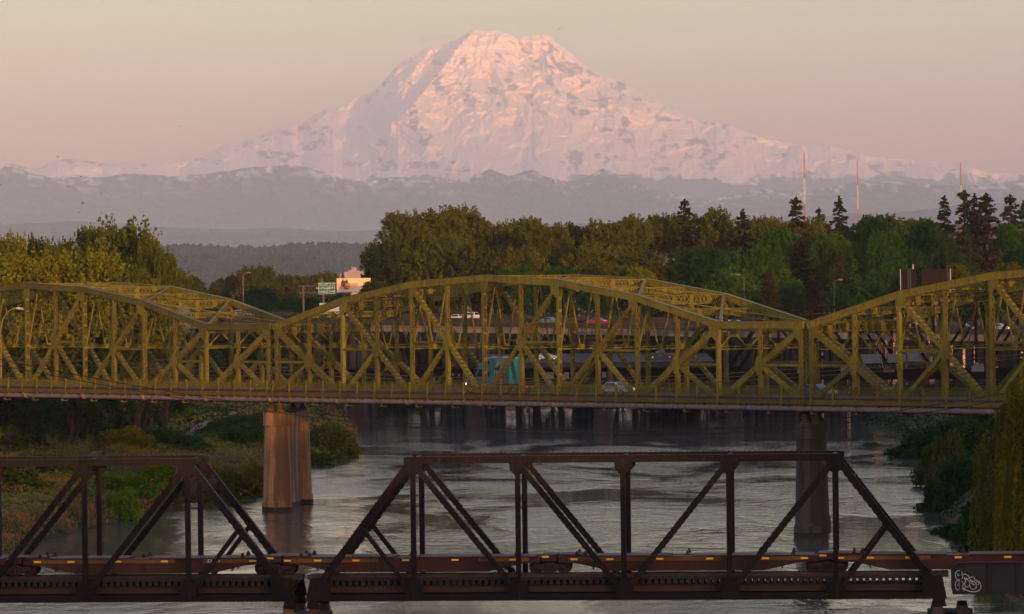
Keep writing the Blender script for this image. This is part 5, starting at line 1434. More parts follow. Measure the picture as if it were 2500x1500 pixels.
def tree(kind, px, topy, wpx, Y, col, label, group, name=None, base=None):
    top = at(px, topy, Y); gz = float(ground_z(top.x, Y)) if base is None else base
    h = top.z - gz; w = wpx * Y / F * {'poplar': 1.75, 'cotton': 1.8, 'round': 1.5, 'fir': 2.3, 'spruce': 1.25, 'cedar': 1.1}[kind]; H0, W0 = BASEH[kind]
    TREEN[0] += 1; i = TREEN[0]
    var = i % len([k for k in TEMPL if k[0] == kind]); m1, m2 = TEMPL[(kind, var)]
    nm = name or {'poplar': 'poplar_tree', 'cotton': 'cottonwood_tree', 'round': 'broadleaf_tree', 'fir': 'fir_tree', 'spruce': 'spruce_tree', 'cedar': 'cedar_tree'}[kind]
    root = empty(nm, (top.x, Y, gz), 0, label, 'tree', group)
    for nm2, me in (('crown', m1), ('trunk', m2)):
        o = bpy.data.objects.new(nm2, me); COL.objects.link(o); o.parent = root
        hc = min(h, w * {'poplar': 3.0, 'cotton': 1.35, 'round': 1.15, 'fir': 2.5, 'spruce': 2.2, 'cedar': 2.2}[kind]) if nm2 == 'crown' else h * (.97 if kind in ('fir', 'spruce', 'cedar') else .9)
        if nm2 == 'crown': o.location = (0, 0, h - hc)
        o.scale = (w / W0 * 1.03, w / W0 * 1.03, hc / H0); o.rotation_euler = (0, 0, i * 2.4)
        o.color = (*col, 1) if nm2 == 'crown' else (1, 1, 1, 1)
    return root
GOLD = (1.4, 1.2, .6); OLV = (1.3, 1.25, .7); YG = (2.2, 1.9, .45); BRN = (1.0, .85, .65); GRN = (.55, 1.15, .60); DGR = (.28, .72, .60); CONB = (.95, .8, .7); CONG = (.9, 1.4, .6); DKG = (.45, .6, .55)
GL = 'poplars on the left river bank'
for a in [
 ('poplar', 285, 531, 150, 640, OLV, 'tallest poplar of the left bank, its broad crown pointed against the haze', GL),
 ('poplar', 215, 551, 80, 655, OLV, 'slim poplar just left of the tallest poplar on the left bank', GL),
 ('poplar', 366, 567, 80, 632, OLV, 'poplar shoulder tree right beside the tallest poplar', GL),
 ('poplar', 398, 604, 60, 628, OLV, 'shorter poplar at the right end of the left bank grove', GL),
 ('poplar', 24, 568, 90, 660, YG, 'poplar near the left edge with thin bare tips above its crown', GL),
 ('poplar', 84, 573, 70, 690, BRN, 'reddish brown poplar top, second from the left edge', GL),
 ('poplar', 120, 582, 80, 700, OLV, 'olive poplar behind the yellow green front trees at left', GL),
 ('poplar', 158, 582, 60, 720, BRN, 'small brown poplar top between two olive ones at left', GL),
 ('poplar', 45, 618, 170, 600, YG, 'broad yellow green front poplar at the far left, low above the yellow bridge', GL),
 ('poplar', 150, 606, 160, 605, YG, 'broad yellow green front poplar left of the dark gap in the grove', GL),
 ('poplar', 232, 612, 170, 602, YG, 'broad yellow green front poplar below the tallest poplar', GL),
 ('poplar', 320, 650, 130, 598, OLV, 'low olive front poplar at the right of the left grove', GL),
 ('poplar', -60, 560, 150, 620, OLV, 'poplar cut by the left picture edge', GL),
 ('round', 430, 655, 60, 760, OLV, 'small rounded tree just right of the left bank poplars', 'small trees right of the left grove'),
 ('round', 465, 672, 60, 800, (1, 1, 1), 'grey green tree leaning right of the small rounded tree', 'small trees right of the left grove'),
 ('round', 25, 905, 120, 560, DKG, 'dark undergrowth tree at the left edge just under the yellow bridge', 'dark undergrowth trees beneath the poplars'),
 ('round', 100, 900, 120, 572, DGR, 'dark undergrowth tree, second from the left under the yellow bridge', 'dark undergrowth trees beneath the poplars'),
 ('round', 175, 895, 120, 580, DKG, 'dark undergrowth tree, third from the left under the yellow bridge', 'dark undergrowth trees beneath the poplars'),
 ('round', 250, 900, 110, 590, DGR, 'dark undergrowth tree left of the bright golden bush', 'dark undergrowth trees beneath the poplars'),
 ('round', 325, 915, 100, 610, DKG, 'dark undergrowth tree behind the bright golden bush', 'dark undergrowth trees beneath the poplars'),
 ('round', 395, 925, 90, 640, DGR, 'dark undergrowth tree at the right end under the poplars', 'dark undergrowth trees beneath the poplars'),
]: tree(*a)
GM = 'distant trees beyond the motorway at left'
for a in [
 ('round', 500, 706, 50, 1300, BRN, 'low reddish distant tree right of the lamp post at far left', GM),
 ('round', 545, 690, 70, 1350, BRN, 'reddish brown distant tree left of the tall round grove', GM),
 ('round', 541, 679, 45, 1500, DKG, 'dark distant tree top behind the reddish brown one', GM),
 ('poplar', 605, 648, 75, 1250, BRN, 'tall brown distant tree behind the tall lamp post, left half', GM),
 ('poplar', 635, 647, 75, 1260, BRN, 'tall brown distant tree behind the tall lamp post, right half', GM),
 ('round', 575, 672, 60, 1280, BRN, 'brown distant tree leaning on the left of the tall brown pair', GM),
 ('round', 632, 700, 100, 1150, DGR, 'dark green low tree below the tall brown pair', GM),
 ('round', 668, 683, 50, 1400, DKG, 'small dim distant tree right of the tall brown pair', GM),
 ('round', 700, 669, 68, 1350, BRN, 'brown distant tree above the low end of the left yellow span', GM),
 ('round', 728, 672, 50, 1380, BRN, 'brown distant tree left of the sign gantry', GM),
 ('round', 760, 670, 55, 1400, BRN, 'brown distant tree above the start of the sign gantry', GM),
 ('round', 800, 662, 75, 1500, OLV, 'grey green distant tree behind the green road signs', GM),
 ('round', 762, 722, 80, 1080, DGR, 'dark green low tree below the sign gantry', GM),
 ('round', 700, 728, 70, 1060, DGR, 'dark green low tree left of the gantry post', GM),
 ('round', 835, 715, 60, 1080, DGR, 'dark green low tree below the big billboard', GM),
 ('round', 505, 735, 60, 1060, DGR, 'dark green bush-like tree behind the left yellow span', GM),
 ('round', 560, 740, 70, 1040, DGR, 'dark green bush-like tree behind the slope of the left yellow span', GM),
]: tree(*a)
GC = 'cottonwood grove in the centre'
for a in [
 ('round', 932, 592, 95, 900, DKG, 'dark low tree bulging out at the left end of the central grove', GC),
 ('round', 912, 684, 66, 838, DKG, 'dark green low tree just right of the billboard', GC),
 ('round', 968, 665, 90, 905, DKG, 'dark tree under the leaning cottonwood, left end of the grove', GC),
 ('fir', 898, 640, 26, 1200, BRN, 'small brown fir top beside the distant pale tower block', 'conifers among the trees'),
 ('round', 930, 648, 60, 1250, BRN, 'faint brown distant tree seen left of the central grove', GM),
 ('cotton', 985, 513, 95, 930, GOLD, 'leftmost cottonwood of the central grove with a gap of sky in its crown', GC),
 ('cotton', 1050, 508, 110, 940, GOLD, 'high cottonwood, second from the left in the central grove', GC),
 ('cotton', 1098, 501, 120, 945, GOLD, 'tallest cottonwood of the central grove', GC),
 ('cotton', 1150, 520, 80, 950, GOLD, 'cottonwood stepping down right of the tallest one', GC),
 ('cotton', 1205, 540, 90, 945, GOLD, 'broad cottonwood in the dip right of the tallest one', GC),
 ('cotton', 1255, 535, 90, 955, OLV, 'olive cottonwood near the middle of the picture', GC),
 ('cotton', 1300, 529, 90, 950, OLV, 'cottonwood with a spiky top near the middle of the picture', GC),
 ('cotton', 1345, 543, 70, 920, GOLD, 'thin cottonwood with a pale forked trunk showing', GC),
 ('cotton', 1397, 544, 90, 960, DKG, 'shaded cottonwood right of the pale forked trunk', GC),
 ('cotton', 1025, 600, 110, 905, OLV, 'lower front cottonwood at the left of the central grove', GC),
 ('cotton', 1105, 568, 90, 905, OLV, 'yellow green front cottonwood below the tallest one', GC),
 ('cotton', 1180, 590, 110, 900, BRN, 'brownish front cottonwood right of the yellow green one', GC),
 ('cotton', 1260, 600, 110, 900, GOLD, 'front cottonwood below the middle of the grove', GC),
 ('round', 1270, 645, 80, 880, GRN, 'low green tree at the foot of the central grove', GC),
 ('round', 1365, 652, 90, 880, DGR, 'dark low tree at the foot of the pale forked cottonwood', GC),
 ('cotton', 1435, 590, 90, 910, GOLD, 'front cottonwood right of the pale forked one', GC),
 ('cotton', 1478, 534, 80, 960, GOLD, 'cottonwood at the start of the right-hand wood', GC),
 ('cotton', 1545, 523, 80, 965, OLV, 'cottonwood with a flat dense top left of the first tall fir', GC),
 ('cotton', 1605, 521, 70, 970, GOLD, 'golden cottonwood next to the first tall fir', GC),
 ('cotton', 1652, 521, 60, 990, GOLD, 'golden cottonwood behind the first tall fir', GC),
 ('cotton', 1732, 508, 115, 985, GOLD, 'big domed golden cottonwood right of the first tall fir', GC),
 ('cotton', 1505, 600, 90, 915, GOLD, 'lower golden cottonwood with pale limbs, right of the grove centre', GC),
 ('cotton', 1570, 620, 90, 905, BRN, 'brown shaded cottonwood above the gold shrubs', GC),
 ('cotton', 1840, 527, 90, 1020, GOLD, 'golden cottonwood behind the second fir', GC),
 ('cotton', 1893, 530, 80, 1030, GOLD, 'golden cottonwood between the second and third firs', GC),
 ('cotton', 1960, 528, 90, 1040, GOLD, 'golden cottonwood tops behind the third fir', GC),
 ('round', 1450, 690, 70, 870, DGR, 'dark low tree above the middle span crest', GC),
 ('round', 1515, 646, 55, 890, GOLD, 'small golden tree above the middle yellow span', GC),
 ('round', 1562, 651, 80, 885, YG, 'bright yellow green round tree above the middle yellow span', GC),
]: tree(*a)
GF = 'conifers among the trees'
for a in [
 ('fir', 1672, 487, 62, 960, CONB, 'first tall fir with a bare leaning tip, centre right', GF),
 ('fir', 1812, 511, 80, 970, CONB, 'second fir, dense and dark brown, right of the domed cottonwood', GF),
 ('fir', 1943, 484, 84, 990, CONB, 'third fir standing beside the tallest red and white mast', GF),
 ('fir', 2000, 508, 46, 1150, DKG, 'thin grey fir between the two nearer masts', GF),
 ('fir', 2049, 479, 62, 1010, CONB, 'solitary tiered fir standing clear left of the middle mast', GF),
 ('fir', 2306, 480, 56, 1000, DKG, 'dark ragged fir left of the right-hand mast', GF),
 ('fir', 2354, 466, 84, 980, CONG, 'tall fir directly in front of the right-hand mast', GF),
 ('fir', 2379, 472, 50, 1060, DKG, 'narrow fir top behind the tall pair near the right edge', GF),
 ('fir', 2408, 475, 120, 975, CONB, 'wide dark fir right of the right-hand mast', GF),
 ('fir', 2466, 477, 80, 1020, CONB, 'fir near the right picture edge', GF),
 ('fir', 2500, 490, 70, 990, CONG, 'fir cut by the right picture edge', GF),
 ('fir', 1955, 592, 95, 930, CONB, 'red brown fir in front of the third fir', GF),
 ('fir', 1590, 592, 70, 930, BRN, 'brown conifer below the flat topped cottonwood', GF),
 ('cedar', 1655, 590, 40, 925, CONG, 'small yellow green conifer left of the dark round tree', GF),
 ('spruce', 1877, 655, 62, 830, CONB, 'grey brown spruce standing before the round green trees', GF),
 ('spruce', 1984, 670, 66, 835, CONB, 'russet spruce left of the church roof', GF),
 ('fir', 2052, 613, 55, 880, (1.1, 1.1, .6), 'slender olive conifer above the church roof', GF),
 ('cedar', 2294, 553, 105, 900, CONG, 'pale green cedar with layered boughs, left one of three', GF),
 ('cedar', 2324, 573, 90, 895, CONG, 'pale green cedar with layered boughs, middle one of three', GF),
 ('cedar', 2367, 561, 100, 890, CONG, 'pale green cedar with layered boughs, right one of three', GF),
 ('fir', 2440, 560, 80, 930, CONB, 'brown fir behind the leafless tree at right', GF),
]: tree(*a)
GR = 'round green trees on the right-hand slope'
for a in [
 ('round', 1721, 600, 122, 900, DGR, 'dark blue green dome-shaped tree at the left of the slope', GR),
 ('round', 1900, 556, 110, 960, GRN, 'green round tree below the second and third firs', GR),
 ('round', 1846, 602, 100, 915, GRN, 'green round tree right of the dark dome-shaped one', GR),
 ('round', 1862, 645, 145, 885, (.6, 1.1, .5), 'wide bright green tree behind the grey brown spruce', GR),
 ('round', 1770, 656, 140, 865, (.62, 1.15, .5), 'bright green spreading tree just above the yellow bridge', GR),
 ('round', 1930, 690, 80, 860, DGR, 'dark green tree between the two spruces', GR),
 ('round', 2022, 566, 90, 950, (.7, 1.15, .5), 'green round tree under the solitary tiered fir', GR),
 ('round', 2136, 525, 104, 975, DGR, 'dark green domed tree just right of the middle mast', GR),
 ('round', 2150, 524, 120, 1100, BRN, 'red tipped tree rising behind the dark green dome', GR),
 ('round', 2090, 592, 90, 905, (.55, 1.05, .5), 'tall green tree left of the column shaped one', GR),
 ('round', 2158, 562, 84, 900, GRN, 'tall column shaped green tree above the church', GR),
 ('round', 2170, 640, 80, 870, GRN, 'green tree left of the dark billboard backs', GR),
 ('round', 2222, 532, 70, 985, OLV, 'olive tree top right of the dark green dome', GR),
 ('round', 2262, 534, 110, 940, DGR, 'broad dark green tree above the dark billboard backs', GR),
 ('round', 2235, 610, 110, 900, DGR, 'deep green tree mass left of the pale cedars', GR),
 ('round', 2060, 690, 90, 850, DGR, 'dark green tree right of the russet spruce', GR),
 ('round', 2122, 690, 90, 850, GRN, 'green low tree behind the church roof', GR),
 ('round', 2462, 545, 60, 900, GRN, 'small bright green tree between firs near the right edge', GR),
 ('round', 2335, 643, 62, 820, (1.3, 1.1, .6), 'olive bushy tree right of the dark billboard backs', GR),
 ('round', 2460, 640, 70, 830, (1.2, 1.0, .7), 'loose brownish tree near the right edge above the bridge', GR),
 ('round', 2505, 600, 90, 850, DGR, 'dark tree at the right picture edge above the bridge', GR),
 ('round', 1660, 700, 70, 860, DKG, 'shaded tree left of the bright green spreading one', GR),
 ('round', 2400, 690, 110, 830, DGR, 'dark green tree below the leafless tree', GR),
 ('round', 2290, 700, 90, 860, DGR, 'dark tree behind the lower part of the billboard backs', GR),
]: tree(*a)
ORD = 'first second third fourth fifth sixth seventh eighth ninth tenth eleventh twelfth thirteenth fourteenth fifteenth sixteenth seventeenth'.split()
for k in range(17):
    px = 905 + k * 78 + (k % 3) * 9
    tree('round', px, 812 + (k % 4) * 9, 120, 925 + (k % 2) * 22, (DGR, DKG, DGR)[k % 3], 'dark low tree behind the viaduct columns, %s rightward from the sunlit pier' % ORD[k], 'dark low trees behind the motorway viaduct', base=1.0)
for k in range(8):
    px = 440 + k * 62
    tree('round', px, 806 + (k % 3) * 8, 95, 930 + (k % 2) * 20, (DGR, DKG)[k % 2], 'dark low tree behind the left yellow span, %s of its row from the left' % ORD[k], 'dark low trees behind the motorway viaduct', base=3.0)
def bare_tree(px, topy, wpx, Y, label):
    rng = np.random.default_rng(9); top = at(px, topy, Y); gz = float(ground_z(top.x, Y)); h = top.z - gz; w = wpx * Y / F; mb = MB()
    def grow(p, d, L, r, n):
        q = p + d * L; mb.tube([p, p + d * L * .5 + Vector(rng.normal(size=3)) * L * .05, q], [r, r * .8, r * .6], 5)
        if n == 0: return
        for k in range(3 if n > 2 else 4):
            e = (d + Vector((rng.normal() * .55 * w / h * 2, rng.normal() * .5, rng.uniform(-.1, .5)))).normalized(); grow(q, e, L * rng.uniform(.55, .8), r * .6, n - 1)
    root = empty('leafless_tree', (top.x, Y, gz), 0, label, 'tree')
    grow(Vector((0, 0, -.5)), Vector((0, 0, 1)), h * .27, .16, 4)
    mb.build('trunk_and_branches', simple('bare_bark', (.13, .08, .07), .9), root)
bare_tree(2402, 622, 60, 815, 'leafless pinkish tree above the right end of the yellow bridge')

# ------------------------------------------------------------------ the willow in the right foreground
def willow():
    rng = np.random.default_rng(77); Y = 303; c = at(2605, 1330, Y); gz = float(ground_z(c.x, Y))
    root = empty('weeping_willow', (c.x, Y, gz), 0, 'golden weeping willow hanging down at the right edge of the picture', 'tree')
    H = at(2530, 850, Y).z - gz; R = 7.0
    P = []; D = []
    for i in range(520):
        a = rng.uniform(0, 2 * math.pi); rr = R * math.sqrt(rng.uniform(.08, 1)) * (.82 + .22 * math.sin(a * 5 + 1)); dome = H * (1 - .42 * (rr / R) ** 2.2) * rng.uniform(.86, 1.0)
        bott = rng.uniform(.0, .45) * dome if rng.random() < .75 else rng.uniform(.3, .8) * dome
        L = dome - bott; n = int(L / .06); t = np.linspace(0, 1, n)
        sw = rng.normal(size=2) * .35
        x = rr * math.cos(a) + (t ** .5) * math.cos(a) * .8 + sw[0] * t; y = rr * math.sin(a) + (t ** .5) * math.sin(a) * .8 + sw[1] * t
        zz = dome - L * t + .5 * np.sin(np.minimum(t * 6, math.pi)) * (t < .5)
        P.append(np.stack([x + rng.normal(size=n) * .07, y + rng.normal(size=n) * .07, zz], -1)); D.append(np.tile([[0, 0, -1.]], (n, 1)))
    P = np.concatenate(P); D = np.concatenate(D)
    V = leaf_tris(P, .17, rng, 0, D)
    o = mesh_np('crown', V, quads(len(V)), foliage('willow_leaf', (.13, .115, .012), .4, .3, False), root)
    mb = MB(); limb_mesh(mb, (0, 0, -1), (.4, .2, H * .75), .5, .12, rng, .05, 8)
    for k in range(9):
        a = k * .7; limb_mesh(mb, (.2, .1, H * rng.uniform(.3, .6)), (R * .7 * math.cos(a), R * .7 * math.sin(a), H * rng.uniform(.65, .9)), .16, .05, rng, .12, 5)
    mb.build('trunk', BARK, root)
willow()

# ------------------------------------------------------------------ shrubs and ground cover on the banks
SHRUB = foliage('shrub_leaf', (.115, .120, .022), .5, .2)
SH = {}
for s in range(3):
    rng = np.random.default_rng(800 + s); n = 5200
    d = rng.normal(size=(n, 3)); d[:, 2] = np.abs(d[:, 2]); d /= np.linalg.norm(d, axis=1)[:, None]
    lob = 1 + .22 * np.sin(d[:, 0] * 5 + s) * np.cos(d[:, 1] * 4 + s * 2) + .15 * np.sin(d[:, 2] * 9 + s)
    r = lob * rng.uniform(.62, 1.03, n) ** .6
    V = leaf_tris(d * r[:, None], .085, rng, .5); o = mesh_np('leaves', V, quads(len(V)), SHRUB); m1 = o.data; bpy.data.objects.remove(o)
    mb = MB()
    for k in range(9): a = k * .7; mb.beam((0, 0, -.1), (.6 * math.cos(a), .6 * math.sin(a), .7), .03, .03)
    t = mb.build('stems', BARK); m2 = t.data; bpy.data.objects.remove(t); SH[s] = (m1, m2)
def shrub(px, py, w, h, col, label, group, z=3.0):
    p = ground_at(px, py, z); gz = float(ground_z(p.x, p.y)); i = len(bpy.data.objects)
    root = empty('shrub', (p.x, p.y, gz - .2), 0, label, 'shrub', group)
    for nm, me in zip(('leaves', 'stems'), SH[i % 3]):
        o = bpy.data.objects.new(nm, me); COL.objects.link(o); o.parent = root; o.scale = (w / 2, w / 2, h); o.rotation_euler = (0, 0, i * 1.7); o.color = (*col, 1)
GS = 'shrubs on the grassy left bank'; YGS = (1.5, 1.35, .5); DGS = (.35, .7, .75)
for a in [
 (525, 1165, 5.5, 4.6, (1.1, 1.2, .6), 'tall green shrub at the water edge left of the sunlit pier', GS),
 (585, 1155, 7.5, 4.6, (1.5, 1.05, .5), 'big golden shrub beside the sunlit pier', GS),
 (625, 1130, 5, 3.6, (1.3, 1.1, .5), 'smaller golden shrub touching the sunlit pier', GS),
 (300, 1110, 9, 3.0, (1.5, 1.15, .5), 'wide low golden leafed shrub above the left rail truss', GS),
 (345, 1120, 6, 2.2, (1.4, 1.2, .5), 'golden shrub just right of the wide low one', GS),
 (400, 1100, 8, 2.8, DGS, 'dark blue green bramble mound in the middle of the bank', GS),
 (455, 1108, 7, 2.4, DGS, 'dark bramble mound left of the tall green shrub', GS),
 (375, 1085, 7, 2.4, DGS, 'dark bramble mound behind the middle one', GS),
 (135, 1085, 8, 2.6, (1.2, 1.3, .5), 'yellow green thicket at the left of the bank', GS),
 (180, 1078, 8, 2.6, (1.3, 1.35, .5), 'yellow green thicket right of the first one', GS),
 (220, 1075, 6, 2.2, (.9, 1.1, .5), 'green thicket at the end of the yellow green ones', GS),
 (60, 1108, 8, 2.4, DGS, 'dark thicket near the left edge above the rail bridge', GS),
 (15, 1118, 7, 2.6, (1.2, 1.25, .5), 'yellow green shrub at the left picture edge', GS),
 (295, 1040, 5, 4.2, (2.2, 1.35, .3), 'bright golden bush below the yellow bridge, left of centre of the bank', GS),
 (315, 1046, 4, 3.2, (1.9, 1.25, .3), 'small golden bush leaning right of the brightest one', GS),
 (235, 1056, 9, 2.8, DGS, 'dark mound left of the bright golden bush', GS),
 (380, 1052, 9, 2.4, (.5, .9, .6), 'green mound right of the bright golden bush', GS),
 (430, 1040, 12, 2.6, (.6, 1.0, .6), 'long green hedge-like mound below the yellow bridge', GS),
 (15, 1065, 9, 4.5, (1.2, 1.1, .5), 'olive shrub at the left picture edge below the yellow bridge', GS),
 (300, 1205, 5, 3.0, (.9, 1.5, .5), 'leafy green shrub on the water side, seen through the left rail truss', GS),
 (385, 1172, 6, 3.2, (.9, 1.5, .5), 'bright green shrub framed by the end of the left rail truss', GS),
 (270, 1190, 5, 2.4, (.8, 1.3, .5), 'green shrub between the rail truss posts at left', GS),
 (330, 1185, 4, 2.6, (.8, 1.4, .5), 'small green shrub behind the rail truss diagonal', GS),
 (95, 1170, 9, 3.0, (.5, .9, .5), 'shaded green shrub at left behind the rail truss', GS),
 (30, 1200, 9, 3.0, (.6, .8, .5), 'shaded brown green shrub near the left edge by the water', GS),
 (175, 1175, 7, 2.6, (.7, 1.0, .5), 'dim green shrub left of the first rail post pair', GS),
 (800, 1070, 9, 4.6, (.9, .95, .5), 'rounded green shrub on the point beyond the sunlit pier', GS),
 (770, 1090, 7, 3.4, (.6, .8, .5), 'darker shrub hugging the right side of the sunlit pier', GS),
 (835, 1058, 6, 4.0, (1.1, 1.0, .5), 'olive shrub at the tip of the point beyond the sunlit pier', GS),
 (600, 1085, 9, 3.2, DGS, 'dark thicket just left of the sunlit pier', GS),
 (560, 1065, 9, 2.8, DGS, 'dark thicket behind the big golden shrub', GS),
 (630, 1060, 8, 3.0, DGS, 'dark thicket touching the left side of the sunlit pier top', GS),
]: shrub(*a)
for a in [
 (70, 1042, 14, 6.5, 'first dark thicket under the poplars, counted from the left edge'), (150, 1038, 14, 6, 'second dark thicket under the poplars, counted from the left edge'), (225, 1034, 13, 6, 'third dark thicket under the poplars, left of the bright golden bush'),
 (345, 1028, 12, 5.5, 'fourth dark thicket under the poplars, right of the bright golden bush'), (405, 1022, 12, 5, 'last dark thicket under the poplars, at their right end')]:
    shrub(a[0], a[1], a[2], a[3], (.25, .4, .35), a[4], 'dark thickets under the poplars')
GRB = 'shaded shrubs on the right bank'
for a in [
 (2215, 1078, 9, 3.0, (.3, .5, .5), 'dark shrub where the right bank begins under the yellow bridge', GRB),
 (2150, 1058, 9, 2.6, (.28, .5, .5), 'dark shrub behind the dark concrete pier on the right bank', GRB),
 (2100, 1046, 8, 2.4, (.28, .5, .5), 'farthest dark shrub of the right bank', GRB),
 (2270, 1085, 10, 4.2, (.25, .5, .5), 'dense dark green shrub on the right bank below the water pipe', GRB),
 (2305, 1150, 6.5, 5.6, (.55, .6, .55), 'tall brownish shrub overhanging the water on the right bank', GRB),
 (2350, 1130, 8, 5.2, (.3, .55, .5), 'dark shrub behind the tall brownish one', GRB),
 (2400, 1090, 9, 4.0, (.2, .5, .45), 'dark green mound left of the willow top', GRB),
 (2295, 1205, 5, 3.4, (.35, .6, .5), 'low dark shrub with fine leaves above the river inlet', GRB),
 (2345, 1200, 6, 3.6, (.3, .55, .5), 'dark shrub right of the river inlet shrub', GRB),
 (2310, 1255, 4.5, 1.8, (.3, .75, .4), 'grassy green clump on the small point of the right bank', GRB),
 (2350, 1262, 4.5, 2.0, (.22, .55, .4), 'dark clump right of the grassy point', GRB),
 (2400, 1270, 6, 3.2, (.22, .5, .45), 'dark shrub between the point and the willow', GRB),
 (2430, 1330, 6, 3.6, (.18, .45, .45), 'dark shrub below the willow by the water', GRB),
 (2475, 1340, 6, 3.4, (.18, .45, .45), 'dark shrub above the graffiti girder', GRB),
 (2480, 1480, 3.4, 2.2, (.2, .6, .5), 'dark green shrub in the bottom right corner', GRB),
]: shrub(*a, z=2.0)

def cover(name, n, xr, yr, fn, size, seed, mat, label, hgt=(.2, .8), up=1.2):
    rng = np.random.default_rng(seed); x = rng.uniform(*xr, n); y = yr[0] * (yr[1] / yr[0]) ** rng.random(n)
    z = ground_z(x, y); l = np.interp(y, LBY, LBX); r = np.interp(y, RBY, RBX); dens = fbm(x / 5, y / 7, seed, 3)
    keep = (z > .05) & fn(x, y, l, r) & (rng.random(n) < .35 + dens)
    x, y, z = x[keep], y[keep], z[keep]; n = len(x)
    mound = fbm(x / 4.5, y / 6, seed + 3, 3)
    P = np.stack([x, y, z + rng.uniform(0, 1, n) * (hgt[0] + (hgt[1] - hgt[0]) * mound * 1.6)], -1)
    V = leaf_tris(P, size, rng, up)
    o = mesh_np(name, V, quads(len(V)), mat); tag(o, label, None, kind='stuff')
def covermat(name, stops, sc=.12):
    t = NT(name); t.n.remove(t.b); v = t.coord(); a = t.noise(v, sc, 3, .55, .4); b = t.noise(v, 1.2, 3, .7)
    f = t.math('ADD', t.math('MULTIPLY', a, .82), t.math('MULTIPLY', b, .18)); c = t.ramp(f, stops)
    d = t.new('ShaderNodeBsdfDiffuse'); tr = t.new('ShaderNodeBsdfTranslucent'); ms = t.new('ShaderNodeMixShader'); ms.inputs[0].default_value = .2
    t.link(c, d.inputs[0]); t.link(c, tr.inputs[0]); t.link(d.outputs[0], ms.inputs[1]); t.link(tr.outputs[0], ms.inputs[2]); t.link(ms.outputs[0], t.out.inputs['Surface']); return t.m
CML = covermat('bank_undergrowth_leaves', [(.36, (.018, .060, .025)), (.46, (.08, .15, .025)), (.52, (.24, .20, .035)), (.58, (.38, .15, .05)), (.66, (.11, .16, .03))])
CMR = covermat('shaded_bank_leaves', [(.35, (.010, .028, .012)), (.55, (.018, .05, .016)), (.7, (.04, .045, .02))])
GRS = covermat('dry_reed_blades', [(.35, (.10, .09, .03)), (.55, (.24, .14, .06)), (.7, (.12, .14, .04))])
cover('left_bank_undergrowth', 560000, (-110, -20), (395, 980), lambda x, y, l, r: (x < l + .5) & (x > l - 60) & (path_dist(x, y) > 1.0), .15, 1, CML, 'mixed green and rusty undergrowth covering the left river bank', (.2, 1.1))
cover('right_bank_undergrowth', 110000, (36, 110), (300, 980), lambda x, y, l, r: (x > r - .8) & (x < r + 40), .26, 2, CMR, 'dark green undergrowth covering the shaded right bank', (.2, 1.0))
cover('reeds', 90000, (-70, -20), (395, 800), lambda x, y, l, r: (x < l + .6) & (x > l - 5), .34, 3, GRS, 'dry reeds and tall grass fringing the left water edge', (.3, 1.3), up=3.0)
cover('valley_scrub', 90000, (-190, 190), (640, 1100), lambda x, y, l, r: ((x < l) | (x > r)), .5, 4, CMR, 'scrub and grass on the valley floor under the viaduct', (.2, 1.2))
# ------------------------------------------------------------------ distant structures and small things
def floorz(x, y): return float(ground_z(x, y))
MASTR = simple('mast_red', (.42, .06, .06), .6); MASTW = simple('mast_white', (.62, .58, .58), .6)
def mast(px, topy, Y, wpx, bands, label, guy=False):
    p = at(px, topy, Y); g = floorz(p.x, Y); H = p.z - g; root = empty('radio_mast', (p.x, Y, g), 0, label, 'radio mast', 'red and white radio masts'); w = wpx * Y / F
    z = H; red = True
    for b in bands + [10000]:
        z2 = max(0, z - b * Y / F); mb = MB()
        for sx in (-1, 1):
            for sy in (-1, 1): mb.beam((sx * w / 2, sy * w / 2, z2), (sx * w / 2, sy * w / 2, z), w * .32, w * .32)
        n = max(2, int((z - z2) / (w * 1.6)))
        for i in range(n):
            a, c = z2 + (z - z2) * i / n, z2 + (z - z2) * (i + 1) / n; s = 1 if i % 2 else -1
            for y in (-w / 2, w / 2): mb.beam((-s * w / 2, y, a), (s * w / 2, y, c), w * .16, w * .16)
        mb.build('lattice_section', MASTR if red else MASTW, root); red = not red; z = z2
        if z <= 0: break
    mb = MB(); mb.tube([(0, 0, H), (0, 0, H + w * 1.5)], w * .3, 6); mb.build('beacon', MASTR, root)
    return root
mast(1963, 374, 2600, 2.4, [62, 62, 60, 60, 60], 'nearest and tallest red and white mast, above the third fir')
mast(2093, 390, 2900, 1.9, [62, 60, 60, 60], 'red and white mast between the solitary fir and the dark green dome')
mast(2345, 399, 3100, 1.9, [54, 60, 60, 60], 'red and white mast behind the conifers at the right')
def insul():
    p = at(1957.5, 386, 2610); g = floorz(p.x, 2610); root = empty('marked_wire', (p.x, 2610, g), 0, 'dashed line of pale wire markers beside the tallest mast', 'wire markers')
    mb = MB(); H = p.z - g; mb.tube([(0, 0, 0), (0, 0, H)], .07, 5); mb.build('wire', MASTR, root)
    for k in range(8):
        q = at(1958 + k * .3, 386 + k * 14, 2610); mb = MB(); mb.tube([(q.x - p.x, 0, q.z - g), (q.x - p.x, 0, q.z - g - 1.6)], .22, 6); mb.build('marker', simple('marker_cream', (.8, .62, .42), .5), root)
insul()

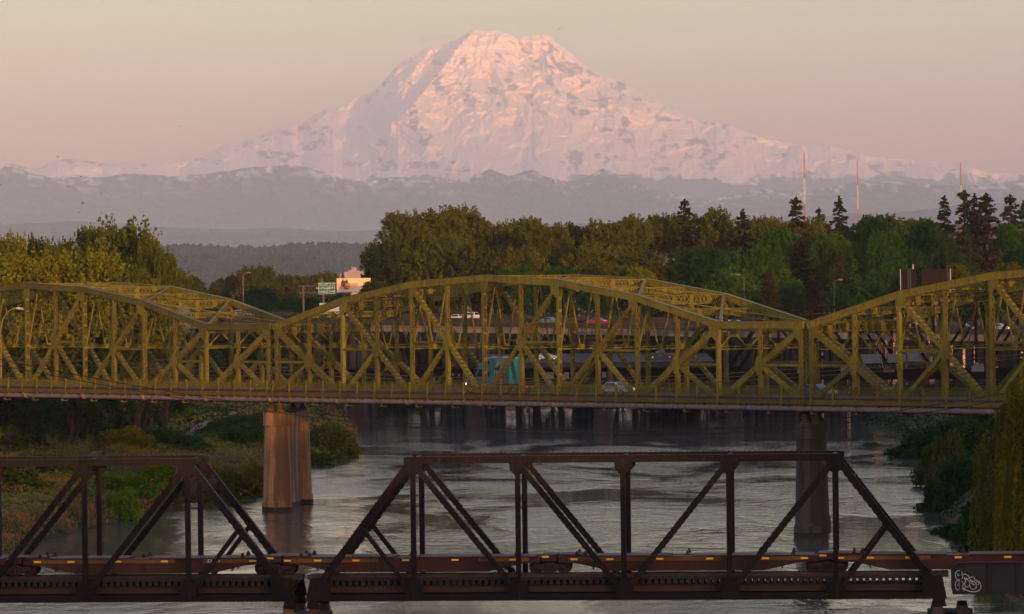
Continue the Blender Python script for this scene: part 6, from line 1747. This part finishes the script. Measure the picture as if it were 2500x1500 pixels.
# pale tower block
def tower_block():
    Y = 2400; p = at(863, 700, Y); g = floorz(p.x, Y); root = empty('apartment_tower', (p.x, Y, g), .25, 'distant pale pink tower block above the billboard', 'building')
    u = Y / F; mat = simple('pale_render', (.36, .27, .25), .8, var=.06); win = simple('tower_window', (.12, .10, .12), .3)
    def zt(py): return at(863, py, Y).z - g
    parts = ((-23, -12, 664, 12), (-12, -5, 660, 15), (-5, 9, 654, 20), (9, 16, 662, 14), (16, 26, 663, 12))
    for x0, x1, ty, d in parts:
        mb = MB(); mb.box(x0 * u, x1 * u - .05, 0, d, 0, zt(ty)); mb.build('wall', mat, root)
    for x0 in (-20.5, -16.5, -9, 11.5, 19, 23):
        mb = MB(); mb.box(x0 * u, (x0 + 1.3) * u, -.15, -.01, 3, zt(668)); mb.build('window_band', win, root)
    for x0, ty in ((-1, 651), (4, 652), (-9, 657.5), (13, 659.5)):
        mb = MB(); mb.box(x0 * u, (x0 + 2.5) * u, 3, 7, zt(666), zt(ty)); mb.build('roof_plant', mat, root)
    p2 = at(832, 700, Y); r2 = empty('chimney_tower', (p2.x, Y, floorz(p2.x, Y)), 0, 'short pale tower just left of the distant tower block', 'building'); mb = MB(); mb.box(-2 * u, 2 * u, 0, 5, 0, at(832, 668, Y).z - g); mb.build('wall', mat, r2)
    mb = MB(); mb.box(-2.4 * u, 2.4 * u, -.5, 5.5, at(832, 668, Y).z - g + .01, at(832, 666, Y).z - g); mb.build('cap', mat, r2)
tower_block()

# billboard with a plain generic picture of two people
def facing(px, py, Y, name, label, cat, group=None):
    p = at(px, py, Y); g = floorz(p.x, Y); return empty(name, (p.x, Y, g), 0, label, cat, group), (lambda x, y: (at(x, y, Y).x - p.x, at(x, y, Y).z - g))
def flat(mb, poly, y0, y1): return mb.prism(poly, 1, y0, y1)
def ell(c, rx, rz, n=18): return [(c[0] + rx * math.cos(2 * math.pi * k / n), c[1] + rz * math.sin(2 * math.pi * k / n)) for k in range(n)]
STEELP = simple('galvanised_post', (.10, .085, .08), .6); WOODP = simple('weathered_wood_post', (.16, .095, .065), .9)
def billboard():
    Y = 850; root, q = facing(865, 700, Y, 'billboard', 'large sunlit orange cream billboard with two figures, half behind leaves', 'billboard'); u = Y / F
    CRM = simple('billboard_cream', (.90, .62, .34), .6, var=.08, scale=.6); SK = simple('poster_skin', (.80, .42, .26), .6); DKP = simple('poster_dark', (.08, .05, .07), .6, var=.6, scale=8); ORG = simple('poster_orange', (.75, .30, .06), .6); WHT = simple('billboard_trim', (.75, .66, .55), .6)
    x0, z1 = q(822, 680); x1, z0 = q(905, 708); mb = MB(); mb.box(x0, x1, -.1, .3, z0, z1); pn = mb.build('panel', CRM, root)
    mb = MB(); mb.box(x0, x1, -.3, .3, z0 - .45, z0 - .01); mb.build('lower_trim', WHT, root)
    mb = MB(); flat(mb, [q(838, 680.5), q(846, 680.5), q(850, 688), q(852, 707), q(834, 707), q(832, 690)], -.14, -.101); mb.build('jacket_figure', DKP, pn)
    for (a, b, rx, rz, m, nm) in ((836, 683.5, 0, 0, None, None), (828, 697, 4.5, 6, SK, 'child_face'), (842, 683, 4, 3, SK, 'adult_face'), (849, 698, 7.5, 6.5, ORG, 'striped_ball')):
        if m: mb = MB(); flat(mb, ell(q(a, b), rx * u, rz * u), -.17, -.141); mb.build(nm, m, pn)
    for k in range(3): mb = MB(); mb.beam(Vector((q(843, 695 + k * 3)[0], -.18, q(843, 695 + k * 3)[1])), Vector((q(855, 692 + k * 3.4)[0], -.18, q(855, 692 + k * 3.4)[1])), .02, .10, (0, 1, 0)); mb.build('ball_stripe', DKP, pn)
    mb = MB(); flat(mb, [q(833, 701), q(838, 699), q(842, 707), q(831, 707)], -.20, -.171); mb.build('child_shirt', simple('poster_pink', (.6, .32, .36), .6), pn)
    for px in (840, 890): mb = MB(); x, z = q(px, 708); mb.box(x - .25, x + .25, 0, .4, 0, z0 - .46); mb.build('post', STEELP, root)
billboard()
def back_boards():
    Y = 800
    for (a, b, ty, lb) in ((2199, 2237, 658, 'dark back of a tall billboard with a ladder, left one of two'), (2250, 2319, 657, 'dark back of a wide billboard with a pale right edge, right one of two')):
        root, q = facing((a + b) / 2, 700, Y, 'billboard', lb, 'billboard', 'dark billboard backs on the right'); x0, z1 = q(a, ty); x1, z0 = q(b, 712)
        mb = MB(); mb.box(x0, x1, -.1, .1, z0, z1); mb.build('panel', simple('board_back_wood', (.012, .007, .007), .9), root)
        mb = MB(); n = 9
        for i in range(n): x = x0 + (x1 - x0) * (i + .5) / n; mb.box(x - .05, x + .05, -.22, -.101, z0, z1)
        mb.build('stiffeners', simple('board_rib', (.008, .005, .005), .9), root)
        lx = q(2212 if a < 2240 else 2308, 0)[0]; mb = MB(); mb.box(lx - .3, lx - .24, -.3, -.23, z0, z1); mb.box(lx + .24, lx + .3, -.3, -.23, z0, z1)
        for k in range(12): z = z0 + (z1 - z0) * k / 12; mb.box(lx - .24, lx + .24, -.29, -.25, z, z + .06)
        mb.build('ladder', STEELP, root)
        e = x0 if a < 2240 else x1; mb = MB(); mb.box(e - .12 if e == x0 else e + .01, e if e == x0 else e + .22, -.2, .3, z0, z1); mb.build('edge_trim', simple('edge_white', (.45, .42, .45), .6), root)
        mb = MB(); mb.box(-.4, .4, -.3, .3, 0, z0 - .02); mb.build('post', STEELP, root)
    root, q = facing(2229, 655, 805, 'vent_pipe', 'thin pale pole rising behind the left billboard back', 'pole'); mb = MB(); x, z = q(2229, 646); mb.tube([(x, 0, 0), (x, 0, z)], .18, 8); mb.build('pole', simple('pole_pale', (.4, .3, .27), .6), root)
back_boards()

GREEN = simple('sign_green', (.010, .16, .10), .45, var=.1)
def gantry():
    Y = 900; root, q = facing(790, 700, Y, 'sign_gantry', 'road sign gantry carrying two green exit signs, left of the billboard', 'road sign'); u = Y / F
    for (a, b, y0, y1, tab, lines) in ((777.5, 799.5, 690, 718.5, 'EXIT 136B', ('Port of Tacoma', '1/2 MILE')), (803, 817.5, 689, 717.5, 'EXIT 136A', ('20 St E', '1/2 MILE'))):
        x0, z1 = q(a, y0 + 7.3); x1, z0 = q(b, y1); zt = q(a, y0)[1]
        mb = MB(); mb.box(x0, x1, -.15, 0, z0, z1); s = mb.build('sign_panel', GREEN, root)
        mb = MB(); 
        for (p0, p1, r0, r1) in ((x0, x1, z0, z0 + .06), (x0, x1, z1 - .06, z1), (x0, x0 + .06, z0 + .061, z1 - .061), (x1 - .06, x1, z0 + .061, z1 - .061)): mb.box(p0, p1, -.17, -.151, r0, r1)
        mb.build('border', PAINTW, s)
        mb = MB(); mb.box(x0 + .1, x1 - .1, -.15, 0, z1 + .04, zt); t = mb.build('exit_tab', GREEN, root)
        c = (x0 + x1) / 2; textmesh(tab, (zt - z1) * .62 if a > 800 else (zt - z1) * .75, PAINTW, t, (c, -.165, (z1 + zt) / 2), (math.pi / 2, 0, 0))
        textmesh(lines[0], .48 if a < 800 else .55, PAINTW, s, (c, -.165, z0 + (z1 - z0) * .68), (math.pi / 2, 0, 0)); textmesh(lines[1], .5 if a < 800 else .42, PAINTW, s, (c, -.165, z0 + (z1 - z0) * .26), (math.pi / 2, 0, 0))
    mb = MB(); xa, za = q(731, 699); xb, _ = q(822, 699); _, zb = q(731, 716)
    for z in (za, zb):
        for y in (.3, 1.1): mb.beam((xa, y, z), (xb, y, z), .14, .14)
    n = 12
    for i in range(n + 1): x = xa + (xb - xa) * i / n; mb.beam((x, .3, za), (x, .3, zb), .07, .07); mb.beam((x, .3, za), (x, 1.1, za), .07, .07)
    mb.build('truss_beam', STEELP, root)
    for px in (740, 789): mb = MB(); x, z = q(px, 697 if px < 760 else 716); mb.tube([(x, .7, 0), (x, .7, z)], .24, 8); mb.build('post', simple('gantry_post', (.12, .08, .06), .7), root)
    mb = MB(); x, z = q(786, 676); mb.tube([(x, .7, zb), (x, .7, z)], .12, 8); mb.box(x - .8, x + .2, .6, .8, z - .8, z - .6); mb.box(x - .5, x + .5, .5, .9, z - 1.9, z - 1.0); mb.build('camera_mast', STEELP, root)
gantry()

def lamp(px, topy, Y, side, label, h=None, arm=2.2, mat=None, base=None):
    p = at(px, topy, Y); g = floorz(p.x, Y) if base is None else base; root = empty('street_lamp', (p.x, Y, g), 0, label, 'street lamp', 'street lamps'); H = p.z - g
    mb = MB(); mb.tube([(0, 0, 0), (0, 0, H * .6), (0, 0, H - .6)], [.16, .13, .10], 8); mb.tube([(0, 0, H - .6), (side * arm * .3, 0, H - .12), (side * arm, 0, H)], .06, 6); mb.build('post', mat or STEELP, root)
    mb = MB(); x = side * arm; mb.tube([(x - side * .1, 0, H), (x + side * .2, 0, H + .05), (x + side * .9, 0, H + .02), (x + side * 1.0, 0, H - .02)], [.08, .18, .16, .05], 8); mb.build('lamp_head', simple('lamp_shell', (.16, .14, .12), .5), root)
lamp(593, 667, 905, 1, 'tall street lamp in front of the tall brown distant trees', arm=.9, mat=simple('tan_post', (.22, .15, .10), .7))
lamp(497, 674, 930, -1, 'rusty street lamp at the left with its head to the left', arm=.9, mat=WOODP)
lamp(1816, 671, 860, -1, 'grey street lamp before the bright green spreading tree', arm=.8)
lamp(2036, 684, 840, 1, 'grey street lamp left of the church cross', arm=.9)
def deck_lamp(px, b, topy, armpx, headpx, label):
    p = on_bridge(px, b); root = empty('street_lamp', tuple(p), 0, label, 'street lamp', 'arched lamps on the yellow bridge'); s = 1
    H = at(px, topy, p.y).z - p.z; w = (headpx - px) * p.y / F
    mb = MB(); pts = [(0, 0, 0), (0, 0, H * .7)] + [(w * (1 - math.cos(a)) * .95, 0, H * .7 + H * .3 * math.sin(a)) for a in np.linspace(.2, math.pi / 2, 8)]; mb.tube(pts, .06, 7); mb.build('post', simple('lamp_olive', (.25, .2, .05), .6), root)
    mb = MB(); e = w * .95; mb.tube([(e, 0, H), (e + .3, 0, H + .02), (e + .85, 0, H - .06), (e + 1.0, 0, H - .12)], [.06, .16, .16, .05], 8); mb.build('lamp_head', simple('lamp_pink', (.62, .48, .46), .5), root)
deck_lamp(1, -1.6, 754, 20, 40, 'arched lamp with a pale head on the yellow bridge at the left edge')
deck_lamp(921, 12.6, 745, 20, 960, 'arched lamp inside the left part of the middle yellow span')

# street poles
for px, ty, Y, lb in ((1139, 752, 905, 'wooden power pole with crossarms behind the motorway, left of the middle peak'), (1436, 756, 905, 'wooden power pole with a crossarm behind the red car'), (1288, 715, 930, 'slim wooden pole among dark trees behind the middle yellow span')):
    p = at(px, ty, Y); g = floorz(p.x, Y); root = empty('power_pole', (p.x, Y, g), 0, lb, 'power pole', 'wooden power poles'); H = p.z - g
    mb = MB(); mb.tube([(0, 0, 0), (0, 0, H)], [.2, .14], 8); mb.build('pole', WOODP, root)
    if px != 1288:
        for dz in (.5, 1.9): mb = MB(); mb.box(-1.5, 1.5, -.22, -.1, H - dz - .12, H - dz); mb.build('crossarm', WOODP, root)
    else: mb = MB(); mb.tube([(.35, 0, H * .72), (.35, 0, H * .8)], .28, 8); mb.build('transformer', STEELP, root)

# church
def church():
    Y = 905; root, q = facing(2060, 750, Y, 'church', 'cream church with a dark red roof and a white cross', 'church'); u = Y / F
    RF = simple('red_roof', (.16, .045, .040), .8); WL = simple('cream_wall', (.60, .42, .30), .8, var=.08); WB = simple('church_window', (.10, .08, .08), .3)
    (xa, za), (xm, zm), (xb, _) = q(2018, 752), q(2037, 734), q(2057, 752); xe, ze = q(2190, 733); _, zbt = q(2018, 775)
    mb = MB(); mb.add([(xa, 0, 0), (xb, 0, 0), (xb, 0, za), (xm, 0, zm), (xa, 0, za), (xa, 4, 0), (xb, 4, 0), (xb, 4, za), (xm, 4, zm), (xa, 4, za)], [(0,1,2,3,4),(9,8,7,6,5)] + [(i, i + 5, (i + 1) % 5 + 5, (i + 1) % 5) for i in range(5)]); mb.build('gable_wall', WL, root)
    mb = MB(); mb.beam((xa - .8, -.3, za - .2), (xm, -.3, zm + .25), .5, .3, (0, 1, 0)); mb.beam((xb + .8, -.3, za - .2), (xm, -.3, zm + .25), .5, .3, (0, 1, 0)); mb.build('gable_trim', simple('gable_trim_white', (.66, .5, .4), .7), root)
    mb = MB(); mb.add([(xm + .3, .4, zm), (xe, .4, zm + .1), (xe, -4, za - .4), (xb + .6, -4, za - .4), (xm + .3, 6, zm - .02), (xe, 6, zm + .08), (xe, 12, za - .4), (xb, 12, za - .4)], [(3,2,1,0),(0,1,5,4),(4,5,6,7),(3,0,4,7),(1,2,6,5),(2,3,7,6)]); mb.build('roof', RF, root)
    mb = MB(); mb.box(xb + .1, xe, -3.2, 10, 0, za - .5); mb.build('nave_wall', WL, root)
    x2, z2 = q(2000, 757); mb = MB(); mb.box(x2, xa - .1, -1, 6, 0, z2 + .0); mb.build('side_wall', WL, root)
    mb = MB(); mb.box(x2 - .3, xa - .05, -1.4, 6.4, z2 + .01, z2 + .35); mb.build('side_roof', RF, root)
    for px in (2008, 2016, 2075, 2090, 2105, 2120): mb = MB(); x, z = q(px, 766); yy = -1.06 if px < 2020 else -3.26; mb.box(x - .4, x + .4, yy, yy + .05, z - .5, z + .9); mb.build('window', WB, root)
    cx, cz = q(2039, 720.5); _, c0 = q(2039, 740); mb = MB(); mb.box(cx - .13, cx + .13, -.9, -.65, c0, cz); mb.box(cx - 1.0, cx - .131, -.9, -.65, cz - 1.0, cz - .74); mb.box(cx + .131, cx + 1.0, -.9, -.65, cz - 1.0, cz - .74); mb.build('cross', simple('cross_white', (.72, .6, .52), .6), root)
    mb = MB(); mb.prism([(xm - .25, 0), (xm + .25, 0), (xm + .25, .6), (xm - .25, .6)], 1, -.06, -.01); 
    for o in mb.v: pass
    mb.v = [(x, y, z + zm - 1.9) for x, y, z in mb.v]; mb.build('gable_vent', WB, root)
church()
# low sunlit buildings behind the yellow bridge
BT = simple('sunlit_tan_wall', (.62, .44, .34), .8, var=.15, scale=.3); BT2 = simple('pink_shed_wall', (.66, .48, .42), .8, var=.1, scale=.3)
for (x0, x1, y0, y1, Y, lb) in ((625, 852, 908, 938, 905, 'long low pink shed wall on the left bank, lit through the yellow railing'), (2150, 2260, 752, 778, 960, 'low tan building behind the right part of the yellow bridge'), (2262, 2390, 748, 776, 965, 'long tan warehouse right of the church'), (2395, 2520, 744, 775, 970, 'sunlit tan shed at the right edge behind the yellow bridge')):
    a, b = at(x0, y1, Y), at(x1, y0, Y); root = empty('low_building', ((a.x + b.x) / 2, Y, 0), 0, lb, 'building', 'low sunlit buildings'); w = (b.x - a.x) / 2; zb_ = min(a.z, 3); 
    mb = MB(); mb.box(-w, w, 0, 12, zb_, b.z); mb.build('wall', BT2 if x0 == 625 else BT, root)
    mb = MB(); mb.prism([(-.6, b.z + .01), (12.6, b.z + .01), (6, b.z + 1.2)], 0, -w - .5, w + .5); mb.build('roof', simple('shed_roof', (.12, .09, .08), .8), root)
    n = 7
    for i in range(n): mb = MB(); x = -w + 2 * w * (i + .5) / n; zc = (a.z + b.z) / 2; mb.box(x - w / n * .5, x + w / n * .3, -.06, -.01, zc - .5, zc + .6); mb.build('window', simple('shed_window', (.08, .06, .06), .4) if i == 0 else bpy.data.materials['shed_window'], root)
# white trailers parked below the viaduct at right
for (x0, x1, y0, y1, lb) in ((2098, 2152, 866, 888, 'white trailer parked under the viaduct behind the dark truss'), (2168, 2212, 865, 886, 'white trailer with a green patch, right of the first trailer'), (2215, 2262, 862, 885, 'white trailer nearest the right bridge post, with a dark door')):
    Y = 735; a, b = at(x0, y1, Y), at(x1, y0, Y); g = floorz((a.x + b.x) / 2, Y); g = min(g, a.z - 1.2); root = empty('parked_trailer', ((a.x + b.x) / 2, Y, a.z - 1.2), 0, lb, 'trailer', 'white trailers under the viaduct'); w = (b.x - a.x) / 2; h = b.z - a.z
    mb = MB(); mb.box(-w, w, 0, 2.5, 1.2, 1.2 + h); mb.build('cargo_box', simple('trailer_white', (.09, .11, .13), .5, var=.1) if x0 == 2098 else bpy.data.materials['trailer_white'], root)
    if x0 == 2168: mb = MB(); mb.box(-w * .3, w * .35, -.03, -.005, 1.2 + h * .25, 1.2 + h * .8); mb.build('painted_patch', simple('trailer_green', (.03, .16, .15), .6), root)
    mb = MB(); mb.box(-w * .9, w * .9, .6, 1.9, .9, 1.19); mb.build('chassis', TYRE, root)
    for x in (-w * .6, -w * .3, w * .6):
        mb = MB(); n = 12; v = [(x + .5 * math.cos(k * 2 * math.pi / n), .2 + e, .5 + .5 * math.sin(k * 2 * math.pi / n)) for e in (0, .3) for k in range(n)]; mb.add(v, [tuple(range(n)), tuple(range(2 * n - 1, n - 1, -1))] + [(k, k + n, (k + 1) % n + n, (k + 1) % n) for k in range(n)]); mb.build('wheel', TYRE, root)
# access road slope with two parked vehicles seen under the viaduct
def lower_road():
    Y = 800; p = at(1340, 880, Y); mb = MB(); z = p.z; a = at(1180, 886, Y - 8); b = at(1740, 890, Y - 8)
    mb.add([(a.x, Y - 14, z - .3), (b.x, Y - 14, z - .3), (b.x, Y + 20, z + 1.0), (a.x, Y + 20, z + 1.0), (a.x, Y - 14, z - 8), (b.x, Y - 14, z - 8), (b.x, Y + 20, z - 8), (a.x, Y + 20, z - 8)], [(0,1,2,3),(7,6,5,4),(0,4,5,1),(1,5,6,2),(2,6,7,3),(3,7,4,0)])
    o = mb.build('river_road', ASPH2); tag(o, 'raised riverside road under the motorway', kind='structure')
    build_car('parked_car', (p.x - .5, Y - 4, z + .1), .1, SILV, 'small silver car on the riverside road under the motorway', 'sedan', group=None)
    q = at(1612, 880, Y); build_car('pickup_truck', (q.x, Y - 4, z + .1), math.pi, DARK, 'dark pickup on the riverside road under the motorway', 'pickup', cat='pickup', group=None)
lower_road()

# ------------------------------------------------------------------ overhead wires between the bridges
WIRE = simple('black_cable', (.015, .012, .012), .7); WIRE2 = simple('brown_cable', (.07, .05, .04), .7)
def wire(pts, Y, r, mat, label, group):
    P = smoothline(pts, 8); W3 = [at(x, y, Y) for x, y in P]; c = W3[0]; mb = MB(); mb.tube(W3, r, 5); o = mb.build('overhead_wire', mat); tag(o, label, 'wire', group)
GW = 'overhead wires crossing the river'
wire([(-80, 862), (0, 878), (330, 942), (700, 1000), (1000, 1034), (1250, 1048), (1500, 1052), (1700, 1049), (1950, 1034), (2200, 1002), (2520, 950)], 345, .036, WIRE, 'upper of two thick black wires sagging low across the whole river', GW)
wire([(-80, 880), (0, 893), (330, 954), (700, 1011), (1000, 1043), (1250, 1057), (1500, 1062), (1700, 1060), (1950, 1046), (2200, 1016), (2520, 966)], 345, .036, WIRE, 'lower of two thick black wires sagging low across the whole river', GW)
wire([(-80, 788), (300, 790), (700, 785), (1000, 786), (1300, 790), (1600, 787), (2000, 766), (2520, 705)], 350, .018, WIRE2, 'thin brown wire crossing the upper yellow truss, top one', GW)
wire([(-80, 800), (300, 804), (700, 799), (1000, 800), (1300, 804), (1600, 800), (2000, 781), (2520, 722)], 350, .018, WIRE2, 'thin brown wire just below the top thin one', GW)
wire([(-80, 870), (300, 886), (700, 905), (1000, 918), (1300, 924), (1600, 920), (1900, 904), (2200, 880), (2520, 843)], 350, .02, WIRE2, 'thin brown wire crossing the lower yellow truss, upper one', GW)
wire([(-80, 880), (300, 897), (700, 914), (1000, 927), (1300, 932), (1600, 928), (1900, 914), (2200, 893), (2520, 862)], 350, .02, WIRE2, 'thin brown wire crossing the lower yellow truss, middle one', GW)
wire([(1150, 944), (1500, 941), (1800, 930), (2050, 914), (2300, 893), (2520, 872)], 350, .02, WIRE2, 'thin brown wire crossing the lower yellow truss, lowest one at right', GW)

# ------------------------------------------------------------------ birds
BIRD = simple('dark_feathers', (.05, .035, .035), .8)
def bird(px, py, s, ang, flap, label):
    Y = 520; p = at(px, py, Y); k = s * Y / F; mb = MB()
    mb.tube([(-.5 * k, 0, 0), (-.25 * k, 0, .02 * k), (.1 * k, 0, .03 * k), (.4 * k, 0, .02 * k), (.52 * k, 0, .0)], [.03 * k, .08 * k, .11 * k, .08 * k, .02 * k], 7)
    for sd in (-1, 1):
        a, b = (.15 * k, sd * .06 * k, .04 * k), (-.15 * k, sd * .06 * k, .03 * k); m = (.1 * k, sd * .4 * k, flap * .32 * k); n = (-.18 * k, sd * .38 * k, flap * .28 * k); t = (-.18 * k, sd * .85 * k, flap * .25 * k)
        up = .025 * k; v = [a, m, t, n, b]; v = v + [(x, y, z - up) for x, y, z in v]; mb.add(v, [(0,1,2,3,4), (9,8,7,6,5)] + [(i, i + 5, (i + 1) % 5 + 5, (i + 1) % 5) for i in range(5)])
    mb.prism([(-.75 * k, .1 * k), (-.75 * k, -.1 * k), (-.45 * k, -.04 * k), (-.45 * k, .04 * k)], 2, -.01 * k, .01 * k)
    o = mb.build('bird', BIRD); o.location = p; o.rotation_euler = (.3, ang, ang * 2.3 + 1.2); tag(o, label, 'bird', 'birds flying at left')
for i, b in enumerate([(141, 384, 7, .3, 1.2, 'bird highest at left, level with the snowy skyline'), (198, 432, 5, -.3, .9, 'bird just under the snow line at left'), (167, 457, 5, .5, 1.1, 'bird left of the upper middle of the flock'), (152, 492, 4, .1, .7, 'leftmost small bird of the flock'),
        (203, 497, 8, -.6, 1.3, 'largest bird, in the middle of the flock'), (193, 520, 5, .4, .8, 'bird just below the largest bird'), (244, 470, 4, .2, 1, 'upper of two close birds at the right of the flock'), (247, 474, 5, -.2, .9, 'lower of two close birds at the right of the flock'),
        (247, 521, 4, .6, .6, 'lowest bird at the right of the flock'), (357, 565, 5, -.4, .8, 'bird hovering over the right shoulder poplar'), (439, 309, 4, .3, .8, 'lone bird high above the snowy slope at left'), (1367, 71, 4, -.3, .8, 'lone bird in the sky right of the summit'), (1, 452, 6, .2, .8, 'bird at the left picture edge')]): bird(*b)

# railing on the right bank
def bank_fence():
    A, B = ground_at(2352, 1232, 3.5), ground_at(2432, 1205, 4.5); root = empty('pipe_railing', (A.x, A.y, 0), 0, 'thin pipe railing on the shaded right bank beside the willow', 'railing')
    mb = MB(); za, zb_ = float(ground_z(A.x, A.y)), float(ground_z(B.x, B.y)); d = B - A
    for h in (1.1, 1.9, 2.7): mb.tube([(0, 0, za + h), (d.x, d.y, zb_ + h)], .03, 6)
    mb.build('rails', STEELP, root)
    for t in (0, .5, 1): mb = MB(); mb.tube([(d.x * t, d.y * t, za + (zb_ - za) * t - .3), (d.x * t, d.y * t, za + (zb_ - za) * t + 2.75)], .04, 6); mb.build('post', STEELP, root)
bank_fence()
# ------------------------------------------------------------------ haze
def build_haze():
    mb = MB(); mb.box(-45000, 45000, -38000, 76000, -8.0, 4620.0)
    t = NT('haze_air'); t.n.remove(t.b)
    pv = t.new('ShaderNodeVolumePrincipled')
    pv.inputs['Color'].default_value = HAZE_COL
    pv.inputs['Density'].default_value = HAZE_D
    pv.inputs['Anisotropy'].default_value = -0.30
    t.link(pv.outputs[0], t.out.inputs['Volume'])
    o = mb.build('haze', t.m); tag(o, 'evening haze filling the valley', 'haze', kind='stuff')
HAZE_D = 2.5e-5
HAZE_COL = (0.60, 0.76, 1.0, 1)
build_haze()
